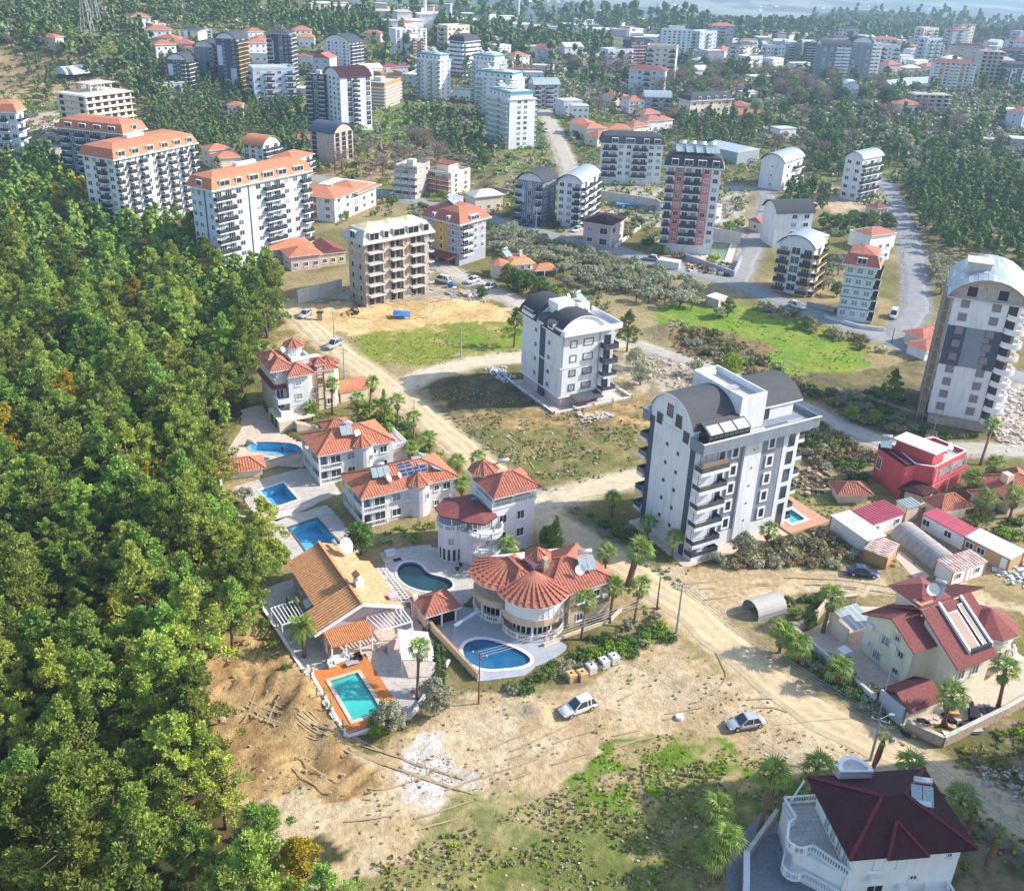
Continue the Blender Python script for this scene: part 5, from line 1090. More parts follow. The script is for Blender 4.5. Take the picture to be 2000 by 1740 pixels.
# ---- slim white block with navy roof in the middle
def near_white_tower():
    f=Fr('apartment_building','white four-storey block with navy vaulted roof and white roof boxes standing alone among vacant lots','apartment building',F=(1090,797),ang=30); t=f.t; W,D,H=9.6,14.6,14.9
    mb=MB(); mb.box(0,0,2.1,W,D,H); mb.build('wall',[WHITE],t); f.occ(-1,-1,W+4,D)
    f.box(.5,.3,-1,W+.4,D-.4,2.1,PINK,'base_wall')
    fh=2.95; z1=2.3
    mb=MB(); mb.box(-.12,-.12,z1+2*fh-.3,W,0,z1+2*fh-.05); mb.box(-.12,0,z1+2*fh-.3,0,D,z1+2*fh-.05); mb.box(-.12,-.12,2.0,W,0,2.25);mb.box(-.12,0,2.0,0,D,2.25); mb.build('string_course',WHITE2,t)
    strip(t,'W',W,D,D*.47,D*.60,0,H-.5,DGREY,'wall_panel',.08)
    for k in range(4):
        z=z1+k*fh
        win(t,'W',W,D,D*.36,z+1.2,.7,.75,fr=FRAMED,mull=0,gl=CURT,sill=False,fw=.14); 
        if k<4: win(t,'W',W,D,D*.70,z+(.3 if k else .6),.7,.75,fr=FRAMED,mull=0,gl=CURT,sill=False,fw=.14)
        g=CURT if k>1 else GLASS
        win(t,'S',W,D,2.7,z+.75,1.5,1.45,fr=FRAMED,mull=0,gl=WHITE2 if k>1 else CURT,fw=.16,sill=False); win(t,'S',W,D,6.0,z+.75,2.2,1.45,fr=FRAMED,mull=0,gl=WHITE2 if k>1 else CURT,fw=.16,sill=False)
        balcony(t,'S',W,D,W+.7,z,3.0,1.8,rail=RAILG,slab=WHITE if k<2 else DGREY,lip=.3,rh=1.0,doorw=1.5,dfr=FRAMED) if k<5 else None
        strip(t,'S',W,D,W-1.3,W-.01,z,z+.04,DGREY,'wall_panel',.02)
    f.box(W,.3,0,W+2.4,D*.6,H-.9,WHITE,'wall')
    strip(t,'S',W,D,W-1.25,W-.95,2.2,H-.2,MGREY,'wall_panel',.07); strip(t,'S',W,D,.25,.42,2.2,H-.2,MGREY,'pipe_duct',.1)
    mb=MB(); mb.box(-.3,-1.4,H-.1,W+3.0,D*.62,H+.15); mb.box(-.3,-1.4,H+.15,W+3.0,-1.2,H+1.0); mb.box(W+2.8,-1.2,H+.15,W+3.0,D*.62,H+1.0); mb.box(-.3,-1.2,H+.15,-.1,2,H+.9); mb.build('parapet',[WHITE2],t)
    # vaulted roof, arch on the right-hand front
    A=arc_pts(-.7,W+.3,H-.2,3.3,18); n=len(A)
    for (ya,yb) in((-.2,6.0),(8.4,D+.9)):
        b=MB(); top=[(a,ya,q) for a,q in A]+[(a,yb,q) for a,q in A]; bot=[(p[0],p[1],p[2]-.22) for p in top]
        b.add(top,[(i,i+1,n+i+1,n+i) for i in range(n-1)],0); b.add(bot,[(i,n+i,n+i+1,i+1) for i in range(n-1)],1)
        for e in(0,n):
            for i in range(n-1): b.add([top[e+i],top[e+i+1],bot[e+i+1],bot[e+i]],[(0,1,2,3)],1)
        for i in(0,n-1): b.add([top[i],top[n+i],bot[n+i],bot[i]],[(0,1,2,3)],1)
        r=b.build('roof',[SHING,WHITE2],t)
        g=MB(); g.poly([(a,ya+.25,q-.1) for a,q in A]); g.build('gable_wall',WHITE2,r); g=MB(); g.poly([(a,yb-.25,q-.1) for a,q in A]); g.build('gable_wall',WHITE2,r)
        rb=MB()
        for k in range(int((yb-ya)/.5)):
            y=ya+.25+.5*k
            for i in range(n-1): rb.add([(A[i][0],y-.05,A[i][1]+.01),(A[i][0],y,A[i][1]+.07),(A[i][0],y+.05,A[i][1]+.01),(A[i+1][0],y-.05,A[i+1][1]+.01),(A[i+1][0],y,A[i+1][1]+.07),(A[i+1][0],y+.05,A[i+1][1]+.01)],[(0,1,4,3),(1,2,5,4)])
        q=rb.build('roof_ribs',SHING,r); q['kind']='stuff'
    f.box(-.1,6.0,H-.2,W-.1,8.4,H+1.5,DGREY,'roof_link')
    f.box(2.2,5.4,H+1,6.0,8.9,H+3.9,WHITE2,'roof_box'); b=MB(); b.box(2.45,5.65,H+3.902,5.75,8.65,H+3.95); b.build('roof_box_top',CONC2,t)
    f.box(8.0,7.2,H,10.6,10.5,H+2.6,WHITE2,'roof_box')
    for x,y in((7.0,9.6),(8.7,8.9)): satdish(t,x,y,H+2.6,.55,.5)
    solar_heater(t,9.2,9.3,H+2.6,.4,.9)
    for yy in(2.4,):   # roof dormers on the long left slope
        b=MB(); b.box(-.55,yy,H+.1,.9,yy+1.9,H+1.5,0); b.box(-.62,yy+.25,H+.4,-.55,yy+1.65,H+1.3,1); b.box(-.75,yy-.15,H+1.5,1.1,yy+2.05,H+1.62,2); b.build('dormer',[WHITE2,GLASS,SHING],t)
    b=MB(); b.box(-.75,9.6,H+.15,-.1,13.8,H+.85,0); b.box(-.7,9.75,H+.9,-.2,13.6,H+1.4,1); b.build('roof_balcony',[WHITE2,RAILG],t)
    for y in (-.15,9.5): pass
    b=MB(); b.add([(2.6,-2.6,1.9),(8.6,-2.6,1.9),(8.6,.2,2.35),(2.6,.2,2.35)]+[(2.6,-2.6,1.75),(8.6,-2.6,1.75),(8.6,.2,2.2),(2.6,.2,2.2)],[(0,1,2,3),(7,6,5,4),(0,4,5,1),(1,5,6,2),(3,7,4,0)]); b.build('entrance_canopy',CHARC,t)
    win(t,'S',W,D,8.2,.3,1.4,1.5,fr=FRAMED,out=.0)
    wall_run('garden_wall','low concrete wall with square posts round the white navy-roofed block',[f.w(-2.6,D+2),f.w(-2.6,-2.8),f.w(W+5.5,-2.8),f.w(W+6.0,9)],.7,.25,CONC2,WHITE2,posts=4,pm=CONC2)
    slab('paved_terrace',[f.w(-2.4,-2.6),f.w(W+5.2,-2.6),f.w(W+5.6,9),f.w(-2.4,D+1.5)],[],.06,CREAMP,.4)
# ---- unfinished tall block on the right with metal vault
def right_tower():
    o=G(1811,804,2.5)
    f=Fr('unfinished_apartment_building','tall white and slate tower under construction with corrugated vaulted roof and scaffolding on its left','apartment building',world=(o.x,o.y),ang=-22); t=f.t; W,D,H=11.2,17.5,25.3
    mb=MB(); mb.box(0,0,2.4,W,D,H); mb.build('wall',[WHITE],t); f.box(.4,.4,-1,W-.4,D-.4,2.4,CONC,'base_wall'); f.occ(-3,-1,W+2,D)
    n=9; fh=(H-2.7)/n
    z0=2.6+fh*3.9; z1=2.6+fh*6.9
    strip(t,'S',W,D,.0,W-.01,z0,z1,GREY,'wall_panel',.06); strip(t,'S',W,D,0,3.2,z0,z1,DGREY,'wall_panel',.09); strip(t,'S',W,D,7.3,9.2,z0,z1,DGREY,'wall_panel',.09)
    BL=mat('brown roller shutter',(.22,.20,.19),.7,.1,4)
    for k in range(n):
        z=2.6+k*fh; dk=z0-.5<z<z1-.3
        for a in(2.0,7.2): win(t,'S',W,D,a,z+.75,1.5,1.55,out=.10 if dk else 0,fr=FRAMED if dk else MGREY,gl=BL if not dk else BL,mull=0,sill=False,fw=.06)
        b=MB(); b.prism([(W-2.2,.0)]+[(W-.4+1.9*math.cos(R(a_)),.1+1.9*math.sin(R(a_))) for a_ in range(-150,60,15)]+[(W-.2,1.6)],z-.05,z+.12,0,True); b.build('balcony',WHITE2 if not dk else YEL if k%2 else WHITE2,t)
        b=MB()
        for i,a_ in enumerate(range(-150,45,15)):
            p=(W-.4+1.85*math.cos(R(a_)),.1+1.85*math.sin(R(a_)),z+.55); q=(W-.4+1.85*math.cos(R(a_+15)),.1+1.85*math.sin(R(a_+15)),z+.55); b.bar(p,q,.08,0,.8)
        b.build('balcony_parapet',WHITE2,t)
        win(t,'S',W,D,W-1.3,z+.15,1.6,2.1,out=.1 if dk else 0,fr=FRAMED,gl=DARKM,sill=False)
        balcony(t,'E',W,D,D*.35,z,3,1.3,rail=WHITE,slab=WHITE2,lip=.6,rh=.6)
        for a in(.2,.5,.8): win(t,'W',W,D,D*a,z+.5,1.6,1.7,fr=CONC2,gl=DARKM,mull=0,sill=False)
    # scaffolding on the left side
    s=MB()
    for i in range(8):
        y=i*D/7
        for x in(-.5,-1.6): s.bar((x,y,-.2),(x,y,H+.4),.07)
    for k in range(n+1):
        z=2.2+k*fh
        for x in(-.5,-1.6): s.bar((x,0,z),(x,D,z),.06); s.bar((x,0,z+1),(x,D,z+1),.05)
        for i in range(8): s.bar((-.3,i*D/7,z),(-1.6,i*D/7,z),.05)
    s.build('scaffold_frame',POLE,t)
    for k in range(n): b=MB(); b.box(-1.6,0,2.25+k*fh,-.5,D,2.3+k*fh); b.build('scaffold_deck',WOODT,t)
    A=arc_pts(-1.3,W+1.3,H,3.7,20); m=len(A); b=MB(); ya,yb=-.6,D+.6
    top=[(a,ya,q) for a,q in A]+[(a,yb,q) for a,q in A]; bot=[(p[0],p[1],p[2]-.2) for p in top]
    b.add(top,[(i,i+1,m+i+1,m+i) for i in range(m-1)],0); b.add(bot,[(i,m+i,m+i+1,i+1) for i in range(m-1)],1)
    for e in(0,m):
        for i in range(m-1): b.add([top[e+i],top[e+i+1],bot[e+i+1],bot[e+i]],[(0,1,2,3)],1)
    r=b.build('roof',[SHEET,WOODT],t)
    for i in range(0,m-1):
        for j in range(4):
            y0=ya+(yb-ya)*j/4; y1=ya+(yb-ya)*(j+1)/4; p=MB(); e=.05; z_=.05+.03*((i+j)%2)
            p.add([(A[i][0],y0+e,A[i][1]+z_),(A[i+1][0],y0+e,A[i+1][1]+z_),(A[i+1][0],y1-e,A[i+1][1]+z_),(A[i][0],y1-e,A[i][1]+z_)],[(0,1,2,3)]); p.build('roof_sheet',SHEET if (i*3+j)%5 else MAT_SHEET2,r)
    g=MB(); g.poly([(a,ya+.9,q-.1) for a,q in A]); g.build('gable_wall',CONC,t); f.box(-1.2,-.55,H-.25,W+1.2,D+.5,H-.02,CONC2,'floor_slab')
    for a in(2.3,7.4): win(t,'S',W,D,a+.4,H+.15,1.8,2.0,out=-.28,fr=CONC2,gl=DARKM,mull=0,sill=False)
    win(t,'S',W,D,4.9,H+1.7,.45,.45,out=-.28,fr=CONC2,gl=DARKM,mull=0,sill=False)
    f.box(1.3,6.2,H+1.2,5.2,10.5,H+4.7,CONC2,'lift_block'); f.box(1.0,5.9,H+4.702,5.5,10.8,H+4.95,CONC2,'slab')
MAT_SHEET2=mat('pale metal sheet',(.50,.56,.60),.5,.12,1,metal=.3)
def concrete_frame_block():
    t,W,D,H=tower('unfinished_apartment_building','bare concrete apartment block with plywood-topped mansard roof behind the sandy building site',(716,600),(838,572),ty=474,L=(671,588),wall=CONC,D=11,cat='apartment building')
    n=6; fh=H/n
    for k in range(n):
        z=k*fh
        for a in(.25,.72): win(t,'W',W,D,D*a,z+.8,1.0,1.4,fr=CONC2,gl=DARKM if k!=4 else BRICK,mull=0,sill=False)
        for a,w in((.14,4.2),(.47,3.6),(.80,4.0)):
            x=W*a
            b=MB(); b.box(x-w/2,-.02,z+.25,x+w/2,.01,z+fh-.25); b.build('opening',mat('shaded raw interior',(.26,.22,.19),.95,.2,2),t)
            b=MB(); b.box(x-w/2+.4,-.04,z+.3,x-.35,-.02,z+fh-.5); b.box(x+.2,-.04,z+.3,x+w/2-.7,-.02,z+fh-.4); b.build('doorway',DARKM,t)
            if k: balcony(t,'S',W,D,x,z+.05,w+.3,1.5,slab=CONC2,door=False,lip=.25,rh=.2)
            b=MB(); b.box(x+w/2+.02,-.5,z+.1,x+w/2+.3,.0,z+fh); b.build('pier',CONC,t)
        for x in (.30,.64):
            if k in(2,4,5): strip(t,'S',W,D,W*x-.3,W*x+.1,z+.3,z+fh-.4,BRICK,'brick_infill',.06)
        balcony(t,'E',W,D,D*.3,z+.05,5,1.4,slab=CONC2,door=False,lip=.25,rh=.2); win(t,'E',W,D,D*.3,z+.4,3,1.9,fr=CONC2,gl=DARKM,sill=False)
        if k: 
            b=MB(); b.box(-.08,-.1,z-.12,W+.08,0,z+.1); b.box(-.08,0,z-.12,0,D,z+.1); b.build('floor_slab',CONC2,t)
    mansard(t,W,D,H,CONC2,ov=1.1,h1=2.6,in1=1.5,h2=.5,dorm=[('S',W*.12,2.6),('S',W*.3,1.4),('S',W*.5,3.2),('S',W*.72,3.2),('S',W*.92,1.8),('W',D*.5,2.2)],trim=CONC2,glass=DARKM,dh=1.7,top=mat('plywood deck',(.72,.60,.34),.8,.12,1.2))
    P=mat('plywood deck',(.72,.60,.34)); 
    for x in(.18,.5,.8): b=MB(); b.poly([(W*x-2,D*.15,H+2.7),(W*x+2,D*.15,H+2.7),(W*x,D*.5,H+3.7)]); b.poly([(W*x+2,D*.15,H+2.7),(W*x+2,D*.8,H+2.9),(W*x,D*.5,H+3.7)]); b.poly([(W*x-2,D*.8,H+2.9),(W*x-2,D*.15,H+2.7),(W*x,D*.5,H+3.7)]); b.build('roof_deck',P,t)
    o=mat('prop timber',(.4,.3,.2))
    for x in(.45,.55): b=MB(); b.bar((W*x,-1.0,3.0),(W*x-2.5,-4.2,0),.14); b.bar((W*x+.6,-1.0,3.0),(W*x+3,-3.6,0),.14); b.build('prop',o,t)
def yellow_block():
    t,W,D,H=tower('apartment_building','grey and mustard yellow block with red mansard roof above a shop with maroon awning','apartment building' and (897,520),(948,504),ty=437,L=(844,498),wall=MGREY)
    n=4; z0=2.8; fh=(H-z0)/n
    strip(t,'W',W,D,D*.28,D*.66,z0,H-.1,YEL,'wall_panel',.06)
    for k in range(n):
        z=z0+k*fh
        for a in(.14,.47,.82): win(t,'W',W,D,D*a,z+.8,1.2,1.4,out=.06 if a==.47 else 0)
        for a in(.60,.86): win(t,'S',W,D,W*a,z+.8,1.1,1.3)
        balcony(t,'S',W,D,W*.22,z,W*.36,1.2,rail=RAILG,slab=WHITE,lip=.4); balcony(t,'E',W,D,D*.4,z,4,1.1,rail=RAILG,slab=WHITE)
        if k: bands(t,W,D,[z-.05],WHITE2,.12,.04)
    mansard(t,W,D,H,RTILE,ov=1.0,h1=2.4,in1=1.9,h2=1.1,dorm=[('S',W*.5,3.4),('W',D*.3,.9),('W',D*.72,.9)],dh=1.1)
    block(t,W*.5,D*.55,W*.85,D*.8,H+2,H+4.6,MGREY,'roof_box'); solar_heater(t,W*.4,D*.6,H+3.4,.4,1.2,3)
    b=MB(); b.add([(-3.0,D*.05,2.2),(-3.0,D*1.0,2.2),(-.0,D*1.0,3.0),(-.0,D*.05,3.0),(-3,D*.05,2.05),(-3,D,2.05),(0,D,2.85),(0,D*.05,2.85)],[(0,3,2,1),(4,5,6,7),(0,1,5,4),(0,4,7,3),(1,2,6,5)]); b.build('awning',MAROON2,t)
    for a in(.2,.5,.8): win(t,'W',W,D,D*a,.2,2.2,2.0,fr=RED,gl=GLASS,sill=False)
# ------------------------------------------------------------------ villas
def hip_villa(label,F,W,D,z,rh,mat_wall,solar=0,right=0):
    f=Fr('villa',label,'villa',F,z); t=f.t; f.occ(-1,-1,W+1,D+1); o=.7
    f.box(1.9,o,-1,W-.2,D-.2,z,mat_wall); f.box(.6,o+3.4,-1,1.9,D-.4,2.7,mat_wall)
    # two storeys of balconies on the left side, wrapping the front corner
    for k,zz in enumerate((.25,2.75)):
        b=MB(); b.box(.25,.25,zz-.2,1.9,D-.3,zz); b.box(1.9,.25,zz-.2,4.3,o,zz); b.build('balcony_slab',WHITE2,t)
        b=MB(); b.box(.25,1.4,zz,.42,D-.3,zz+.95); b.build('balcony_parapet',WHITE2,t)
        balustrade(t,[(.33,1.2,zz),(.33,.33,zz),(4.2,.33,zz)],.85,.28)
        for y in(2.0,4.2,6.4): put('balcony_door',window_mesh(1.7,2.05,sill=False,mull=2),t,(1.88,y,zz+.02),-math.pi/2)
        put('balcony_door',window_mesh(1.8,2.05,sill=False,mull=1),t,(3.2,o-.01,zz+.02))
    for x,y in((.36,.36),(.36,D-.5),(.36,D/2)): b=MB(); b.box(x-.14,y-.14,-.4,x+.14,y+.14,z-.1); b.build('column',WHITE2,t)
    for k,zz in enumerate((.9,3.5)): 
        f.win(5.9,o-.01,zz,1.5,1.3,fr=FRAMEW,gl=CURT if k else GLASS)
        f.win(W-1.9,o-.01,zz,1.3,1.2)
        f.win(W-3.6,o-.01,zz+.1,.9,1.0)
    tx=W*.60; f.pr(arc(tx,o+.5,1.75,180,360,10),-1,z+.35,mat_wall,'turret_wall'); f.win(tx+.9,o-.98,3.1,.8,1.1,rz=R(28))
    cone_roof(t,tx,o+.35,z+.35,2.15,1.5,ORTILE,8,rot=R(22.5))
    r=hip_roof(t,.7,.7,W-.7,D-.7,z,rh,ORTILE,ov=.7)
    # air conditioners and pipes
    for x in(7.4,): b=MB(); b.box(x,o-.45,2.9,x+.85,o-.02,3.5,0); b.cyl(x+.4,o-.47,3.2,3.22,.2,.2,8); b.build('air_conditioner',WHITE2,t)
    sl=rh/(D/2); v=(0,1,sl)
    return f,sl
def rib_gable(t,poly,m,pitch,name='roof',w=.3,h=.14,th=.16,base=None):
    """sloping tiled plane with thickness; poly[0]->poly[1] is the eave"""
    P=[Vector(p) for p in poly]; n=(P[1]-P[0]).cross(P[2]-P[1]); 
    if n.z<0: n=-n
    n.normalize(); b=MB(); k=len(P); b.add([p for p in P]+[p-n*th for p in P],[tuple(range(k)),tuple(range(2*k-1,k-1,-1))]+[(i,(i+1)%k,k+(i+1)%k,k+i) for i in range(k)])
    r=b.build(name,base or m,t); q=MB(); ribs_on(q,poly,pitch,w,h); o=q.build('tile_rolls',m,r); o['kind']='stuff'; return r
def pergola(f,poly,z,h,m=WHITE2,n=8,legs=True,name='pergola_beam',cross=0,th=.1):
    a,b,c,d=[Vector((*p,0)) for p in poly]
    fr=MB(); Z=Vector((0,0,z+h))
    for p,q in((a,b),(b,c),(c,d),(d,a)): fr.bar(p+Z,q+Z,th*1.3,0)
    fr.build('pergola_frame',m,f.t)
    for i in range(1,n):
        s=MB(); s.bar(a.lerp(b,i/n)+Z+Vector((0,0,th)),d.lerp(c,i/n)+Z+Vector((0,0,th)),th); s.build(name,m,f.t)
    for i in range(1,cross):
        s=MB(); s.bar(a.lerp(d,i/cross)+Z+Vector((0,0,th)),b.lerp(c,i/cross)+Z+Vector((0,0,th)),th*.8); s.build(name,m,f.t)
    if legs:
        for p in(a,b,c,d): l=MB(); l.bar((p.x,p.y,z-.3),(p.x,p.y,z+h),th*1.5); l.build('post',m,f.t)
def villas():
    # ---------------- two hip-roofed villas
    f,sl=hip_villa('white villa with orange hip roof, two solar collectors and one big satellite dish',(620,892),13.4,8.9,5.6,2.1,WHITE)
    solar_heater(f.t,3.9+2.2,3.4,5.6+1.55,-.15,.95,2); satdish(f.t,7.5,2.2,5.6+.6,.7,.5)
    f.box(13.2,2.0,-1,16.4,8.0,3.0,PINK,'side_wing'); balustrade(f.t,[(13.3,2.1,3.0),(16.3,2.1,3.0),(16.3,7.9,3.0)],.85,.3)
    f2,sl=hip_villa('pale villa with orange hip roof carrying rows of blue and grey solar panels',(705,976),16.2,8.9,5.5,2.1,PALE)
    solar_heater(f2.t,4.5,3.6,5.5+1.55,-.15,.9,3); satdish(f2.t,5.0,2.0,5.5+.5,.75,.9); satdish(f2.t,6.9,2.1,5.5+.5,.5,.9)
    u=(1,0,0); v=(0,1,sl)
    for k in range(4): panel_on(f2.t,(7.4+1.12*k,2.1,5.5+2.1*sl),u,v,1.05,1.3,SOLAR,cells=(1,2))
    for k in range(2): panel_on(f2.t,(7.6+1.12*k,3.5,5.5+3.45*sl),u,v,1.05,1.0,SOLAR,cells=(1,2))
    ux=(0,1,0); vx=(-1,0,.47)
    for k in range(5): panel_on(f2.t,(15.6,1.5+1.25*k,5.55),ux,vx,1.15,3.4,SOLARG,cells=(1,5))
    for k in range(3): panel_on(f2.t,(12.3,3.2-.0+1.0*k,5.5+1.55),(0,1,0),(-1,0,.1),.95,1.6,SOLARG,cells=(1,3))
    # ---------------- hotel-like villa with turrets
    f=Fr('villa','three-storey cream villa with red turret roofs and the letter H on its tall side panel','villa',(562,736),9); t=f.t; f.occ(-3,-4,11,11)
    f.pr([(0,0),(3.8,0),(5.0,2.2),(9.4,2.2),(10.4,4.2),(10.2,7),(9,10.5),(-2.0,10.5),(-2.0,1.6),(0,1.6)],-1,8.2,CREAM)
    f.pr([(0,-.1),(3.6,-.1),(3.6,2.0),(0,2.0)],3.2,8.6,WHITE,'bay_wall')
    f.pr([(-1.6,1.8),(0,1.8),(0,10),(-1.6,10)],8.2,10.0,WHITE,'attic_wall')
    rib_gable(t,[(-2.7,1.0,6.5),(-2.7,10.8,6.5),(-1.5,10.8,7.3),(-1.5,1.8,7.3)],MAROON2,.4,'lower_roof'); rib_gable(t,[(-2.7,1.0,6.5),(.6,1.0,6.5),(.2,1.9,7.3),(-1.5,1.9,7.3)],MAROON2,.4,'lower_roof')
    hip_roof(t,-2.2,1.8,1.4,9.6,9.9,1.5,RTILE,ov=.6,axis='y',name='roof'); hip_roof(t,.3,-.3,4.2,3.8,9.2,1.4,RTILE,ov=.6,name='roof')
    hip_roof(t,5.2,2.4,9.6,7.6,8.3,1.2,RTILE,ov=.6,name='roof')
    cone_roof(t,9.2,5.0,8.4,2.4,1.3,RTILE,8); b=MB(); b.cyl(9.2,5.0,-1,8.4,1.9,1.9,12); b.build('turret_wall',CREAM,t)
    b=MB(); b.cyl(3.6,7.2,8,12.0,1.5,1.5,12); b.build('turret_wall',WHITE,t); cone_roof(t,3.6,7.2,12.0,2.1,1.3,RTILE,8)
    b=MB(); b.box(2.0,3.6,8.2,5.2,6.4,10.2,0); b.box(2.2,3.8,10.2,5.0,6.2,10.25,1); b.build('roof_terrace',[WHITE2,BLUEW],t)
    b=MB(); b.box(1.9,3.5,10.2,2.1,6.5,10.9); b.box(5.1,3.5,10.2,5.3,6.5,10.9); b.box(2.1,3.5,10.2,5.1,3.7,10.9); b.build('terrace_parapet',WHITE2,t)
    satdish(t,.9,5.4,11.2,.5,.5)
    cone_roof(t,-1.1,5.6,10.9,1.2,1.0,ORTILE,4,rot=R(45),ribs=None)
    # tall panel with the letter H
    f.box(5.9,2.0,-.5,7.4,2.9,9.6,CREAM,'lift_shaft'); cone_roof(t,6.65,2.6,9.6,1.5,1.1,RTILE,4,rot=R(45),ribs=.4)
    b=MB()
    for x in(5.9,7.25): b.box(x,1.9,-.5,x+.16,1.999,9.6)
    for z in(.2,2.6,5.2,7.4,9.3): b.box(6.06,1.9,z,7.25,1.999,z+.14)
    b.build('brown_frame',mat('brown frame',(.22,.08,.04),.7,.1,3),t)
    b=MB(); b.box(6.3,1.88,5.75,6.5,1.998,6.95); b.box(6.8,1.88,5.75,7.0,1.998,6.95); b.box(6.5,1.885,6.25,6.8,1.998,6.45); b.build('letter_h',mat('brown frame',(.22,.08,.04)),t)
    for x,z in((1.8,4.3),(5.2,3.9)): f.win(x,-.12 if x<4 else 2.18,z,1.3,1.3,gl=CURT)
    f.win(1.8,-.12,7.0,1.2,.9,gl=CURT); f.win(4.9,2.1,1.2,1.2,1.5); f.win(8.3,2.18,4.3,1.2,1.3); f.win(8.3,2.18,1.2,1.2,1.3)
    for z,y0 in((4.2,-.4),(2.4,-1.8)):
        b=MB(); b.box(-2.2,y0,z-.2,0,3.2,z); b.box(-2.2,y0,z,-2.06,3.2,z+.8); b.box(-2.06,y0,z,-.05,y0+.14,z+.8); b.build('balcony',WHITE,t)
        put('balcony_door',window_mesh(1.4,2,sill=False),t,(-1.2,1.58,z+.02))
    f.box(-3.2,-3.6,-1,-.6,3.0,2.2,CREAM,'lower_wall')
    b=MB(); b.box(-.6,-3.6,2.0,3.5,-.1,2.2); b.build('terrace_slab',CREAM,t); b=MB(); 
    for k in range(10): b.box(-.5+.33*k*1.5,-5.2-.0,-.1,-.5+.33*k*1.5+.5,-3.7,2.0-.2*k)
    b.build('outside_stairs',CREAMP,t)
    for y in(-1.6,.6): put('garage_window',window_mesh(1.5,1.8,fr=FRAMED,sill=False),t,(-3.2,y,.2),-math.pi/2)
    b=MB(); b.tube([(6.8,-5.0,3.4),(10,-3.5,3.4)],.05); 
    # half-dome canopy beside it
    g=Fr('canopy','salmon barrel-roofed side pavilion right of the villa with the letter H','pavilion',(655,800),0); hh=[(x,y,2.2) for x,y in()]
    A=arc_pts(0,4.4,2.4,1.5,10); n=len(A); b=MB(); b.add([(0,a,z) for a,z in A]+[(6,a,z) for a,z in A],[(i,i+1,n+i+1,n+i) for i in range(n-1)]); b.build('roof',ORTILE,g.t,loc=(1.5,1.5,0)); g.box(1.8,1.7,-.3,7.2,5.6,2.4,CREAM); g.occ(1,1,8,7)
    h=Fr('garden_house','small lilac garden house with red hip roofs between palms, right below the H villa','garden house',(640,842),2.6); h.box(.4,.4,-.5,4.2,3.4,2.6,PINK); hip_roof(h.t,.2,.2,4.4,3.6,2.6,1.0,RTILE,ov=.5); h.box(3.2,-.9,-.5,4.6,.4,3.4,PINK,'chimney'); h.occ(0,-1,5,4)
    # ---------------- three-storey villa with dark red roof
    f=Fr('villa','three-storey pale villa with rounded corner tower, dark red lower roof and orange top roof','villa',(970,974),10.5); t=f.t; f.occ(-7,-2,8,8)
    f.box(.0,1.1,-1,6.9,6.6,8.1,PALE)
    b=MB(); b.cyl(1.6,7.0,-1,11.4,1.8,1.8,14); b.build('turret_wall',WHITE,t); cone_roof(t,1.6,7.0,11.4,2.3,1.5,RTILE,8,rot=R(22))
    f.box(-.15,.95,8.1,7.05,6.6,8.3,WHITE2,'terrace_slab'); balustrade(t,[(-.05,6.5,8.3),(-.05,1.05,8.3),(6.95,1.05,8.3),(6.95,6.4,8.3)],.85,.28)
    for x,y in((.2,1.3),(6.7,1.3),(6.7,6.2),(.2,6.2),(3.4,1.3)): b=MB(); b.box(x-.13,y-.13,8.3,x+.13,y+.13,10.6); b.build('column',WHITE2,t)
    f.box(2.2,3.6,8.3,6.4,6.2,10.3,CREAM,'penthouse_wall'); hip_roof(t,.1,.5,7.0,6.0,10.5,1.9,RTILE,ov=.5)
    solar_heater(t,4.4,6.4,10.9,2.9,1,2); b=MB(); b.cyl(4.6,1.8,8.3,9.1,.05,.05,6); b.cyl(4.6,1.8,9.1,9.16,.65,.65,12); b.build('round_table',CREAM,t)
    for x,z in((1.7,5.5),(4.6,5.5),(4.6,2.6),(1.7,2.6)): f.win(x,1.08,z,1.25,1.45)
    # lower part with drum
    b=MB(); b.cyl(-4.6,4.4,-1,5.4,2.1,2.1,18); b.build('drum_wall',PALE,t)
    f.pr([(-4.6,2.4),(-3.3,.8),(0,1.1),(0,6.4),(-4.6,6.4)],-1,5.2,PALE)
    f.box(-2.6,2.6,5.2,0,6.4,7.5,PALE,'upper_wall')
    for a in range(190,290,20): q=(-4.6+2.1*math.cos(R(a)),4.4+2.1*math.sin(R(a))); put('tall_window',window_mesh(.62,2.1,sill=False,mull=0),t,(*q,0.25),R(a+90))
    put('window',window_mesh(.95,1.2,gl=CURT),t,(-4.6+2.12*math.cos(R(238)),4.4+2.12*math.sin(R(238)),3.0),R(328))
    f.win(-2.6,1.0,.1,.95,2.1,rz=R(4),fr=FRAMEW,gl=GLASS,sill=False)
    dr=arc(-4.6,4.4,2.2,120,300,12); balustrade(t,[(x,y,5.4) for x,y in dr],.8,.28)
    ba=arc(-1.2,1.0,2.5,185,350,12)
    for z in(5.2,2.5):
        b=MB(); b.prism(ba,z-.25,z+.02,0,True); b.build('balcony_slab',WHITE2,t); balustrade(t,[(x,y,z+.02) for x,y in ba],.8,.26)
        f.win(-1.4,1.02,z+.1,2.2,2.0,sill=False,mull=2,gl=CURT)
    for x,y in((-3.2,.9),(-.9,-1.2),(-5.6,2.7)): b=MB(); b.cyl(x,y,5.4,7.5,.08,.08,8); b.build('column',WHITE2,t)
    ed=[(-6.6,6.3),(-6.8,3.6),(-5.0,1.9),(-4.4,.6),(-2.2,-1.0),(.3,.2),(.5,1.0),(-.02,1.1),(-.02,7.4),(-4.2,7.8)]
    b=MB(); top=[(-.1,6.8,8.6),(-.1,3.4,8.9)]
    V=[(x,y,7.5) for x,y in ed]; 
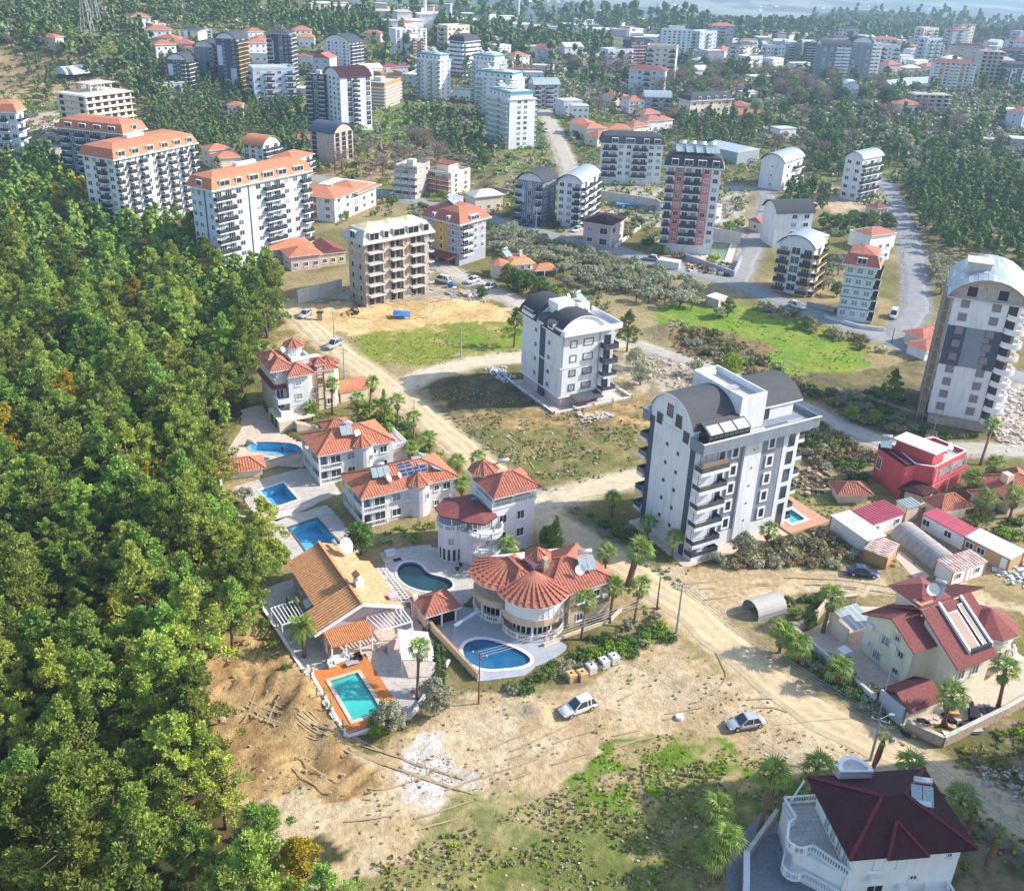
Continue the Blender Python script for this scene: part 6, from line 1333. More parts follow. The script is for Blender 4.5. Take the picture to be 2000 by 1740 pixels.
    for i in range(len(V)):
        a_,c_=V[i],V[(i+1)%len(V)]; 
        b.poly([a_,c_,(-1.6,4.6,8.7)],0 if i not in(0,1,2,3,4,5) else 0)
    b.prism(ed,7.3,7.49,1,True); b.build('roof',[MAROON2,DARKM],t)
    b=MB(); b.poly([(-1.9,4.0,8.73),(-1.2,3.6,8.72),(-.9,4.3,8.76),(-1.5,4.6,8.80)]); b.build('tarpaulin',TURQ,t)
    # ---------------- curved beige villa
    f=Fr('villa','beige villa with two fan-shaped red tile roofs, curved balconies and shiny water tank','villa',(1101,1160),5.8); t=f.t; f.occ(-9,-2,8,10)
    c1=(-2.6,3.2); r1=4.3; c2=(-4.4,8.0); r2=3.9
    wall=[(7.2,-.1),(7.2,9),(-4,12)]+arc(c2[0],c2[1],r2,130,243,8)+arc(c1[0],c1[1],r1,172,318,10)+[(1.2,-.1)]
    def shrink(d): return [(7.2,-.1),(7.2,9),(-4,12-d)]+arc(c2[0],c2[1],r2-d,130,240,8)+arc(c1[0],c1[1],r1-d,176,312,10)+[(.9,.4)]
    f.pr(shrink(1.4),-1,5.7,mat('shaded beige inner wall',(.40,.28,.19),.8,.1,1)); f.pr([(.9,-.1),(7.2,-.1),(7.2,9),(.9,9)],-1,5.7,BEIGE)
    f.pr(wall,2.5,3.5,BEIGE,'balcony_band'); f.pr(wall,-1,.25,BEIGE,'plinth'); f.pr(wall,5.5,5.75,WHITE2,'eaves_slab')
    lo=arc(c2[0],c2[1],r2-.12,150,243,10)+arc(c1[0],c1[1],r1-.12,178,318,16); balustrade(t,[(x,y,.25) for x,y in lo],.8,.26)
    for a in (152,196,238): q=(c2[0]+(r2-.2)*math.cos(R(a)),c2[1]+(r2-.2)*math.sin(R(a))); b=MB(); b.cyl(*q,.2,2.5,.16,.16,8); b.build('column',WHITE2,t)
    for a in (240,316): q=(c1[0]+(r1-.2)*math.cos(R(a)),c1[1]+(r1-.2)*math.sin(R(a))); b=MB(); b.cyl(*q,.2,2.5,.16,.16,8); b.build('column',WHITE2,t)
    b=MB(); P=arc(c1[0],c1[1],r1-.15,182,318,14)
    for p,q in zip(P[:-1],P[1:]): b.add([(*p,3.5),(*q,3.5),(*q,5.5),(*p,5.5)],[(0,1,2,3)]); 
    b.build('white_shutter',WHITE2,t)
    b=MB()
    for p in P: b.cyl(p[0],p[1],3.5,5.5,.04,.04,4)
    b.build('shutter_joint',FRAMEW,t)
    for a in range(190,310,14): q=(c1[0]+(r1-1.38)*math.cos(R(a)),c1[1]+(r1-1.38)*math.sin(R(a))); put('tall_window',window_mesh(.72,2.0,sill=False,mull=0,gl=DARKM),t,(*q,.35),R(a+90))
    for a in range(165,240,16): q=(c2[0]+(r2-1.38)*math.cos(R(a)),c2[1]+(r2-1.38)*math.sin(R(a))); put('tall_window',window_mesh(.8,2.0,sill=False,mull=0,gl=DARKM),t,(*q,.35),R(a+90))
    for x,z in((2.6,3.6),(2.6,.9),(5.0,3.9)): f.win(x,-.12,z,1.1,1.2)
    for x,z in((3.6,3.2),(5.8,3.6),(6.0,4.8)): b=MB(); b.box(x,-.55,z,x+.8,-.12,z+.55); b.build('air_conditioner',WHITE2,t)
    b=MB(); b.box(1.0,-.16,-.5,7.24,-.1,1.0); b.build('stone_base',STONEW,t)
    hip_roof(t,-2.0,.2,7.4,8.8,5.8,2.2,RTILE,ov=.6,axis='x'); hip_roof(t,-5.6,3.2,-1.2,10.6,5.85,1.6,RTILE,ov=.2,axis='y')
    def fan(cx,cy,r,a0,a1,n,ap,z):
        P=arc(cx,cy,r,a0,a1,n); b=MB(); rb=MB(); sg=[]
        for p,q in zip(P[:-1],P[1:]):
            b.poly([(*p,z),(*q,z),ap]); sg.append(((*p,z),ap)); 
            for k in range(1,9):      # overlapping tile courses
                s0=k/9; A=Vector((*p,z)).lerp(Vector(ap),s0)+Vector((0,0,.05)); B=Vector((*q,z)).lerp(Vector(ap),s0)+Vector((0,0,.05)); rb.bar(A,B,.09)
        sg.append(((*P[-1],z),ap)); b.add([(*p,z-.15) for p in P]+[(*p,z) for p in P],[(i,i+1,len(P)+i+1,len(P)+i) for i in range(len(P)-1)],1)
        r=b.build('fan_roof',[RTILE,WHITE2],t); q=rb.build('tile_rolls',RTILE,r); q['kind']='stuff'; c=MB(); ridge_caps(c,sg,.3,.26); c.build('ridge_cap',RTILE,r)
    fan(c1[0],c1[1],r1+.5,168,325,13,(c1[0]+.2,c1[1]+.4,7.7),5.8); fan(c2[0],c2[1],r2+.5,110,248,10,(c2[0]+1.6,c2[1]+.2,7.3),5.8)
    b=MB(); b.box(-1.1,5.6,5.6,1.3,8,7.6); b.build('roof_dormer_wall',WHITE2,t); cone_roof(t,.1,6.8,7.6,2.0,1.2,RTILE,6)
    b=MB(); b.box(-.5,4.2,6.2,.3,5.0,8.6); b.build('chimney',STONEW,t)
    solar_heater(t,5.0,3.0,7.0,-.25,1.1,2); satdish(t,3.3,1.6,6.7,.7,-.3)
    # small gatehouse beside it
    g=Fr('gatehouse','small garden pavilion with square red hip roof and dark front beside the blue oval pool','pavilion',(832,1204),2.6); g.box(.3,.3,-.5,.5,4.2,2.6,CREAM); g.box(.5,3.9,-.5,4.5,4.2,2.6,CREAM); g.box(.5,.8,-.5,4.5,3.9,2.3,DARKM,'dark_block')  # near-black block fills the space between the walls and posts
    for x in(.4,2.4,4.4): b=MB(); b.box(x-.1,.3,-.2,x+.1,.5,2.6); b.build('post',WHITE2,g.t)
    hip_roof(g.t,.3,.3,4.5,4.1,2.6,1.3,RTILE,ov=.5); g.occ(0,0,5,4.5); b=MB(); b.box(-.1,3.5,0,.5,4.1,3.3); b.build('chimney',CREAM,g.t)
    # sloping silver patio awning arm
    g=Fr('patio_awning','folded silver awning box reaching from the beige villa to a post by the pool','awning',(905,1225),0); a=g.l(888,1223,2.2); b_=g.l(936,1192,2.9); b=MB(); b.bar((*a,2.3),(*b_,2.9),.5,0,.12); b.build('awning_box',STEEL,g.t); b=MB(); b.bar((*a,0),(*a,2.3),.1); b.build('post',STEEL,g.t)
    # ---------------- tan barrel-tiled villa with the turquoise pool
    f=Fr('villa','low pink-walled villa with tan barrel-tile gable roof and white pergolas above the turquoise pool','villa',(624,1226),3.6); t=f.t; f.occ(-.5,-4.4,11.8,15.5)
    f.box(1.4,4.6,-1,9.9,15.0,3.2,PINK); f.box(.5,.4,-1,10.2,4.6,3.2,PINK)
    ry=5.5; zr=5.6
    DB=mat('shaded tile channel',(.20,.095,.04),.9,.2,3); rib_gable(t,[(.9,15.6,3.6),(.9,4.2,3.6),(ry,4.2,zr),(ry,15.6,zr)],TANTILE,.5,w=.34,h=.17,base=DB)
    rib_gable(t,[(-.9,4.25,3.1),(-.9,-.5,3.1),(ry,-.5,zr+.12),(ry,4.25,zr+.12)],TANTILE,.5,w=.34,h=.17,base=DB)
    rib_gable(t,[(10.9,-.5,3.6),(10.9,11.0,3.6),(ry,11.0,zr),(ry,-.5,zr)],mat('pale apricot barrel tile',(.62,.37,.21),.85,.25,2.2,bump=.6,bscale=6,col2=(.40,.18,.08)),.34,w=.24,h=.13,base=DB)
    rib_gable(t,[(9.6,11.02,4.0),(9.6,15.6,4.0),(ry,15.6,zr),(ry,11.02,zr)],mat('pale apricot barrel tile',(.7,.46,.26)),.34,w=.24,h=.13,base=DB)
    b=MB(); b.prism([(0,0)],0,0) if False else b.poly([(.3,.38,3.1),(10.4,.38,3.1),(10.4,.38,3.7),(ry,.38,zr-.15),(.3,.38,3.55)]); b.build('gable_wall',PINK,t); b=MB(); b.poly([(1.4,15.0,3.1),(9.9,15.0,3.1),(9.7,15.0,3.9),(ry,15.0,zr-.15),(1.4,15.0,3.8)]); b.build('gable_wall',PINK,t)
    b=MB(); b.bar((-.9,-.55,3.0),(ry,-.55,5.6),.3); b.bar((ry,-.55,5.6),(10.9,-.55,3.5),.3); b.build('verge_board',WHITE2,t)
    b=MB(); b.bar((ry,-.5,zr+.2),(ry,15.6,zr+.15),.35,0,.2); b.build('ridge_cap',TANTILE,t)
    f.box(6.2,3.4,4.5,7.3,4.5,6.3,WHITE2,'chimney'); b=MB(); b.poly([(6.0,3.2,6.9),(6.75,3.2,7.4),(6.75,4.7,7.4),(6.0,4.7,6.9)]); b.poly([(7.5,3.2,6.9),(7.5,4.7,6.9),(6.75,4.7,7.4),(6.75,3.2,7.4)]); b.build('chimney_cap',TANTILE,t)
    f.box(9.6,.6,3.4,10.8,1.6,4.6,PINK,'chimney')
    satdish(t,8.0,12.4,5.2,1.15,.55); b=MB(); b.tube([(7.2,13.6,5.9),(7.2,14.6,5.9)],.3,8); b.build('tank',STEEL,t)
    for k in range(3): panel_on(t,(6.3+.75*k,13.2,5.25-.33*k),(1,0,-.42),(0,1,0),.6,1.0,DARKM)
    rib_gable(t,[(.2,-3.3,2.75),(5.7,-3.3,2.75),(5.9,-.6,3.35),(.2,-.6,3.35)],mat('mottled porch tile',(.55,.25,.10),.85,.4,4,col2=(.34,.13,.05),bump=.4,bscale=6),.26,'porch_roof',w=.17,h=.09)
    for x,y in((.4,-3.1),(2.2,-3.1),(4.0,-3.1),(5.6,-3.1),(.4,-1.0)): b=MB(); b.box(x-.1,y-.1,0,x+.1,y+.1,2.75); b.build('post',WHITE2,t)
    for k in range(4): f.win(1.2+1.3*k,.36,.2,1.1,2.1,sill=False,gl=CURT)
    b=MB(); b.box(.3,-3.2,-.4,6.0,.38,.35); b.build('porch_floor',CREAMP,t)
    b=MB()
    for k in range(5): b.box(4.6,-3.5-.32*k-.0,-.3,6.8,-3.2-.32*k,.35-.07*k)
    b.build('steps',CREAMP,t)
    f.box(6.2,-3.6,-.4,7.2,-3.4,.9,PINK,'terrace_wall')
    b=MB(); b.prism([(7.2,-4.2),(11.6,-2.2),(11.6,-1.9),(7.2,-3.9)],-.5,1.2,0); b.build('terrace_wall',PINK,t); f.box(6.0,-3.4,-.4,10.8,.38,.35,CREAMP,'terrace_floor')
    pergola(f,[(6.2,.2),(10.9,.2),(10.9,-3.3),(6.8,-3.3)],.3,2.8,n=9); pergola(f,[(11.2,10.6),(13.0,10.0),(13.0,1.5),(11.2,2.0)],0,2.5,n=3,cross=14); pergola(f,[(-3.7,8.2),(-.4,8.4),(-.4,4.4),(-3.5,4.2)],.0,2.4,n=7)
    for y in(6,8.6,11.5): put('window',window_mesh(1.0,1.1),t,(1.38,y,1.2),-math.pi/2)
    b=MB(); b.add([(1.35,6.2,2.8),(1.35,8.0,2.8),(.4,8.0,2.3),(.4,6.2,2.3)],[(0,1,2,3)]); b.build('awning',WHITE2,t)
    # plot with deck and pool
    P=[f.w(-1.0,-6.0),f.w(2.5,-6.0),f.w(2.5,-13.6),f.w(-1.0,-13.6)]
    lot=[f.w(-3.8,11),f.w(-2.6,-15.9),f.w(5.0,-16.1),f.w(13.2,-9.0),f.w(13.6,14),f.w(3,17),f.w(-3.8,16)]
    dk=[f.w(-2.4,-3.4),f.w(-2.4,-15.3),f.w(4.6,-15.3),f.w(4.6,-3.4)]
    slab('garden_terrace',lot,[offset(P,.4)],.02,PAVE,.8)
    nb=26; deck=thing('wooden_deck','orange wooden deck of long boards round the turquoise pool','deck',(*f.w(-2.4,-15.3),0),f.a); lx,ly=7.0,11.9
    for k in range(nb):
        x0=lx*k/nb; x1=lx*(k+1)/nb-.012; segs=[(0,ly)]
        if x1>1.05 and x0<5.25: segs=[(0,1.35),(9.65,ly)]
        for a,c in segs: b=MB(); b.box(x0,a,-.25,x1,c,.14+.008*(k%3)); b.build('board',DECK,deck)
    FLATS.append(dk)
    pl=pool('swimming_pool','turquoise rectangular pool with corner steps set in the orange wooden deck',P,.16,1.6,WATER,-.02,mat('turquoise pool tile',(.12,.52,.46),.4,.12,1.5,col2=(.08,.42,.38)),CREAMP,.45)
    for k in range(4):
        b=MB(); b.prism([f.w(1.2-.35*k,-6.02),f.w(2.48,-6.02),f.w(2.48,-7.3-.35*k)],-1.4,-.12-.25*k,0); b.build('pool_step',CREAMP,pl)
    wall_run('garden_wall','long low garden wall with white coping along the dug slope beside the turquoise pool',[f.w(-3.9,12),f.w(-2.75,-16.0),f.w(4.9,-16.25),f.w(13.3,-9.2)],.45,.3,CREAM,WHITE2,posts=5)
    q=Fr('railing','white railing with small pillars along the deck edge','railing',world=f.w(-2.75,-3.2)); balustrade(q.t,[(0,0,.45),(.0,-12.4,.45)],.6,.5,name='balusters')
    for k,yy in enumerate((-4.6,-9.2,-11.4,-15.2)): planter(f.w(-2.75,yy),.5,'small cone conifer in white urn on the deck wall, '+('nearest the villa','second from the villa','third from the villa','at the far pool corner')[k])
    c=Fr('carport','white ribbed carport roof on white posts beside the tall cypress','carport',world=f.w(7.2,-8.6)); A=[(0,0,2.3),(3.6,-2.2,2.3),(4.9,3.2,2.5),(1.8,5.4,2.5)]
    b=MB(); b.add(A+[(p[0],p[1],p[2]-.1) for p in A],[(0,1,2,3),(7,6,5,4),(0,4,5,1),(1,5,6,2),(2,6,7,3),(3,7,4,0)]); rf=b.build('roof',WHITE2,c.t); q=MB(); ribs_on(q,[A[0],A[1],A[2],A[3]],.25,.08,.05); q=q.build('roof_ribs',WHITE2,rf); q['kind']='stuff'
    for p in A: b=MB(); b.bar((p[0],p[1],0),(p[0],p[1],p[2]),.12); b.build('post',WHITE2,c.t)
def planter(xy,z,label):
    t=thing('potted_conifer',label,'potted plant',(xy[0],xy[1],z)); b=MB(); b.cyl(0,0,0,.12,.22,.14,8); b.cyl(0,0,.12,.5,.14,.3,8); b.build('urn',WHITE2,t)
    Q=leaf_quads(np.random.RandomState(int(abs(xy[1]*10))),np.array([[0,0,.55+.2*i] for i in range(7)]),[.2-.022*i for i in range(7)],22,.05,up=.6); m=quads_mesh('cone_foliage',Q,BRIGHTM); put('foliage',m,t)
def villas_right():
    # ---------------- cream gabled villa with maroon roofs
    f=Fr('villa','large cream gabled villa with brick-red roofs, round corner tower and slanted roof glazing, right side','villa',(1815,1255),5.8,ang=27); t=f.t; f.occ(-5,-6,14,9)
    f.box(-2.4,.0,-1,13,7.6,5.6,YCREAM); f.box(.9,-3.6,-1,7.0,0,5.0,YCREAM)
    b=MB(); b.poly([(-2.42,0,5.5),(-2.42,3.7,7.7),(-2.42,7.6,5.5)]); b.build('gable_wall',YCREAM,t)
    b=MB(); b.poly([(.88,-3.6,4.9),(.88,2.0,8.2),(.88,2.0,5.5),(.88,0,4.9)]); b.build('gable_wall',YCREAM,t)
    M2=MAROON2
    rib_gable(t,[(-3.0,8.2,5.5),(-3.0,3.7,7.8),(2.2,3.7,7.8),(2.2,8.2,5.5)][::1] and [(2.2,8.2,5.5),(-3.0,8.2,5.5),(-3.0,3.7,7.8),(2.2,3.7,7.8)],M2,.34,w=.12,h=.025)
    rib_gable(t,[(-3.0,-.6,5.5),(1.2,-.6,5.5),(1.2,3.7,7.8),(-3.0,3.7,7.8)],M2,.34,w=.12,h=.025)
    rib_gable(t,[(.5,-4.3,4.6),(7.4,-4.3,4.6),(7.4,2.6,8.7),(.5,2.6,8.7)],M2,.34,w=.12,h=.025)
    rib_gable(t,[(13.4,8.2,5.5),(.5,8.2,5.5),(.5,3.0,8.7),(12.0,3.0,8.7)],M2,.34,w=.12,h=.025)
    rib_gable(t,[(7.42,-2.6,5.6),(9.5,-2.6,5.6),(9.5,3.0,8.6),(7.42,3.0,8.6)],M2,.34,w=.12,h=.025)
    b=MB(); b.cyl(9.8,.0,-1,5.9,3.2,3.2,18); b.build('tower_wall',YCREAM,t); cone_roof(t,9.8,.0,5.9,3.9,2.1,M2,9,ribs=None,rot=R(10)); b=MB(); b.cyl(9.8,.0,4.6,5.0,3.35,3.35,18); b.build('cornice',WHITE2,t)
    f.box(1.9,3.6,5.5,5.4,7.6,8.5,YCREAM,'attic_wall'); hip_roof(t,1.6,3.6,5.8,7.8,8.5,1.3,M2,ov=.7,ribs=None)
    # slanted glazed strip between white parapets
    for x in(3.3,7.0): b=MB(); b.add([(x,-3.2,5.0),(x+.3,-3.2,5.0),(x+.3,2.6,8.4),(x,2.6,8.4),(x,-3.2,5.75),(x+.3,-3.2,5.75),(x+.3,2.6,9.1),(x,2.6,9.1)],[(0,1,5,4),(1,2,6,5),(2,3,7,6),(3,0,4,7),(4,5,6,7)]); b.build('roof_parapet',WHITE2,t)
    panel_on(t,(3.7,-2.9,5.5),(1,0,0),(0,5.5,3.2),1.7,5.0,mat('brown ribbed skylight',(.22,.13,.10),.5,.1,3,stretch=(6,1,1)),'roof_glazing'); panel_on(t,(5.95,-2.9,5.5),(1,0,0),(0,5.5,3.2),1.0,5.6,DARKM,'roof_glazing')
    f.box(3.6,-3.3,4.9,7.0,-3.0,5.9,GLASS,'end_glazing')
    satdish(t,3.4,4.0,9.2,.8,-.5); solar_heater(t,5.2,4.4,9.0,-1.2,.8,2)
    b=MB(); b.box(1.1,3.2,8.3,3.3,4.6,8.8); b.build('roof_terrace',TERRA,t)
    def gw(y,z,w,h,g=True):
        put('window',window_mesh(w,h,gl=CURT if w>1.1 else GLASS),t,(-2.4,y,z),-math.pi/2)
        if g: q=MB(); [q.box(-2.62,y-w/2-.1+i*(w+.2)/4,z-.1,-2.60,y-w/2-.08+i*(w+.2)/4,z+h+.1) for i in range(5)]; q.build('window_grille',RAILD,t)
    gw(2.6,5.0,.8,1.0); gw(4.2,3.2,1.3,1.4); gw(1.6,3.1,.9,1.0); gw(5.0,.4,1.3,1.4); gw(1.8,.5,.9,.9)
    for y,z in((6.6,4.2),(6.8,1.6),(2.6,3.9)): b=MB(); b.box(-2.85,y-.4,z,-2.42,y+.4,z+.6); b.cyl(-2.86,y,z+.3,z+.32,.2,.2,8); b.build('air_conditioner',WHITE2,t)
    for x in(2.2,4.6): f.win(x,-3.62,2.2,1.2,1.5)
    for a in(255,290,325): put('window',window_mesh(1.1,1.6),t,(9.8+3.22*math.cos(R(a)),3.22*math.sin(R(a)),2.2),R(a+90))
    b=MB(); b.prism(arc(9.8,0,4.2,225,330,8)+[(9.8,0)],1.7,2.0,0,True); b.build('balcony_slab',BEIGE,t); balustrade(t,[(x,y,2.0) for x,y in arc(9.8,0,4.1,225,330,8)],.8,.3)
    # porch and garage in front
    f.box(-7.6,-5.0,-.5,-2.4,-1.2,2.3,YCREAM,'porch_wall'); rib_gable(t,[(-8.0,-1.0,2.3),(-8.0,-3.4,3.6),(-2.4,-3.4,3.6),(-2.4,-1.0,2.3)][::-1] and [(-2.4,-1.0,2.3),(-8.0,-1.0,2.3),(-8.0,-3.3,3.5),(-2.4,-3.3,3.5)],MAROON,.5,'porch_roof',w=.1,h=.02)
    rib_gable(t,[(-8.0,-5.7,2.3),(-2.4,-5.7,2.3),(-2.4,-3.3,3.5),(-8.0,-3.3,3.5)],MAROON2,.5,'porch_roof',w=.1,h=.02)
    f.box(-8.3,-5.0,-.3,-8.05,-1.4,2.6,mat('pale blue garage door',(.42,.46,.56),.6,.04,2,stretch=(1,1,12)),'garage_door')
    wy=f; W=[f.w(-8.6,-1.2),f.w(-8.6,13.5)]
    wall_run('garden_wall','white garden wall along the shaded road left of the cream gabled villa',W,1.5,.3,WHITE,CONC2)
    wall_run('garden_wall','rough stone boundary wall with pale coping below the cream gabled villa',[f.w(-8.4,-5.8),f.w(-6.5,-9.6),f.w(4,-9.0),f.w(17,-7.6),f.w(22,-7)],1.5,.4,STONEW,CONC2,posts=0)
    wall_run('garden_wall','stone wall with irregular cap on the upper left of the cream gabled villa plot',[f.w(-8.4,13.5),f.w(-4,14.4),f.w(0,16.5),f.w(4,15.5)],1.6,.4,STONEW,CREAMP,posts=3,pm=STONEW)
    slab('paved_yard',[f.w(-8.2,-5.6),f.w(4,-8.6),f.w(16,-7.4),f.w(16,9),f.w(4,15),f.w(-8.2,13.2)],[],.05,CREAMP,.4)
    g=Fr('shed','low lean-to with pale glass roof strips and a white oven beside the cream gabled villa','shed',world=f.w(-3.5,8.6)); g.a=f.a; g.t.rotation_euler=(0,0,f.a)
    for k in range(4): panel_on(g.t,(.4+1.0*k,0,2.4),(1,0,0),(0,1,.15),.9,4.0,SOLARG,'roof_panel',fr=WHITE2)
    g.box(.3,3.9,-.2,4.4,4.1,2.8,CREAM); g.box(0,.5,-.2,.2,3.9,2.4,CREAM)
    g.box(-3.0,-2.2,0,-1.6,-.8,1.5,WHITE2,'oven'); g.box(-2.6,-2.4,.3,-2.0,-2.21,.9,DARKM,'oven_mouth')
    g=Fr('tunnel_shelter','small grey arched tunnel shelter on the left edge of the villa garden','shelter',(1480,1215),0,ang=27)
    A=arc_pts(0,3.4,.9,1.3,10); n=len(A); b=MB(); b.add([(0,a,z) for a,z in A]+[(4.8,a,z) for a,z in A],[(i,i+1,n+i+1,n+i) for i in range(n-1)]); b.add([(0,a,z-.06) for a,z in A]+[(4.8,a,z-.06) for a,z in A],[(i,n+i,n+i+1,i+1) for i in range(n-1)]); b.build('cover',mat('grey tarpaulin',(.42,.40,.37),.7,.1,1),g.t); g.box(0,0,-.2,4.8,.08,.9,MGREY,'side_wall'); g.box(0,3.32,-.2,4.8,3.4,.9,MGREY,'side_wall'); g.occ(0,0,5,3.4)
    # ---------------- white villa at the bottom right
    f=Fr('villa','white villa with dark maroon shingle roof and curved white balustrade terraces, bottom right','villa',(1706,1677),7,ang=8); t=f.t; f.occ(-7,-3,11,11)
    f.box(-1.2,1.0,-1,9.3,9.2,6.8,WHITE2); f.pr([(-1.2,1.0),(-5.0,4.4),(-4.3,9.8),(-1.2,9.8)],-1,3.6,WHITE2,'terrace_block')
    ter=[(-1.0,1.2),(-1.3,.9),(-3.6,4.0)]+arc(-4.6,5.0,1.2,300,180,6)+[(-4.9,6.9),(-4.0,7.4),(-4.2,10.0),(-1.2,10.0),(-1.2,1.2)]
    f.pr(ter,3.4,3.7,WHITE2,'terrace_slab',top=PAVE); balustrade(t,[(x,y,3.7) for x,y in ter[1:-2]]+[(-.6,10.0,3.7)],.9,.27)
    t2=[(-1.0,-.2),(-4.0,3.0)]+arc(-5.0,4.2,1.1,300,170,5)+[(-5.2,6.0)]
    b=MB(); b.prism(t2+[(-1.2,6)],.9,1.1,0,True); b.build('balcony_slab',WHITE2,t); balustrade(t,[(x,y,1.1) for x,y in t2],.85,.27)
    for x,y in((-4.9,4.6),(-3.4,3.6),(-4.2,8.6),(-1.5,1.0)): b=MB(); b.cyl(x,y,-1,3.5,.16,.16,8); b.build('column',WHITE2,t)
    b=MB(); b.bar((-3.9,9.6,3.7),(-2.6,9.8,6.9),.14); b.build('post',WHITE2,t)
    for y in(2.2,3.6,5.0,6.4): put('tall_window',window_mesh(1.15,2.2,sill=False,gl=CURT),t,(-1.22,y,3.75),-math.pi/2)
    for y in(2.4,4.2): put('tall_window',window_mesh(1.4,2.1,sill=False,gl=GLASS),t,(-1.22,y,1.15),-math.pi/2)
    for x,z,g in((1.4,4.4,WHITE2),(3.7,4.4,WHITE2),(8.2,5.2,GLASS)): f.win(x,.98,z,1.0 if x<8 else .6,1.6 if x<8 else .6,gl=g,mull=1)
    f.win(1.6,.98,1.0,1.7,1.3,gl=DARKM); f.win(5.2,.98,2.6,.8,.6)
    for x,z in((.7,3.1),(3.8,1.6)): b=MB(); b.box(x,.45,z,x+.85,.97,z+.65); b.build('air_conditioner',WHITE2,t)
    balcony(t,'S',10,0,7.6,1.0,2.4,2.2,slab=WHITE2,door=False,rail=WHITE2,lip=.15,rh=.2) if False else None
    b=MB(); b.box(6.6,-1.4,1.0,9.0,1.0,1.15); b.build('balcony_slab',WHITE2,t); balustrade(t,[(6.7,.9,1.15),(6.7,-1.3,1.15),(8.9,-1.3,1.15),(8.9,.9,1.15)],.8,.3)
    M=MAROON; r=hip_roof(t,-1.4,.9,9.4,9.4,7,2.1,M,ov=.8,ribs=None,caps=M,fascia=DARKM); RC=mat('red ridge strip',(.13,.02,.025),.8,.1,3)
    X0,Y0,X1,Y1=-2.2,.1,10.2,10.2; i_=(Y1-Y0)/2; a=Vector((X0+i_,(Y0+Y1)/2,9.1)); c=Vector((X1-i_,(Y0+Y1)/2,9.1))
    for k,(p,q) in enumerate(((Vector((X0,Y0,7)),a),(Vector((X0,Y1,7)),a),(Vector((X1,Y0,7)),c),(Vector((X1,Y1,7)),c))): b=MB(); b.bar(p+Vector((0,0,.06)),q+Vector((0,0,.06)),.34,0,.1); b.build('ridge_cap',RC,t)
    b=MB(); P=[(1.2,-.35,7.0),(5.2,-.35,7.0),(3.2,3.4,8.5)]; b.poly([P[0],P[1],(3.2,2.6,8.55)]); b.poly([P[0],(3.2,2.6,8.55),(1.2,1.5,7.2)]); b.poly([P[1],(5.2,1.5,7.2),(3.2,2.6,8.55)]); b.build('small_roof',M,t)
    for q in(P[0],P[1]): b=MB(); b.bar(Vector(q)+Vector((0,0,.07)),(3.2,2.6,8.62),.3,0,.1); b.build('ridge_cap',RC,t)
    ch=[(.6,10.1)]+[(.6,9.2),(3.9,8.9),(4.0,9.6)]+arc(2.2,9.7,1.5,10,170,7); 
    b=MB(); b.prism(ch,6.2,8.3,0); b.build('roof_box_wall',CONC2,t); inn=[(2.25+(x-2.25)*.74,9.5+(y-9.5)*.70) for x,y in ch]; b=MB(); b.holed(ch,[inn],8.45); n=len(ch)
    for L,zz in((ch,0),(inn,1)):
        for i in range(n): b.add([(*L[i],8.0),(*L[(i+1)%n],8.0),(*L[(i+1)%n],8.45),(*L[i],8.45)],[(0,1,2,3)])
    b.build('roof_box_rim',WHITE2,t)
    solar_heater(t,7.0,5.6,8.3,-.3,1.0,2); b=MB(); b.tube([(5.9,4.6,8.6),(7.3,4.2,8.6)],.3,8); b.build('tank',BLUEW,t)
    slab('paved_yard',[f.w(-16,-6),f.w(-2,-6),f.w(-1.4,9),f.w(-5,12.5),f.w(-10,8)],[],.05,mat('grey cobble',(.20,.22,.24),.85,.2,2.5,bump=.4,bscale=4),.4)
    wall_run('garden_wall','stone garden wall with steel handrail left of the white bottom-right villa',[f.w(-12.5,-2.5),f.w(-10.2,2.6),f.w(-8.8,6.6)],1.4,.5,STONEW,STEEL); wall_run('garden_wall','low wall behind the palms of the white bottom-right villa',[f.w(-8.8,6.6),f.w(-3.8,11.6)],1.2,.3,STONEW,CONC2)
    # ---------------- raspberry red house
    f=Fr('house','raspberry red modern house with white roof slab and open roof terrace','house',(1755,975),0,ang=21); t=f.t; f.occ(-1,-4,16,10)
    f.pr([(0,0),(2.0,0),(2.0,.4),(2.0,7),(0,7)],-1,6.0,RED); b=MB(); b.add([(0,0,6),(2,0,6),(2,7,6),(0,7,6),(0,0,6.4),(0,7,6.9)],[(0,1,4),(3,5,2),(0,4,5,3),(1,2,5,4)]); b.build('roof',MAROON,t)
    f.pr([(2,.2),(4.4,-1.6),(13.8,1.6),(12,7.4),(2,7)],-1,5.4,RED); 
    T=[(2,.2),(4.4,-1.6),(13.8,1.6),(12.0,7.6),(3,7.2)]; inn=offset(T,-.3)
    b=MB(); n=5
    b.holed(T,[inn],6.1)
    for L in(T,inn):
        for i in range(n): b.add([(*L[i],5.3),(*L[(i+1)%n],5.3),(*L[(i+1)%n],6.1),(*L[i],6.1)],[(0,1,2,3)])
    b.build('roof_parapet',RED,t); b=MB(); b.prism([(p[0],p[1]) for p in inn],5.4,5.45); b.build('terrace_floor',PAVE,t)
    b=MB(); TT=offset(T,.06); b.holed(TT,[offset(T,-.26)],6.16); b.build('parapet_coping',WHITE2,t)
    f.pr([(4.6,-.6),(7.8,.5),(5.2,6.6),(2.2,5.6)],5.45,8.0,RED,'penthouse_wall'); b=MB(); b.prism([(4.4,-1.2),(8.3,.2),(5.4,7.1),(1.7,5.9)],8.0,8.2,0,True); b.build('roof_slab',WHITE2,t)
    put('window',window_mesh(1.2,2.2,sill=False),t,(-.02,6.0,2.6),-math.pi/2)
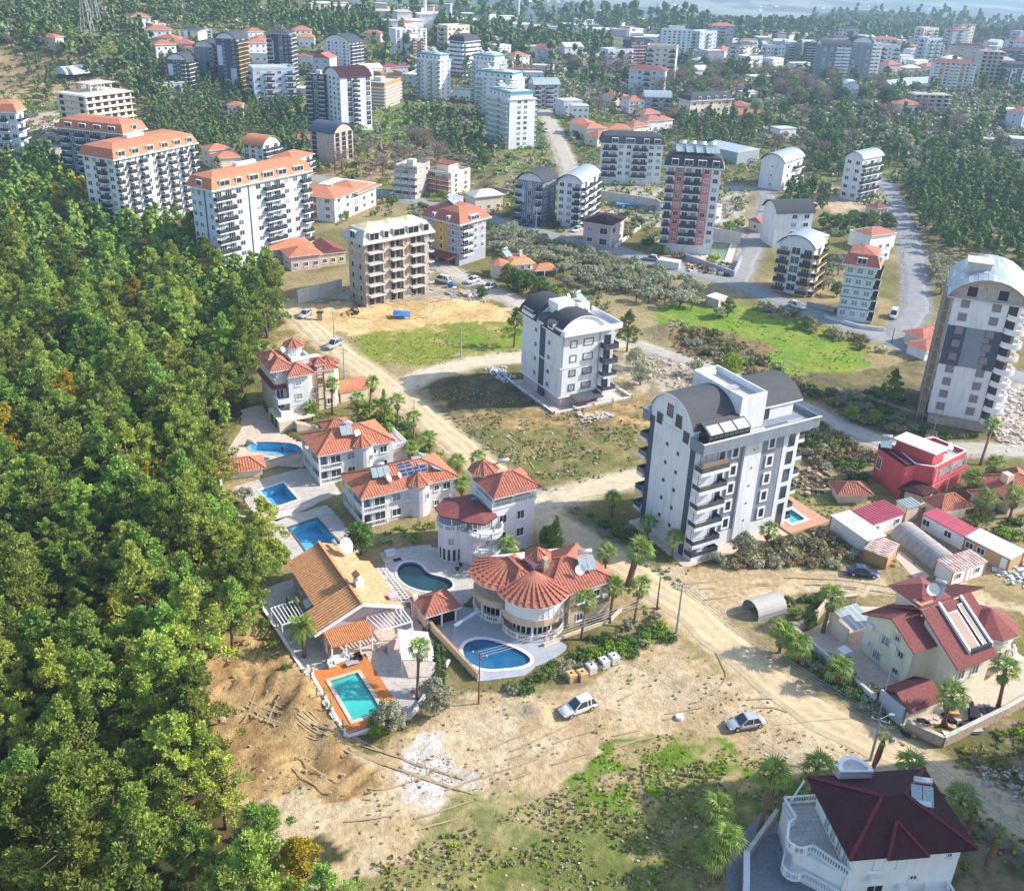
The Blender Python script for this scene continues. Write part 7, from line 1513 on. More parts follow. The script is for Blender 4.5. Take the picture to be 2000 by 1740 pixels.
    b=MB(); b.prism([(4.4,-1.8),(14.3,1.2),(13.9,2.0),(4.4,-1.2)],2.6,2.75,0,True); b.build('balcony_slab',WHITE2,t); b=MB(); b.bar((4.4,-1.8,3.2),(14.3,1.2,3.2),.15,0,.9); b.build('balcony_parapet',RED,t); b=MB(); b.bar((6.2,-1.0,4.4),(13.6,1.35,4.4),.1,0,1.3); b.build('glazing',CURT,t)
    for x,y in((5.0,-1.6),(9.5,-.2),(13.6,1.1)): b=MB(); b.cyl(x,y,-.5,5.5,.1,.1,8); b.build('column',WHITE2,t)
    b=MB(); b.add([(-.9,-.2,2.3),(1.5,-3.6,2.3),(5.2,-2.9,2.3),(3.4,-.6,3.2),(1.6,.1,3.2)],[(0,1,2,3,4)]); b.add([(-.9,-.2,2.15),(1.5,-3.6,2.15),(5.2,-2.9,2.15),(3.4,-.6,3.05),(1.6,.1,3.05)],[(4,3,2,1,0)]); b.build('porch_roof',MAROON,t); f.pr([(.4,-.6),(1.7,-2.8),(4.6,-2.2),(3,-.2)],-.5,2.3,CREAM,'porch_wall')
    for k in range(3): f.win(2.3+.7*k,-2.75+.13*k,.4,.5,1.4,rz=R(8),mull=0)
    solar_heater(t,.7,6.2,6.8,-.6,.9,2); satdish(t,11.6,3.4,5.45,.7,.3)
    g=Fr('pavilion','small salmon hip-roofed garden pavilion left of the raspberry red house','pavilion',(1668,962),2.0,ang=5); hip_roof(g.t,-2.6,-.5,2.6,3.2,2.0,1.2,RTILE,ov=.4,ribs=.4); g.box(-2.3,-.2,-.4,2.3,2.9,2,CREAM); g.occ(-3,-1,3,3.5)
    g=Fr('pavilion','orange hip-roofed pavilion in front of the raspberry red house','pavilion',(1865,990),2.4,ang=21); hip_roof(g.t,-3.0,-.5,2.6,3.4,2.4,1.6,ORTILE,ov=.4,ribs=.42); g.box(-2.6,-.2,-.4,2.2,3.1,2.4,CREAM); g.occ(-3,-1,3,3.5)
    g=Fr('house','cream house with arched openings and red tiled roof at the right edge behind palms','house',(1975,975),3.0,ang=21); g.box(0,0,-1,9,8,3.0,CREAM); hip_roof(g.t,0,0,9,8,3.0,1.8,RTILE,ov=.6); g.occ(-1,-1,9,8); g.box(-3,2,-1,-.5,5,2.2,CREAM); hip_roof(g.t,-3.2,1.8,-.3,5.2,2.2,.9,RTILE,ov=.4); g.box(1.6,3,3,2.8,4.4,5.4,CREAM,'chimney')
    # small restaurant villa in the distance
    f=Fr('villa','small white villa with round orange-roofed tower and red wings next to the olive grove','villa',(1000,552),0,ang=22); t=f.t; f.occ(-6,-4,12,8)
    b=MB(); b.cyl(-2.2,4.0,-1,4.4,2.2,2.2,14); b.build('tower_wall',CREAM,t); cone_roof(t,-2.2,4.0,4.4,2.9,1.3,ORTILE,10,ribs=None)
    f.box(0,2,-1,6.5,7.6,4.2,WHITE2); hip_roof(t,0,1.6,6.6,5.4,4.3,1.0,WOODT,ov=.5,ribs=None); hip_roof(t,1,5.4,6,8,4.6,1.0,ORTILE,ov=.5,ribs=None); f.box(-1,-1.2,-1,3.4,2,2.2,CREAM); hip_roof(t,-1.6,-1.2,3.6,2,2.2,1.2,RTILE,ov=.5,ribs=None); hip_roof(t,7,1,13,5,2.4,1.2,ORTILE,ov=.5,ribs=None)
    for x in(1.5,3.6,5.4): f.win(x,1.98,2.6,.9,1.0)
    for x,y in((9,-.2),(12.5,-.2),(12.5,3),(8,3)): b=MB(); b.cyl(x,y,0,2.4,.1,.1,6); b.build('post',WHITE2,t)
    solar_heater(t,.5,6.6,5.2,.4,1.1,2); f.box(4.2,5.6,4.6,4.8,6.2,6.6,WHITE2,'chimney'); b=MB(); b.prism([(1,-4.6),(7,-2.6),(6,.2),(0,-1.8)],.0,.12); b.build('driveway',CREAMP,t)
def grounds():
    """pool terraces of the villa row, in world coordinates from the photograph"""
    def px(*p,z=.1): return [G2(a,b,z) for a,b in p]
    def soft(P,k=2):
        for _ in range(k): P=[q for i in range(len(P)) for q in (tuple(.75*P[i][j]+.25*P[(i+1)%len(P)][j] for j in(0,1)),tuple(.25*P[i][j]+.75*P[(i+1)%len(P)][j] for j in(0,1)))]
        return P
    def ell(cx,cy,rx,ry,rot,n=22,pinch=0):
        o=G(cx,cy,.1); out=[]
        for i in range(n):
            a=2*math.pi*i/n; r=1+pinch*math.cos(2*a+rot*0)+0; x=rx*r*math.cos(a); y=ry*r*math.sin(a); c,s=math.cos(R(rot)),math.sin(R(rot)); out.append((o.x+c*x-s*y,o.y+s*x+c*y))
        return out
    PB=mat('empty blue pool tile',(.13,.42,.60),.5,.2,.7,col2=(.07,.32,.52),stain=.3)
    # kidney pool in front of the dark-red-roofed villa
    k=px((775,1120),(778,1106),(790,1098),(808,1097),(822,1103),(830,1114),(842,1122),(862,1126),(880,1132),(886,1144),(876,1152),(850,1156),(820,1153),(796,1144),(781,1132))
    k=soft(k); kt=px((741,1080),(800,1066),(838,1063),(866,1075),(1000,1110),(905,1180),(905,1220),(830,1175),(800,1158),(762,1128))
    slab('pool_terrace',kt,[offset(k,.35)],.1,PAVE); pool('swimming_pool','dark green kidney-shaped pool with lilac rim below the dark-red-roofed villa',k,.1,1.5,WATERD,-.25,mat('lilac pool tile',(.18,.20,.50),.5,.15,2),WHITE,.35)
    # oval blue pool by the beige villa
    e=px((903,1268),(910,1255),(930,1248),(955,1249),(985,1258),(1015,1270),(1035,1283),(1036,1294),(1018,1302),(985,1306),(950,1308),(925,1300),(908,1287))
    e=soft(e); et=px((816,1200),(905,1185),(1000,1200),(1110,1262),(1095,1278),(1050,1300),(1020,1320),(940,1330),(925,1325),(870,1250))
    slab('pool_terrace',et,[offset(e,.35)],.12,mat('blue-grey paving',(.36,.38,.42),.8,.1,1)); pl=pool('swimming_pool','deep blue teardrop pool with pale rim beside the curved beige villa',e,.12,1.5,WATERB,-.12,mat('deep blue tile',(.03,.10,.38),.4,.2,2),WHITE2,.45)
    # empty rectangular pools
    r1=px((507,958),(553,943),(582,975),(537,990)); t1=px((455,950),(620,905),(640,925),(668,965),(540,1018),(500,1010),(483,985))
    slab('pool_terrace',t1,[offset(r1,.35)],.1,PAVE); pool('swimming_pool','empty rectangular light blue pool, upper one of the two drained rectangles',r1,.1,1.7,None,0,PB,WHITE2,.35)
    r2=px((565,1030),(618,1013),(664,1062),(604,1083)); t2=px((520,1020),(640,985),(690,1045),(700,1075),(640,1110),(560,1090))
    slab('pool_terrace',t2,[offset(r2,.35)],.1,PAVE); pool('swimming_pool','empty rectangular blue pool with dark rim, lower one beside the tan tiled villa',r2,.1,1.7,None,0,PB,mat('dark pool rim',(.12,.12,.13),.8,.1,2),.3)
    # curved pool by the H villa
    r3=px((482,872),(492,864),(530,863),(575,866),(592,878),(592,900),(570,905),(552,892),(520,884),(490,880)); r3=soft(r3,1); t3=px((470,800),(512,790),(560,850),(600,868),(620,890),(600,915),(560,912),(500,905),(440,900),(450,870),(470,840))
    r4=ell(508,900,1.9,1.1,20,14)
    slab('pool_terrace',t3,[offset(r3,.3)],.1,CREAMP); pool('swimming_pool','drained curved blue pool with slide hump below the H villa',r3,.1,1.6,None,0,PB,CREAMP,.25)
    t=thing('paddling_pool','tiny round blue paddling pool on cream paving','paddling pool',(0,0,0)); b=MB(); b.prism(r4,.05,.35); b.build('rim',CREAMP,t); b=MB(); b.prism([( r4[0][0]*0+x,y) for x,y in offset(r4,-.3)],.1,.37); b.build('water',WATERB,t)
    g=Fr('pavilion','low red-tiled pavilion with cream walls at the end of the garden wall, beside the pines','pavilion',(455,918),1.9,ang=20); g.box(-2.0,-.2,-.6,4.6,3.2,1.9,CREAM); hip_roof(g.t,-2.2,-.4,4.8,3.4,1.9,1.3,ORTILE,ov=.4,ribs=.45); g.occ(-2,0,5,3)
    wall_run('garden_wall','cream garden wall with red tile cap beside the small paddling pool',px((480,925),(530,915),(590,898)),1.6,.3,CREAM,ORTILE)
    wall_run('garden_wall','white retaining wall between the two drained rectangular pools',px((500,1018),(590,995),(660,965)),1.1,.35,WHITE2,CREAMP)
    wall_run('garden_wall','white plastered wall along the pine edge of the pool gardens',px((428,930),(440,985),(470,1020),(520,1030)),1.2,.3,WHITE,CREAMP)
    wall_run('garden_wall','cream garden wall between the tan tiled villa and the gate pavilion',px((796,1168),(850,1240),(935,1330)),1.2,.3,CREAM,WOODT)
    wall_run('garden_wall','low pale wall round the lawn below the curved beige villa',px((1062,1262),(1120,1240),(1190,1215),(1215,1190)),.5,.25,CREAM,CREAMP)
    # water slide hump
    t=thing('rock_slide','grey dolphin-like hump at the edge of the curved drained pool','pool sculpture',(*G2(492,872),0)); Q=MB(); Q.tube([(-1.0,0,.1),(-.5,.1,.8),(.2,.1,.9),(.9,0,.3)],[.3,.5,.45,.15],8); Q.build('body',CONC,t,smooth=True)
    L=thing('lounge_slide',None,None) if False else None
# ------------------------------------------------------------------ vehicles, cabins, poles and other loose things
def paint(n,c): return mat('car paint '+n,c,.3,.03,2,metal=.1,spec=.6,coat=.6)
TYRE=mat('tyre rubber',(.02,.02,.02),.9,.1,5); LAMP=mat('headlight glass',(.7,.7,.72),.15,.05,3,spec=.8); TAIL=mat('tail light red',(.45,.02,.02),.2,.05,3,spec=.8)
def loft(b,rings,mi=0,cap=True):
    n=len(rings[0]); base=len(b.v); b.v+= [tuple(p) for r in rings for p in r]
    for i in range(len(rings)-1):
        for k in range(n): b.f.append((base+i*n+k,base+i*n+(k+1)%n,base+(i+1)*n+(k+1)%n,base+(i+1)*n+k)); b.m.append(mi)
    if cap: b.f.append(tuple(base+k for k in range(n-1,-1,-1))); b.m.append(mi); b.f.append(tuple(base+(len(rings)-1)*n+k for k in range(n))); b.m.append(mi)
CARM={}
def car(label,A,B_,p,kind='sedan',z=0,group=None):
    """A: pixel of the nose, B_: pixel of the tail"""
    a=GT(*A); b_=GT(*B_); c=(a+b_)/2; d=a-b_; t=thing('parked_car',label,'car',(c.x,c.y,TH(c.x,c.y)+.16),math.atan2(d.y,d.x),group)
    def mk():
        h=dict(sedan=(1.42,.72,1.9,.85,-1.55),suv=(1.68,.86,1.75,.75,-2.05),hatch=(1.5,.8,1.7,.8,-1.85),van=(2.0,1.05,2.0,1.5,-2.35))[kind]; top,belt,_,ws,rb=h
        L=2.3; W=.88; st=[(-L,.70,.38,belt-.16),(-L+.12,.80,.3,belt+.0),(-1.6,.87,.22,belt+.06),(-.6,.88,.2,belt+.05),(.7,.88,.2,belt+.02),(1.45,.86,.22,belt-.06),(2.05,.78,.28,belt-.18),(L,.62,.36,belt-.32)]
        R_=[]
        for x,w,zb,zt in st: zm=(zb+zt)/2; R_.append([(x,-w*.92,zb),(x,-w,zm),(x,-w*.97,zt-.08),(x,-w*.8,zt),(x,w*.8,zt),(x,w*.97,zt-.08),(x,w,zm),(x,w*.92,zb)])
        m=MB(); loft(m,R_); body=m.mesh('body',p,True)
        g=MB(); x0,x1=rb,ws; fr=x1+.0; q=[(x0-.12,.78,belt+.0),(x0+.45,.66,top-.06),(x0+.9,.64,top-.01),(x1-.75,.64,top-.02),(x1-.62,.66,top-.06),(x1+.18,.78,belt-.02)]
        bz=belt-.02
        V=[]; 
        low=[(x0-.12,.80),(x1+.2,.80)]; hi=[(x0+.42,.63),(x1-.68,.63)]
        v=[(low[0][0],-.80,bz),(low[1][0],-.80,bz),(low[1][0],.80,bz),(low[0][0],.80,bz),(hi[0][0],-.62,top-.05),(hi[1][0],-.62,top-.05),(hi[1][0],.62,top-.05),(hi[0][0],.62,top-.05)]
        g.add(v,[(0,1,5,4),(1,2,6,5),(2,3,7,6),(3,0,4,7)],0); glass=g.mesh('windows',GLASS)
        r=MB(); r.add([(hi[0][0]-.02,-.64,top-.06),(hi[1][0]+.02,-.64,top-.06),(hi[1][0]+.02,.64,top-.06),(hi[0][0]-.02,.64,top-.06),(hi[0][0]+.15,-.5,top),(hi[1][0]-.15,-.5,top),(hi[1][0]-.15,.5,top),(hi[0][0]+.15,.5,top)],[(0,1,5,4),(1,2,6,5),(2,3,7,6),(3,0,4,7),(4,5,6,7)],0)
        for s in(-1,1):
            for i in(0,1): r.bar((low[i][0],s*.81,bz),(hi[i][0],s*.63,top-.05),.09)
            xm=(hi[0][0]+hi[1][0])/2-.05; r.bar((xm,s*.81,bz),(xm,s*.63,top-.05),.09)
            if kind in('suv','van','hatch'): xm=hi[0][0]+.35; r.bar((xm,s*.81,bz),(xm,s*.63,top-.05),.12)
        roof=r.mesh('roof',p)
        w_=MB(); w_.tube([(0,-.1,0),(0,.1,0)],.33,14,0); w_.tube([(0,-.115,0),(0,.115,0)],.2,10,1); wh=w_.mesh('wheel',[TYRE,STEEL])
        hl=MB(); hl.box(-.1,-.16,-.08,.06,.16,.08); hm=hl.mesh('headlight',LAMP); tm=hl.mesh('tail_light',TAIL); mi=MB(); mi.box(-.08,-.1,-.06,.08,.1,.06); mm=mi.mesh('mirror',p)
        return body,glass,roof,wh,hm,tm,mm,belt,ws
    body,glass,roof,wh,hm,tm,mm,belt,ws=cached(('car',p.name,kind),mk)
    put('body',body,t); put('window_glass',glass,t); put('roof',roof,t)
    for x in(-1.4,1.42):
        for y in(-.8,.8): put('wheel',wh,t,(x,y,.33))
    for y in(-.58,.58): put('headlight',hm,t,(2.18,y,belt-.34)); put('tail_light',tm,t,(-2.24,y,belt-.16))
    for y in(-.93,.93): put('mirror',mm,t,(ws-.02,y,belt+.06))
    return t
def pole(label,top,base,m=POLE,lamp=False,arms=False,r=.11,name='utility_pole'):
    b=GT(*base); h=hgt((b.x,b.y),top[1])-b.z; t=thing(name,label,'pole',(b.x,b.y,b.z)); c=MB(); c.cyl(0,0,-.3,h,r*1.25,r*.7,8); c.build('pole',m,t)
    if arms:
        c=MB(); c.bar((-.9,.4,h-.35),(.9,-.4,h-.35),.09); c.bar((-.6,.3,h-1.0),(.6,-.3,h-1.0),.08); c.build('crossarm',m,t)
        for k in(-.8,0,.8): c=MB(); c.cyl(k,-k*.44,h-.3,h-.05,.06,.04,6); c.build('insulator',WHITE2,t)
    if lamp: c=MB(); c.bar((0,0,h-.1),(1.1,.5,h+.1),.06); c.box(1.0,.35,h+.02,1.6,.65,h+.14); c.build('lamp_arm',POLE,t)
    return Vector((b.x,b.y,b.z+h-.25))
def cables(label,a,b,n=3,sag=.6,r=.03,sp=.45):
    d=(b-a); s=Vector((-d.y,d.x,0)).normalized(); t=thing('power_line',label,'power line',(0,0,0))
    for k in range(n):
        m=MB(); o=s*sp*(k-(n-1)/2); P=[a.lerp(b,i/10)+o-Vector((0,0,sag*4*(i/10)*(1-i/10))) for i in range(11)]; m.tube(P,r,4); m.build('cable',WIREM,t)
def cabin(name,label,F,Rr,L,wall,roof,z=2.6,trim=ORTILE,ribs=True,wn='',doors=(),sh=.15):
    f=Fr(name,label,'prefab cabin',F,z); 
    r=G(*Rr,z); l=G(*L,z); a=math.atan2(r.y-f.o[1],r.x-f.o[0]); f.a=a; f.t.rotation_euler=(0,0,a); W=math.hypot(r.x-f.o[0],r.y-f.o[1]); v=(l.x-f.o[0],l.y-f.o[1]); D=abs(-math.sin(a)*v[0]+math.cos(a)*v[1]); t=f.t; f.occ(0,0,W,D)
    f.box(.15,.15,.12,W-.15,D-.15,z-.1,wall)
    b=MB(); A=[(0,0,z),(W,0,z),(W,D,z+sh),(0,D,z+sh)]; b.add(A+[(p[0],p[1],p[2]-.14) for p in A],[(0,1,2,3),(7,6,5,4),(0,4,5,1),(1,5,6,2),(2,6,7,3),(3,7,4,0)]); rf=b.build('roof',roof,t)
    if ribs:
        q=MB(); 
        if W<D: [q.bar((0.02,y,z+.06+sh*y/D),(W-.02,y,z+.06+sh*y/D),.08) for y in np.arange(.3,D,.6)]
        else: [q.bar((x,.02,z+.04),(x,D-.02,z+sh+.04),.08) for x in np.arange(.3,W,.6)]
        o=q.build('roof_ribs',roof,rf); o['kind']='stuff'
    e=MB()
    for x,y in((.1,.1),(W-.1,.1),(W-.1,D-.1),(.1,D-.1)): e.bar((x,y,0),(x,y,z-.05),.12)
    for p,q in(((.1,.1),(W-.1,.1)),((.1,.1),(.1,D-.1)),((W-.1,.1),(W-.1,D-.1)),((.1,D-.1),(W-.1,D-.1))): e.bar((*p,.08),(*q,.08),.16)
    e.build('steel_frame',trim,t)
    n=len(wn)
    for i,ch in enumerate(wn):
        if ch=='w': put('window',window_mesh(1.3,1.1,sill=False),t,(.13,D*(i+.5)/n,1.0),-math.pi/2)
        if ch=='d': put('door',window_mesh(.9,2.0,sill=False,mull=0,gl=WHITE2),t,(.13,D*(i+.5)/n,.2),-math.pi/2)
    for ch,x in doors: put('window' if ch=='w' else 'door',window_mesh(1.0,1.0,sill=False) if ch=='w' else window_mesh(.9,2.0,sill=False,mull=0,gl=WHITE2),t,(W*x,.13,1.0 if ch=='w' else .2))
    return f,W,D
def person(label,px,py,z=0,shirt=(.7,.7,.72),legs=(.05,.05,.08)):
    b=G(px,py,z); t=thing('person',label,'person',(b.x,b.y,z+.02))
    V=[(0,0,.95),(0,0,1.2),(0,0,1.42),(0,0,1.52),(0,.02,1.66),(.1,0,.9),(.12,.02,.5),(.12,0,.06),(.13,-.12,.03),(-.1,0,.9),(-.13,-.04,.5),(-.14,.04,.06),(-.14,-.08,.03),(.2,0,1.38),(.27,.02,1.12),(.26,-.06,.88),(-.2,0,1.38),(-.27,.02,1.12),(-.25,-.08,.88)]
    E=[(0,1),(1,2),(2,3),(3,4),(0,5),(5,6),(6,7),(7,8),(0,9),(9,10),(10,11),(11,12),(2,13),(13,14),(14,15),(2,16),(16,17),(17,18)]
    rad=[.15,.15,.16,.06,.11,.09,.065,.05,.045,.09,.065,.05,.045,.06,.045,.035,.06,.045,.035]
    me=bpy.data.meshes.new('body'); me.from_pydata(V,E,[])
    for m in(mat('shirt '+label[:9],shirt),mat('trousers '+label[:9],legs),mat('skin',(.35,.2,.13))): me.materials.append(m)
    o=put('body',me,t); s=o.modifiers.new('skin','SKIN')
    for i,r_ in enumerate(rad): me.skin_vertices[0].data[i].radius=(r_,r_*.8)
    me.skin_vertices[0].data[0].use_root=True
    o.modifiers.new('sub','SUBSURF').levels=1; o.modifiers['sub'].render_levels=1
    dg=bpy.context.evaluated_depsgraph_get(); ev=o.evaluated_get(dg); m2=bpy.data.meshes.new_from_object(ev); o.modifiers.clear(); o.data=m2
    for p in m2.polygons: p.material_index=2 if p.center.z>1.5 or (abs(p.center.x)>.22 and p.center.z<.95) else (1 if p.center.z<.98 else 0); p.use_smooth=True
    h=MB(); h.cyl(0,.03,1.68,1.79,.11,.07,8); h.build('hair',DARKM,t)
def ibc(label,px,py,m):
    b=G(px,py,0); t=thing('water_tank',label,'water tank',(b.x,b.y,.12),R(28)); c=MB(); c.box(-.5,-.6,.14,.5,.6,1.1); c.prism([(-.42,-.5),(.42,-.5),(.42,.5),(-.42,.5)],1.1,1.16); c.build('tank',m,t); c=MB(); c.cyl(0,0,1.16,1.24,.14,.14,10); c.build('lid',DARKM,t)
    c=MB()
    for z in(.2,.5,.8,1.08): 
        for p,q in(((-.54,-.64),(.54,-.64)),((.54,-.64),(.54,.64)),((.54,.64),(-.54,.64)),((-.54,.64),(-.54,-.64))): c.bar((*p,z),(*q,z),.04)
    c.build('cage',POLE,t); c=MB(); c.box(-.55,-.65,0,.55,.65,.12); c.build('pallet',WOODT,t)
def rubble(name,label,poly,n,mats,smin,smax,seed,hmax=.3,kind='stuff'):
    rs=random.Random(seed); xs=[p[0] for p in poly]; ys=[p[1] for p in poly]; b=MB(); k=0
    cx=sum(xs)/len(xs); cy=sum(ys)/len(ys)
    while k<n:
        x=rs.uniform(min(xs),max(xs)); y=rs.uniform(min(ys),max(ys))
        if not bool(inpoly(np.array([x]),np.array([y]),poly)[0]): continue
        k+=1; s=rs.uniform(smin,smax)*(1 if rs.random()<.85 else 1.8); a=rs.random()*3.14; z=TH(x,y)+rs.uniform(0,hmax)
        e=[Vector((rs.uniform(-1,1),rs.uniform(-1,1),rs.uniform(-.6,.6))) for _ in range(1)][0].normalized()
        c,q=math.cos(a),math.sin(a); V=[]
        for dx,dy,dz in((-1,-1,-1),(1,-1,-1),(1,1,-1),(-1,1,-1),(-.8,-.9,1),(.9,-.7,1),(.8,.9,1),(-.9,.8,1)):
            j=.75+.4*rs.random(); X=dx*s*.6*j; Y=dy*s*.45*j; Z=dz*s*.22*j+X*e.z*.4; V.append((x+c*X-q*Y,y+q*X+c*Y,z+Z))
        b.add(V,[(3,2,1,0),(4,5,6,7),(0,1,5,4),(1,2,6,5),(2,3,7,6),(3,0,4,7)],rs.randrange(len(mats)))
    o=b.build(name,mats); o['kind']=kind; return o
def props():
    WHP=paint('white',(.72,.73,.75)); SIL=paint('silver',(.45,.46,.48)); NAV=paint('navy',(.03,.04,.13)); DKG=paint('dark',(.05,.05,.06)); BLU=paint('blue',(.03,.08,.25))
    car('white sport utility car parked on the dirt below the water tanks',(1096,1401),(1160,1377),WHP,'suv')
    car('silver sedan parked on sandy ground beside the green weeds',(1418,1424),(1492,1412),SIL,'sedan')
    car('dark blue sedan on the sandy lot in front of the prefab cabins',(1713,1127),(1655,1120),NAV,'sedan')
    car('small silver car at the top end of the dirt road beside the pines',(588,624),(604,614),SIL,'hatch')
    car('white van parked beside the bare concrete block',(852,549),(878,556),WHP,'van'); car('white car parked by the hedge on the way to the yellow block, the left one',(912,556),(934,549),WHP,'hatch')
    car('white car parked by the hedge on the way to the yellow block, the right one',(946,568),(966,560),WHP,'sedan'); car('silver car half hidden by a palm beside the H villa',(642,684),(662,674),SIL,'suv')
    car('white car on the road below the salmon and grey tower',(1310,521),(1290,515),WHP,'sedan'); car('white car parked under the narrow yellow-balcony tower',(1566,606),(1545,599),WHP,'suv')
    car('white van beside the wall right of the red mansard building',(1741,628),(1748,612),WHP,'van'); car('silver pickup at the road left of the white container',(1262,508),(1280,511),SIL,'suv')
    car('dark blue car under the grey vaulted building, leftmost of three',(1012,440),(1022,438),BLU,'hatch'); car('dark blue car under the grey vaulted building, middle of three',(1026,442),(1036,440),DKG,'hatch'); car('dark blue car under the grey vaulted building, rightmost of three',(1040,444),(1050,441),BLU,'hatch')
    car('white car at the kerb below the vaulted brown and white building',(1118,456),(1134,450),WHP,'hatch'); car('dark car in the street beside the turquoise towers',(1052,288),(1060,292),DKG,'hatch'); car('white car on the broad street above the grey vaulted building',(1068,262),(1064,254),WHP,'hatch')
    car('white car on the shaded road beside the dense right pine wood',(1790,440),(1800,452),WHP,'hatch'); car('white car parked near the tan apartment house',(766,382),(782,380),WHP,'hatch')
    # prefab cabins
    RR=mat('faded red metal roof',(.42,.09,.13),.5,.12,1,metal=.1); WR=mat('white metal roof',(.66,.64,.62),.5,.06,1); RU=mat('rust streaked metal roof',(.62,.58,.54),.6,.1,1.2,col2=(.38,.16,.10)); GR=mat('grey green metal roof',(.32,.38,.37),.5,.08,1); TW=mat('tan cabin wall',(.42,.28,.15),.8,.06,1)
    cabin('prefab_cabin','long white prefab cabin with plain white roof, nearest the terracotta pool deck',(1694,1056),(1732,1045),(1620,1008),WHITE2,WR,ribs=False)
    f,W,D=cabin('lean_to','lean-to with crumpled white sheet roof at the end of the long white cabin',(1735,1090),(1758,1062),(1696,1062),WOODT,RU,z=2.2)
    cabin('prefab_cabin','white prefab cabin with faded red ribbed roof behind the tunnel',(1707,1024),(1770,1001),(1668,997),WHITE2,RR,doors=(('w',.15),('w',.78)))
    cabin('prefab_cabin','small open shelter with grey green metal roof behind the red-roofed cabins',(1772,993),(1801,985),(1743,981),CREAM,GR,z=2.7)
    cabin('prefab_cabin','long white prefab cabin with faded red roof and two small solar panels',(1886,1049),(1915,1036),(1795,1007),WHITE2,RR,wn='.w.w')
    cabin('prefab_cabin','tan prefab cabin with white roof and two framed windows at the right edge',(1975,1092),(2004,1075),(1888,1047),TW,WR,wn='d.ww'[::1],ribs=False)
    cabin('prefab_cabin','white prefab cabin with rust-streaked roof and orange frame in front',(1863,1117),(1930,1096),(1828,1094),WHITE2,RU,doors=(('w',.2),('d',.5),('w',.75)))
    f=Fr('tunnel_greenhouse','long grey half-round tunnel between the prefab cabins','tunnel',(1820,1115),0); e=G(1737,1048,0); v=(e.x-f.o[0],e.y-f.o[1]); D=math.hypot(*v); f.a=math.atan2(v[1],v[0])-math.pi/2; f.t.rotation_euler=(0,0,f.a); A=arc_pts(0,4.8,.1,2.2,14); n=len(A); b=MB(); b.add([(a,0,z) for a,z in A]+[(a,D,z) for a,z in A],[(i,i+1,n+i+1,n+i) for i in range(n-1)]); b.build('cover',mat('dusty grey tunnel sheet',(.36,.34,.32),.6,.14,.5,stretch=(1,3,1),stain=.3),f.t)
    g=MB(); g.poly([(a,.02,z) for a,z in A]); g.build('end_sheet',MGREY,f.t); f.occ(0,0,4.8,D)
    for k in range(1,8):
        h=MB(); [h.bar((A[i][0],D*k/8,A[i][1]+.02),(A[i+1][0],D*k/8,A[i+1][1]+.02),.05) for i in range(n-1)]; h.build('hoop',POLE,f.t)
    slab('paved_path',[G2(1745,1085),G2(1758,1075),G2(1815,1125),G2(1795,1140)],[],.06,CREAMP,.3)
    # water tanks and small things on the open ground
    TAN=mat('yellowed plastic',(.62,.36,.12),.5,.1,3); WPL=mat('white plastic',(.70,.70,.68),.5,.06,3)
    for px,py,m,l in((1115,1330,TAN,'yellowed plastic cube water tank, leftmost in the row'),(1136,1327,TAN,'yellowed plastic cube water tank beside the white ones'),(1154,1314,WPL,'white plastic cube water tank next to the yellowed pair'),(1179,1303,WPL,'white plastic cube water tank, second from the right end'),(1198,1295,WPL,'white plastic cube water tank at the right end of the row')): ibc(l,px,py,m)
    b=MB(); p=G(1327,1404); b.prism(arc(0,0,.5,0,330,7),0,.5); o=b.build('white_sack',WPL,None,loc=(p.x,p.y,0)); tag(o,'lone white sack lying on the sandy ground between the two cars','sack')
    p=G(1370,1520); b=MB(); b.tube([(-2.2,.3,.3),(0,0,.25),(2.0,.1,.2)],[.08,.12,.06],5); o=b.build('fallen_branch',TRUNK,None,loc=(p.x,p.y,0)); tag(o,'bare fallen branch lying in the green weeds','branch')
    rubble('white_rubble','',PX((785,1490),(800,1475),(835,1463),(872,1470),(890,1490),(912,1508),(890,1530),(850,1532),(830,1540),(795,1538),(790,1515)),260,[mat('white rubble',(.62,.58,.54),.9,.15,2),mat('pale rubble',(.46,.41,.36),.9,.15,2)],.06,.2,3,.0)
    rubble('rubble','',PX((1930,830),(1965,760),(2080,760),(2080,890),(1960,885)),600,[CONC2,CONC,STONEW,WHITE],.15,.8,4,.2)
    rubble('rubble','',PX((1250,700),(1330,705),(1390,745),(1340,770),(1270,745)),150,[CONC2,STONEW,CREAMP],.15,.6,5,.2); rubble('log_pile','',PX((1545,925),(1610,915),(1650,960),(1570,975)),160,[TRUNK,mat('dry log',(.42,.33,.22))],.25,.8,6,.3)
    rubble('rubble','',PX((1940,1110),(1990,1090),(2060,1120),(2060,1160),(1960,1140)),130,[WHITE,BLUEW,CONC2],.2,.7,8,.3); rubble('rubble','',PX((1870,1500),(1990,1500),(2100,1600),(2000,1640),(1900,1570)),220,[CONC,CONC2,STONEW],.12,.5,9,.15)
    rubble('rubble','',PX((1120,812),(1180,808),(1200,830),(1140,838)),90,[CREAMP,CONC2],.2,.6,10,.3); rubble('rubble','',PX((945,725),(985,720),(1010,745),(990,755)),90,[CONC2,BLUEW],.15,.5,11,.3); rubble('rubble','',PX((80,280),(110,270),(150,320),(130,350)),80,[CONC,CONC2],.6,1.4,12,.4)
    rubble('rubble','',PX((1340,1290),(1700,1450),(1560,1500),(1200,1480),(1000,1600),(700,1740),(1300,1740),(1560,1600)),60,[WPL,CONC2],.08,.22,14,.1); rubble('stones','',PX((420,1290),(660,1430),(800,1480),(760,1560),(560,1560),(400,1400)),70,[STONEW,mat('earth clod',(.36,.25,.12),.95,.2,3)],.12,.4,15,.1)
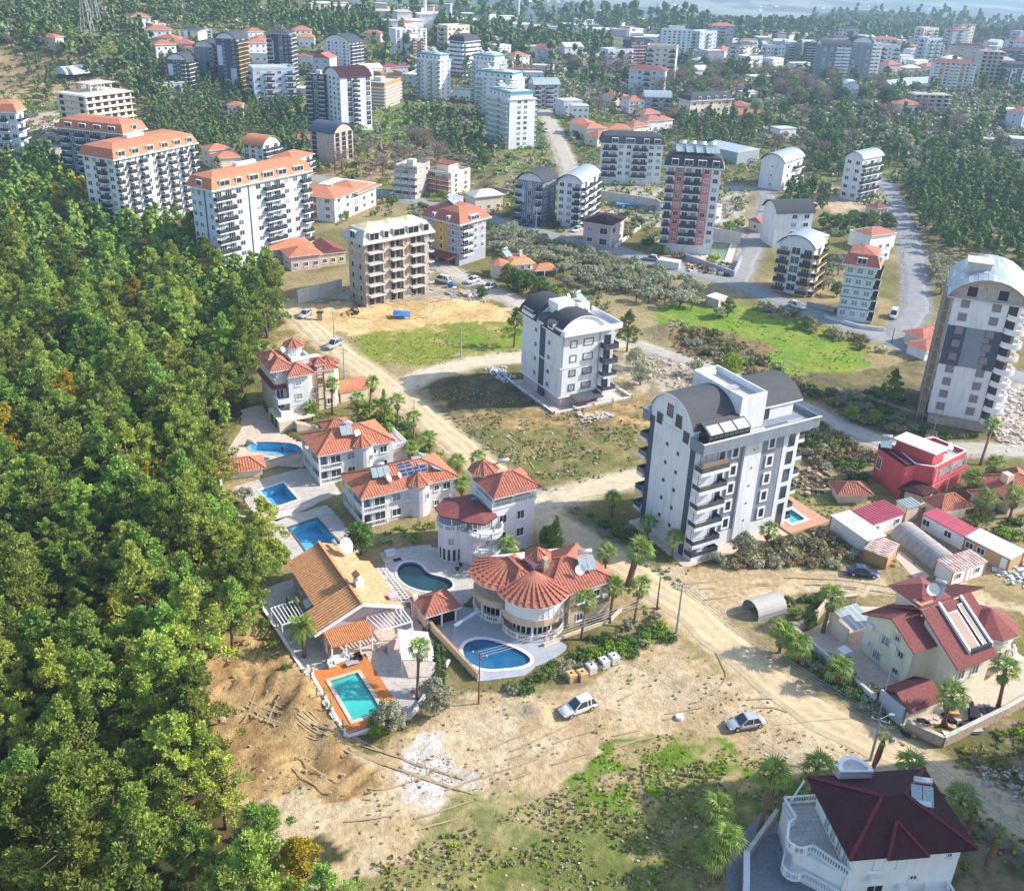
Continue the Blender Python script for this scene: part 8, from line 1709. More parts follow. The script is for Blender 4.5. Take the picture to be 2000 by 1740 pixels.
    rubble('rubble','',PX((860,820),(1250,850),(1200,940),(1050,940)),50,[CONC2,PINK],.1,.35,16,.2); rubble('building_debris','',PX((1340,520),(1430,530),(1425,545),(1345,535)),60,[CONC2,WOODT,DARKM],.5,1.3,17,.5); rubble('building_debris','',PX((860,575),(930,575),(960,600),(900,600)),60,[CONC,WOODT,STEEL],.4,1.1,18,.4)
    rubble('timber_scraps','',PX((665,620),(700,605),(712,612),(680,628)),25,[WOODT,DARKM],.4,1.2,19,.3); rubble('timber_scraps','',PX((1720,1440),(1900,1370),(1990,1390),(1900,1430),(1770,1460)),60,[WOODT,DARKM,CONC2],.3,1.0,21,.3)
    rubble('woodpile','',PX((355,1370),(400,1355),(410,1390),(385,1420),(360,1400)),80,[WOODT,TRUNK],.3,1.0,20,.3)
    BT=mat('blue tarpaulin',(.03,.16,.45),.5,.1,1); p=G(784,625); t=thing('market_shelter','small shelter with blue tarpaulin roof on the sandy building plot','shelter',(p.x,p.y,0),R(10)); b=MB(); b.add([(-2,-1.3,1.5),(2,-1.5,1.3),(2.2,1.2,1.7),(-1.8,1.4,1.9),(0,0,2.1)],[(0,1,4),(1,2,4),(2,3,4),(3,0,4)]); b.build('tarpaulin',BT,t)
    for x,y in((-1.8,-1.1),(1.8,-1.3),(1.9,1),(-1.6,1.2)): b=MB(); b.bar((x,y,0),(x,y,1.6),.1); b.build('leg',WOODT,t)
    p=G(750,652); t=thing('board_stack','two loose stacks of pale timber boards on the plot edge','timber stack',(p.x,p.y,0),R(-20))
    for k in range(6): b=MB(); b.box(-2.2+.3*k,-.8,.0+.14*(k%3),.6+.4*k,.7,.12+.14*(k%3)); o=b.build('board',CONC2,t); o.rotation_euler=(0,0,.08*k)
    p=G(626,630); t=thing('brick_pillar','square brick pillar with dark cap on a concrete footing','brick pillar',(p.x,p.y,0)); b=MB(); b.box(-.6,-.5,0,.6,.5,2.4); b.build('shaft',STONEW,t); b=MB(); b.box(-.75,-.65,2.4,.75,.65,2.6); b.build('cap',DARKM,t); b=MB(); b.box(-2,-1,-.2,2.4,1,.14); b.build('footing',CONC2,t)
    p=G(882,567); t=thing('concrete_mixer','small blue and white concrete mixer beside the bare concrete block','concrete mixer',(p.x,p.y,0)); b=MB(); b.tube([(-.9,0,1.0),(-.3,0,1.5),(.4,0,1.7),(.8,0,1.9)],[.3,.8,.7,.35],10); b.build('drum',BT,t); b=MB(); b.box(-1.2,-.5,.3,1.2,.5,.8); b.build('chassis',WHITE2,t)
    for x in(-.8,.8):
        for y in(-.55,.55): b=MB(); b.tube([(x,y-.1,.35),(x,y+.1,.35)],.35,10); b.build('wheel',TYRE,t)
    p=G(912,580); t=thing('metal_skip','grey metal skip beside the mixer','skip',(p.x,p.y,0),R(35)); b=MB(); b.add([(-1.4,-.8,0),(1.4,-.8,0),(1.4,.8,0),(-1.4,.8,0),(-1.9,-1,1.5),(1.9,-1,1.5),(1.9,1,1.5),(-1.9,1,1.5)],[(3,2,1,0),(0,1,5,4),(1,2,6,5),(2,3,7,6),(3,0,4,7)]); b.build('body',STEEL,t); b=MB(); b.box(-1.7,-.9,1.2,1.7,.9,1.25); b.build('load',CONC,t)
    cabin('container','white shipping container at the roadside below the salmon and grey tower',(1327,514),(1331,508),(1291,503),WHITE2,WR,z=2.6,trim=WHITE2)
    cabin('substation','small grey transformer hut with red-edged flat roof beside the olive grove','' or (1404,586),(1422,579),(1384,577),CONC2,WR,z=2.6,trim=RED,ribs=False)
    person('person in dark clothes standing at the top end of the dirt road',563,622,0,(.08,.06,.08)); person('person in white shirt standing in the drained curved pool',553,887,.1,(.75,.75,.75),(.1,.1,.2))
    # patio furniture on the orange deck
    FB=(-22.9,99.7)
    for px,py,l,cat,k in((664,1292,'white wicker lounge bench with cushions at the top of the orange deck','bench',0),(688,1297,'grey low patio table on the orange deck','table',1),(648,1301,'white wicker armchair on the left of the orange deck','chair',2),(678,1284,'white wicker armchair next to the steps','chair',2),(700,1288,'dark curved basket chair at the right of the orange deck','chair',3)):
        p=G(px,py,.2); t=thing({'bench':'bench','table':'patio_table','chair':'armchair'}[cat],l,cat,(p.x,p.y,.15),R(30)); W=WPL if k in(0,2) else (MGREY if k==1 else DARKM)
        if k==1: b=MB(); b.box(-.8,-.4,.32,.8,.4,.4); b.build('top',W,t); [ (lambda q: q.build('leg',W,t))(MB().box(x-.04,y-.04,0,x+.04,y+.04,.32)) for x in(-.7,.7) for y in(-.3,.3)]
        else:
            w=1.1 if k==0 else .4; b=MB(); b.box(-w,-.35,.15,w,.35,.42); b.build('seat',W,t); b=MB(); b.box(-w,.3,.42,w,.42,.95); b.build('backrest',W,t)
            for s in(-1,1): b=MB(); b.box(s*w-.06,-.35,.1,s*w+.06,.35,.65); b.build('armrest',W,t)
    p=G(791,1358,.1); t=thing('patio_table','round white bistro table on the shaded paving by the palm','table',(p.x,p.y,.03)); b=MB(); b.cyl(0,0,.68,.72,.4,.4,14); b.build('top',WPL,t); b=MB(); b.cyl(0,0,0,.68,.04,.04,6); b.build('leg',STEEL,t)
    p=G(806,1356,.1); t=thing('folding_chair','small dark red chair beside the round bistro table','chair',(p.x,p.y,.03),R(200)); b=MB(); b.box(-.22,-.22,.42,.22,.22,.46); b.build('seat',RED,t); b=MB(); b.box(-.22,.18,.46,.22,.22,.9); b.build('backrest',RED,t)
    for x in(-.2,.2):
        for y in(-.2,.2): b=MB(); b.bar((x,y,0),(x,y,.44),.04); b.build('leg',RED,t)
    for px,py,l in((900,1110,'dark garden chair beside the kidney-shaped pool'),(893,1118,'dark round barbecue beside the kidney-shaped pool')):
        p=G(px,py,.1); t=thing('barbecue' if 'barbecue' in l else 'garden_chair',l,'barbecue' if 'barbecue' in l else 'chair',(p.x,p.y,.1)); b=MB(); b.cyl(0,0,.5,.8,.25,.3,10); b.build('bowl' if 'barbecue' in l else 'seat',DARKM,t)
        for a in(0,2.1,4.2): b=MB(); b.bar((.1*math.cos(a),.1*math.sin(a),.5),(.3*math.cos(a),.3*math.sin(a),0),.04); b.build('leg',DARKM,t)
    p=G(762,1083,.1); t=thing('pool_chest','small white chest on the paving above the kidney-shaped pool','storage chest',(p.x,p.y,.1),R(25)); b=MB(); b.box(-.7,-.4,0,.7,.4,.6); b.build('body',WHITE2,t); b=MB(); b.box(-.75,-.45,.6,.75,.45,.7); b.build('lid',BLUEW,t)
    for px,py,l in((776,1093,'dark square drain cover in the paving above the kidney-shaped pool'),): p=G(px,py,.1); b=MB(); b.box(-.6,-.4,.1,.6,.4,.12); o=b.build('drain_cover',DARKM,None,loc=(p.x,p.y,0),rz=R(30)); tag(o,l,'drain cover')
    # poles and cables
    A=pole('grey steel utility pole with crossarms at the road bend beside the beige villa',(1335,1140),(1321,1236),arms=True,r=.14); B_=pole('dark wooden pole behind the beige villa palms',(1291,1126),(1283,1187),POLEB)
    C=pole('grey steel pole with street lamp standing behind the white bottom-right villa',(1721,1402),(1700,1484),lamp=True,arms=True,r=.14); D=pole('rusty red pole with crossarm at the corner of the blue teardrop pool',(936,1274),(935,1374),mat('rusty pole',(.20,.07,.05)),arms=True,r=.09)
    E=pole('pale concrete pole at the dirt road beside the H villa',(674,680),(673,740),r=.13,arms=True); F_=pole('thin grey pole beside the top of the dirt road',(653,607),(653,666)); H_=pole('grey pole on the grass beside the cross lane',(904,638),(900,698)); I_=pole('pole with lamp at the edge of the green field behind the big grey block',(1531,703),(1524,747),lamp=True); J=pole('pole with stacked crossarms behind the raspberry red house',(1832,815),(1822,850),arms=True)
    pole('street lamp on the asphalt road past the red mansard building',(1765,470),(1763,505),lamp=True,name='street_lamp'); pole('wooden pole at the asphalt junction',(1744,640),(1741,672),POLEB); pole('thin white pole in front of the white navy-roofed block street',(1282,632),(1279,662)); pole('street lamp in front of the grey vaulted building',(1046,405),(1046,455),lamp=True,name='street_lamp')
    pole('pale lamp post above the hidden slope right of the wide white building',(1322,268),(1320,292),name='street_lamp'); pole('thin pole beside the bare brown lots left of the tan apartment house',(706,315),(706,362)); K=pole('short pole on the dirt road verge left of the shaded lot',(809,780),(809,800)); pole('tall thin mast in front of the cream gabled villa',(1709,1290),(1716,1400),r=.06)
    cables('three cables along the shaded road between the lamp pole and the crossarm pole',C,A,4,.9); cables('power cables running from the crossarm pole up the dirt road to the short pole',A,K+Vector((0,0,3.5)),3,1.5); cables('three cables crossing the teardrop pool garden',D,A,3,.6); cables('cables leaving the lamp pole towards the lower right corner',C,G(2060,1660,7),3,.6)
    cables('cables between the pole beside the H villa and the top pole',E,F_,2,.5); cables('two cables crossing the shaded slope behind the big grey block',I_,J,3,.8)
    for px,py,l in((172,50,'steel lattice pylon on the wooded hill, left one'),(190,46,'steel lattice pylon on the wooded hill, right one')):
        b_=GT(px+1,py+22); t=thing('pylon',l,'pylon',(b_.x,b_.y,b_.z)); 
        for s in((-1,-1),(1,-1),(1,1),(-1,1)): b=MB(); b.bar((s[0]*2.6,s[1]*2.6,-1),(s[0]*.4,s[1]*.4,26),.25); b.build('leg',POLE,t)
        b=MB()
        for k in range(6):
            w=2.6-.37*k; z=4.2*k
            for s,q in(((-1,-1),(1,-1)),((1,-1),(1,1)),((1,1),(-1,1)),((-1,1),(-1,-1))): b.bar((s[0]*w,s[1]*w,z),(q[0]*(w-.37),q[1]*(w-.37),z+4.2),.14)
        for z in(18,22,25): b.bar((-4,0,z),(4,0,z),.25)
        b.build('bracing',POLE,t)
    # tall building standing just outside the frame on the right: its shadow lies over the lower right corner
    f=Fr('apartment_building','white apartment block standing just beyond the right edge of the photo','apartment building',world=(66,58),ang=12); f.box(0,0,-1,16,28,30,WHITE)
    for k in range(9):
        for y in(5,11,17,23): put('window',window_mesh(1.4,1.4),f.t,(-.02,y,1.5+3.2*k),-math.pi/2)
    parapet(f.t,16,28,29.5,WHITE)
# ------------------------------------------------------------------ small houses of the distance
LAND=[(500,440,'the long nine-storey block'),(280,350,'the many-balconied orange-roofed block'),(205,200,'the bare concrete shell'),(460,120,'the slate towers'),(660,110,'the navy-arched white block'),(680,200,'the brown-roofed white tower'),(655,290,'the raw arched building'),(840,160,'the leftmost turquoise-edged tower'),(945,200,'the middle turquoise-edged towers'),(1012,240,'the nearest turquoise-edged tower'),(885,360,'the cream and orange apartment house'),(755,500,'the bare concrete block'),(900,450,'the yellow and grey block'),(1040,380,'the grey vaulted building'),(1235,310,'the wide white six-storey building'),(1345,400,'the salmon and grey tower'),(1250,110,'the dark brown tower'),(1317,90,'the tallest far white tower'),(1520,330,'the white building with three small windows'),(1680,340,'the white building between the pines'),(1545,480,'the yellow-balcony tower'),(1685,560,'the red mansard building'),(1640,120,'the grey far towers'),(1860,150,'the yellow-striped building'),(1930,130,'the bare beige frame'),(1810,200,'the low concrete frame'),(1900,650,'the tall tower under construction'),(1800,900,'the raspberry red house'),(1400,900,'the big grey block'),(1110,690,'the white navy-roofed block'),(1850,1250,'the cream gabled villa'),(1050,1150,'the beige curved villa'),(950,1010,'the dark-red-roofed villa'),(670,1180,'the tan tiled villa'),(590,760,'the H villa'),(1700,1640,'the bottom-right villa'),(1000,95,'the long far pine belt'),(820,80,'the pale stepped tower'),(160,60,'the hill pylons'),(1250,210,'the small dormered block'),(1385,210,'the stone building with dormers')]
USED={}
def where(px,py):
    s=sorted(LAND,key=lambda q:(q[0]-px)**2+(1.6*(q[1]-py))**2); a=s[0]; dx,dy=px-a[0],py-a[1]
    rel=('left of ' if dx<0 else 'right of ') if abs(dx)>abs(dy)*1.3 else ('beyond ' if dy<0 else 'in front of ')
    near='close ' if math.hypot(dx,dy)<45 else ('well ' if math.hypot(dx,dy)>110 else '')
    return near+rel+a[2], s
def uniq(base,px,py):
    w_,s=where(px,py); l=base+' '+w_
    for j in (1,2,3,4,5):
        if l in USED:
            l=base+', between '+s[0][2]+' and '+s[j][2]
            if len(l.split())>16: l=l.replace('small ','').replace('roof, between','roof between').replace('long low ','')
            l=' '.join(l.split()[:16])
    USED[l]=USED.get(l,0)+1
    return l
def house(px,py,w=10,d=8,h=6,wall=WHITE2,roof=RTILE,ang=20,kind='hip',words=None,wn=3):
    p=GT(px,py); wn_={'hip':'with hipped','flat':'with flat','gable':'with gabled','vault':'with vaulted'}[kind]; cn={RTILE:'red',ORTILE:'orange',MAROON2:'brown-red',CONC2:'grey',SHEET:'grey metal',WHITE2:'white',WOODT:'brown',TANTILE:'tan'}[roof]
    wc={WHITE2:'white',CREAM:'cream',PINK:'pale pink',BEIGE:'beige',MGREY:'grey',BLUEW:'bluish',CONC:'raw grey',YCREAM:'yellowish'}[wall]
    lab=uniq(words or ('small %s house %s %s roof'%(wc,wn_,cn)),px,py)
    t=thing('house',lab,'house',(p.x,p.y,p.z),R(ang)); b=MB(); b.box(-w/2,-d/2,-3,w/2,d/2,h); b.build('wall',wall,t); q=[(p.x+math.cos(R(ang))*a-math.sin(R(ang))*c,p.y+math.sin(R(ang))*a+math.cos(R(ang))*c) for a,c in((-w/2,-d/2),(w/2,-d/2),(w/2,d/2),(-w/2,d/2))]; occ(q)
    if kind=='hip': hip_roof(t,-w/2,-d/2,w/2,d/2,h,min(w,d)*.22,roof,ov=.6,ribs=None)
    elif kind=='gable': hip_roof(t,-w/2,-d/2,w/2,d/2,h,min(w,d)*.25,roof,ov=.4,ribs=None,gable=(1,1))
    elif kind=='vault': b=MB(); A=arc_pts(-d/2-.2,d/2+.2,h,d*.2,8); n=len(A); b.add([(-w/2-.2,a,z) for a,z in A]+[(w/2+.2,a,z) for a,z in A],[(i,i+1,n+i+1,n+i) for i in range(n-1)]); b.poly([(-w/2,a,z) for a,z in A]); b.poly([(w/2,a,z) for a,z in A]); b.build('roof',roof,t)
    else: b=MB(); b.box(-w/2-.2,-d/2-.2,h,w/2+.2,d/2+.2,h+.35); b.build('roof',roof,t)
    for k in range(int(h//2.8)):
        for i in range(wn): put('window',window_mesh(1.2,1.2),t,(-w/2+w*(i+.5)/wn,-d/2-.01,.9+2.8*k))
        put('window',window_mesh(1.2,1.2),t,(-w/2-.01,0,.9+2.8*k),-math.pi/2)
    return t
def houses():
    H=[(205,95-18,0),]
    L=[(275,55,10,8,6,WHITE2,RTILE,'hip'),(313,92,12,9,9,WHITE2,RTILE,'hip'),(330,97,11,8,6,WHITE2,RTILE,'hip'),(345,103,9,8,6,WHITE2,ORTILE,'hip'),(362,108,10,8,6,CREAM,RTILE,'hip'),(320,112,10,8,6,WHITE2,RTILE,'hip'),(380,112,9,7,5,CREAM,RTILE,'hip'),(500,105,10,8,6,WHITE2,RTILE,'hip'),(512,98,10,8,6,CREAM,RTILE,'hip'),(505,120,11,8,4,WHITE2,CONC2,'flat'),(495,83,9,8,6,WHITE2,RTILE,'hip'),(590,78,10,8,6,CREAM,RTILE,'hip'),(600,90,9,8,5,WHITE2,ORTILE,'hip'),(520,142,14,8,3,CREAM,CONC2,'flat'),(600,128,9,8,5,WHITE2,RTILE,'hip'),(103,90,8,6,4,PINK,RTILE,'hip'),(462,232,6,6,6,WHITE2,RTILE,'hip'),
       (330,175,13,6,3,WHITE2,WHITE2,'flat'),(607,285,9,6,3,PINK,RTILE,'gable'),(765,145,16,8,4,MGREY,MAROON2,'hip'),(730,78,12,8,4,CREAM,RTILE,'hip'),(970,105,9,8,5,CREAM,RTILE,'hip'),(978,108,10,8,6,WHITE2,WHITE2,'flat'),(1040,106,12,8,5,WHITE2,WHITE2,'flat'),(1068,110,9,7,4,WHITE2,CONC2,'flat'),(1010,128,12,9,6,WHITE2,RTILE,'hip'),(1000,150,26,9,4,MAROON2 and CREAM,MAROON2,'flat'),(1168,103,10,9,8,WHITE2,WHITE2,'flat'),(1160,118,14,9,4,WHITE2,WHITE2,'flat'),(1195,118,12,8,4,WHITE2,CONC2,'flat'),(1145,138,9,8,4,WHITE2,CREAM and RTILE,'hip'),
       (1110,225,10,9,7,BLUEW,CONC2,'flat'),(1130,232,8,7,6,WHITE2,CONC2,'flat'),(1200,205,9,8,5,CREAM,RTILE,'hip'),(1235,218,9,8,6,WHITE2,RTILE,'hip'),(1265,232,10,8,3,WHITE2,ORTILE,'hip'),(1135,262,9,8,5,WHITE2,ORTILE,'hip'),(1155,270,9,8,5,CREAM,ORTILE,'hip'),(1170,282,10,8,4,CREAM,RTILE,'hip'),(1205,268,10,8,4,WHITE2,ORTILE,'hip'),(1240,262,10,8,4,CREAM,RTILE,'hip'),(1270,255,10,8,5,WHITE2,RTILE,'hip'),(1290,250,8,7,4,WHITE2,ORTILE,'hip'),
       (1390,122,14,9,8,MGREY,CONC2,'flat'),(1450,118,16,10,9,CREAM,ORTILE,'hip'),(1410,112,12,9,6,WHITE2,RTILE,'hip'),(1508,135,12,9,7,WHITE2,WHITE2,'flat'),(1560,135,16,7,4,WHITE2,WHITE2,'flat'),(1370,145,14,8,3,WHITE2,CONC2,'flat'),(1455,100,12,8,6,WHITE2,SHEET,'vault'),(1480,100,12,8,6,WHITE2,SHEET,'vault'),(1360,173,13,8,3,WHITE2,WHITE2,'flat'),(1290,160,12,8,3,WHITE2,CONC2,'gable'),(1440,180,9,7,4,WHITE2,RTILE,'hip'),(1460,190,12,7,3,WHITE2,CONC2,'flat'),(1528,268,9,7,4,WHITE2,CONC2,'flat'),(1765,222,12,9,5,WHITE2,ORTILE,'hip'),(1970,225,8,5,3,WHITE2,WHITE2,'flat'),(1930,285,9,5,3,WHITE2,CONC2,'flat'),(1990,255,12,9,9,BLUEW,RTILE,'hip'),(1990,298,10,8,6,MGREY,CONC2,'flat'),
       (1725,122,12,9,8,CREAM,RTILE,'hip'),(1735,112,12,9,9,WHITE2,CONC2,'flat'),(1760,128,14,9,7,BLUEW,CONC2,'flat'),(1790,132,14,8,5,WHITE2,WHITE2,'flat'),(1780,118,12,9,8,WHITE2,CONC2,'flat'),(1810,140,12,9,4,PINK,RTILE,'hip'),(1735,148,12,9,8,PINK,RTILE,'hip'),(1695,152,9,8,9,WHITE2,CONC2,'flat'),(1745,173,22,12,2.5,SHEET and MGREY,SHEET,'gable'),(1785,170,24,12,3,MGREY,SHEET,'gable'),(1370,430,9,8,5,WHITE2,CONC2,'flat'),(1700,480,11,8,4,WHITE2,CONC2,'flat'),(1698,505,9,6,8,WHITE2,RTILE,'hip'),(1590,485,5,5,4,WHITE2,WHITE2,'flat'),(1710,420,5,5,3,CREAM,MAROON2,'hip'),(1805,670,8,5,2.6,CREAM,RTILE,'hip'),(1808,692,7,5,2.4,WHITE2,RTILE,'hip'),(1490,450,7,6,3,CREAM,RTILE,'gable'),
       (560,505,12,7,4,PINK,ORTILE,'hip'),(590,520,8,7,4,PINK,ORTILE,'hip'),(640,510,7,9,3.5,WOODT and BEIGE,MAROON2,'gable'),(425,322,8,7,6,CREAM,ORTILE,'hip'),(445,332,9,7,5,CREAM,ORTILE,'hip'),(385,470,8,7,5,CREAM,ORTILE,'hip'),(945,408,10,7,5,CREAM,CONC2,'hip'),(905,195,9,6,5,WHITE2,SHEET,'flat')]
    for i,(x,y,w_,d,h,wa,ro,k) in enumerate(L): house(x,y,w_,d,h,wa,ro,ang=rng.choice([8,25,30,-12,40]) if y<330 else 30,kind=k)
    rs=random.Random(21); m=0; TB=0
    for k in range(700):
        x=rs.uniform(480,1990); y=rs.uniform(92,250)
        den=(1.0 if 1340<x and y<165 else .5 if x>1100 and y<140 else .22 if y<150 else .07)
        if rs.random()>den or m>=150: continue
        if 1520<x and 150<y: continue
        p=GT(x,y)
        if not free(p.x,p.y,11): continue
        m+=1
        if rs.random()<.3 and TB<36:
            TB+=1; n_=rs.randint(4,7); t=thing('apartment_building',uniq(rs.choice(['plain white','pale grey','cream-walled','bluish white'])+' mid-rise block',x,y),'apartment building',(p.x,p.y,p.z),R(rs.choice([8,25,-12,40])),None); W,D,H=rs.uniform(13,20),11,n_*2.9; wl=rs.choice([WHITE,MGREY,CREAM,BLUEW]); b=MB(); b.box(0,0,-4,W,D,H); b.build('wall',wl,t); occ([(p.x-8,p.y-8),(p.x+16,p.y-8),(p.x+16,p.y+16),(p.x-8,p.y+16)]); facade(t,W,D,'S',rs.choice(['bwwb','wbwb','wwbww']),n_,.3,2.85); facade(t,W,D,'W','wbw',n_,.3,2.85)
            if rs.random()<.5: parapet(t,W,D,H,wl)
            else: hip_roof(t,0,0,W,D,H,2,rs.choice([RTILE,SHING,MAROON2]),ov=.7,ribs=None)
        else: house(x,y,rs.uniform(9,14),rs.uniform(7,10),rs.choice([4,6,6,9]),rs.choice([WHITE2,WHITE2,CREAM,PINK,BLUEW,MGREY]),rs.choice([RTILE,ORTILE,CONC2,WHITE2,RTILE]),rs.choice([8,25,-12,40]),rs.choice(['hip','hip','flat','gable']),wn=2)
    # the white stepped apartment villa with red scalloped roofs behind the bare block
    t,W,D,H=tower('apartment_building','white villa block with wide scalloped red roofs, right of the long nine-storey block',(655,436),(735,402),ty=388,L=(610,410),wall=WHITE,D=10); facade(t,W,D,'S','wwWww',3,.3,(H-.5)/3); facade(t,W,D,'W','wWw',3,.3,(H-.5)/3,fr=FRAMEW,gl=mat('red curtain glass',(.35,.10,.05),.4)); hip_roof(t,0,0,W*.55,D,H,2.0,ORTILE,ov=.9,ribs=None); hip_roof(t,W*.45,-1,W,D*.8,H-.5,1.8,ORTILE,ov=.9,ribs=None); satdish(t,W*.3,D*.4,H+1.4,.7,.3)
    # sheds
    t,W,D,H=tower('warehouse','large pale grey metal shed with shallow roof behind the salmon and grey tower',(1438,322),(1481,315),ty=298,L=(1396,304),wall=SHEET,cat='warehouse'); hip_roof(t,0,0,W,D,H,1.6,MAT_SHEET2,ov=.2,ribs=None,gable=(1,1))
    for k in range(9): strip(t,'S',W,D,W*(k+.5)/9-.05,W*(k+.5)/9+.05,0,H,MAT_SHEET2,'wall_rib')
    for i,(x,y,w_,d) in enumerate(((1430,92,60,18),(1410,86,40,12),(1545,88,60,20),(1600,75,50,16),(1690,80,40,14),(1640,78,40,12),(1725,78,60,16),(1790,82,60,14),(1560,90,40,14),(1170,65,40,18),(1215,72,50,14),(1240,62,40,12),(900,48,34,10),(1000,56,50,10),(1060,60,40,10),(1120,56,34,12),(760,32,40,10),(850,44,40,10),(640,22,40,10),(700,26,30,10),(985,46,30,10),(1280,80,30,14),(1850,85,50,16))):
        p=GT(x,y); t=thing('warehouse',uniq('long low white shed on the far plain',x,y),'warehouse',(p.x,p.y,p.z),R(rng.uniform(-8,12))); b=MB(); w_*=.7; b.box(-w_/2,-d/2,-3,w_/2,d/2,3.6); b.build('wall',PALE,t); b=MB(); b.add([(-w_/2-.3,-d/2-.3,3.6),(w_/2+.3,-d/2-.3,3.6),(w_/2+.3,0,4.8),(-w_/2-.3,0,4.8),(w_/2+.3,d/2+.3,3.6),(-w_/2-.3,d/2+.3,3.6)],[(0,1,2,3),(3,2,4,5)]); b.build('roof',CONC2 if i%3 else WHITE,t)
    rs=random.Random(5); n=0
    for k in range(900):
        x=rs.uniform(480,1990); y=rs.uniform(-4,88) if rs.random()<.8 else rs.uniform(60,100)
        den=fbm(np.array([x/60]),np.array([y/9]),77)[0]
        if den<.54 or n>=230 or y<12-.0*x and rs.random()<.5: continue
        if x<760 and y>20+.05*(x-480): continue
        if 830<x<1180 and 60<y<100: continue
        if 1400<x and 22<y<62: continue
        if 600<x<1000 and y<16: continue
        p=GT(x,y); 
        if p.y>4200: continue
        n+=1; w_=rs.uniform(7,15); h=rs.choice([4,5,6,8,12 if rs.random()<.3 else 6]); m=rs.choice([WHITE2,WHITE2,CREAM,PALE,MGREY]); r=rs.choice([RTILE,WHITE2,CONC2,WHITE2])
        q_=where(x,y)[0]; t=thing('distant_house',('tiny hazy %s building on the far plain '%{WHITE2:'white',CREAM:'cream',PALE:'pale',MGREY:'grey'}[m])+q_,'building',(p.x,p.y,p.z),rs.random()*3,'hazy buildings on the far plain '+q_); b=MB(); b.box(-w_/2,-w_*.35,-3,w_/2,w_*.35,h); b.build('wall',m,t); b=MB(); b.prism([(-w_/2-.4,-w_*.35-.4),(w_/2+.4,-w_*.35-.4),(w_/2+.4,w_*.35+.4),(-w_/2-.4,w_*.35+.4)],h,h+.6); b.build('roof',r,t)
    for x,y in((830,29),(1105,36),(1012,32)): 
        p=GT(x,y+8); t=thing('minaret','slim white minaret with pointed tip '+where(x,y)[0],'minaret',(p.x,p.y,p.z)); b=MB(); b.cyl(0,0,-2,26,1.3,1.1,8); b.build('shaft',WHITE2,t); b=MB(); b.cyl(0,0,26,33,1.3,.1,8); b.build('spire',SHEET,t); b=MB(); b.cyl(0,0,20,21,1.9,1.9,8); b.build('gallery',WHITE2,t)
    # retaining walls of the middle distance
    def W_(l,pts,h,m=CONC,cap=None): wall_run('retaining_wall',l,PX(*pts),h,.4,m,cap,z0=-.6)
    W_('high grey concrete retaining wall behind the salmon and grey tower',((1165,400),(1280,418),(1288,424)),5,CONC2); W_('grey concrete retaining wall right of the salmon and grey tower',((1385,470),(1445,480)),4,CONC2); W_('grey concrete wall below the white container',((1330,508),(1432,545),(1446,515)),2.2,MGREY); W_('tall stained concrete retaining wall left of the bare concrete block',((582,600),(668,577)),4.2,CONC2)
    W_('low concrete kerb wall along the sandy building plot',((590,622),(690,598),(860,585)),.7,CONC2); W_('pale retaining wall below the turquoise towers',((760,232),(830,245),(905,240)),5,CREAM); W_('tan scalloped fence wall right of the terrace pool',((725,235),(760,250),(805,262)),2.6,CREAM); W_('white garden wall with pillars right of the lilac house',((1200,490),(1250,450)),1.6,WHITE); W_('white stepped wall below the red mansard building',((1610,625),(1680,645),(1725,650)),1.2,WHITE,CONC2); W_('brown wall between the two tall blocks by the asphalt road',((1575,600),(1628,612)),1.6,CONC)
    W_('stone wall with tracery panels behind the bare tree',((960,380),(1004,390)),3,STONEW); W_('long stone wall right of the palms garden',((1620,430),(1750,450)),2,STONEW)
    P=PX((690,262),(740,258),(790,265),(760,276),(700,274)); Q=PX((705,262),(735,260),(745,266),(712,268))
    slab('pool_terrace',P,[Q],1.4,PAVE,3); 
    pool('swimming_pool','small pale blue pool on the white terrace below the brown-roofed white tower',Q,1.4,1.2,WATER,1.2,POOLB,WHITE2,.6)
    P=PX((1393,475),(1427,478),(1415,513),(1380,508)); t=slab('pool_terrace',offset(P,2),[P],.5,CREAMP,1); pool('swimming_pool','murky green pool beside the salmon and grey tower',P,.5,1.2,mat('murky green pool water',(.16,.21,.10),.2,.1,1),.3,POOLB,WHITE2,.5)
    p=G(1250,413); t=thing('sports_awning','long bright blue strip canopy at the foot of the high retaining wall','canopy',(p.x,p.y,0),R(-3)); b=MB(); b.box(-8,-1.5,2.3,9,1.5,2.5); b.build('cover',mat('bright blue cover',(.10,.35,.62),.5),t)
    for x in(-7.5,0,8.5):
        for y in(-1.3,1.3): b=MB(); b.bar((x,y,-.3),(x,y,2.3),.1); b.build('post',POLE,t)
    for x,y,l in((152,132,'left'),(165,132,'right')):
        p=GT(x,y+10); t=thing('tunnel_greenhouse','pale plastic tunnel greenhouse in the trees below the hill pylons, %s one of two'%l,'greenhouse',(p.x,p.y,p.z),R(60)); A=arc_pts(-4,4,.1,3,8); n=len(A); b=MB(); b.add([(-9,a,z) for a,z in A]+[(9,a,z) for a,z in A],[(i,i+1,n+i+1,n+i) for i in range(n-1)]); b.poly([(-9,a,z) for a,z in A]); b.build('cover',BLUEW,t)
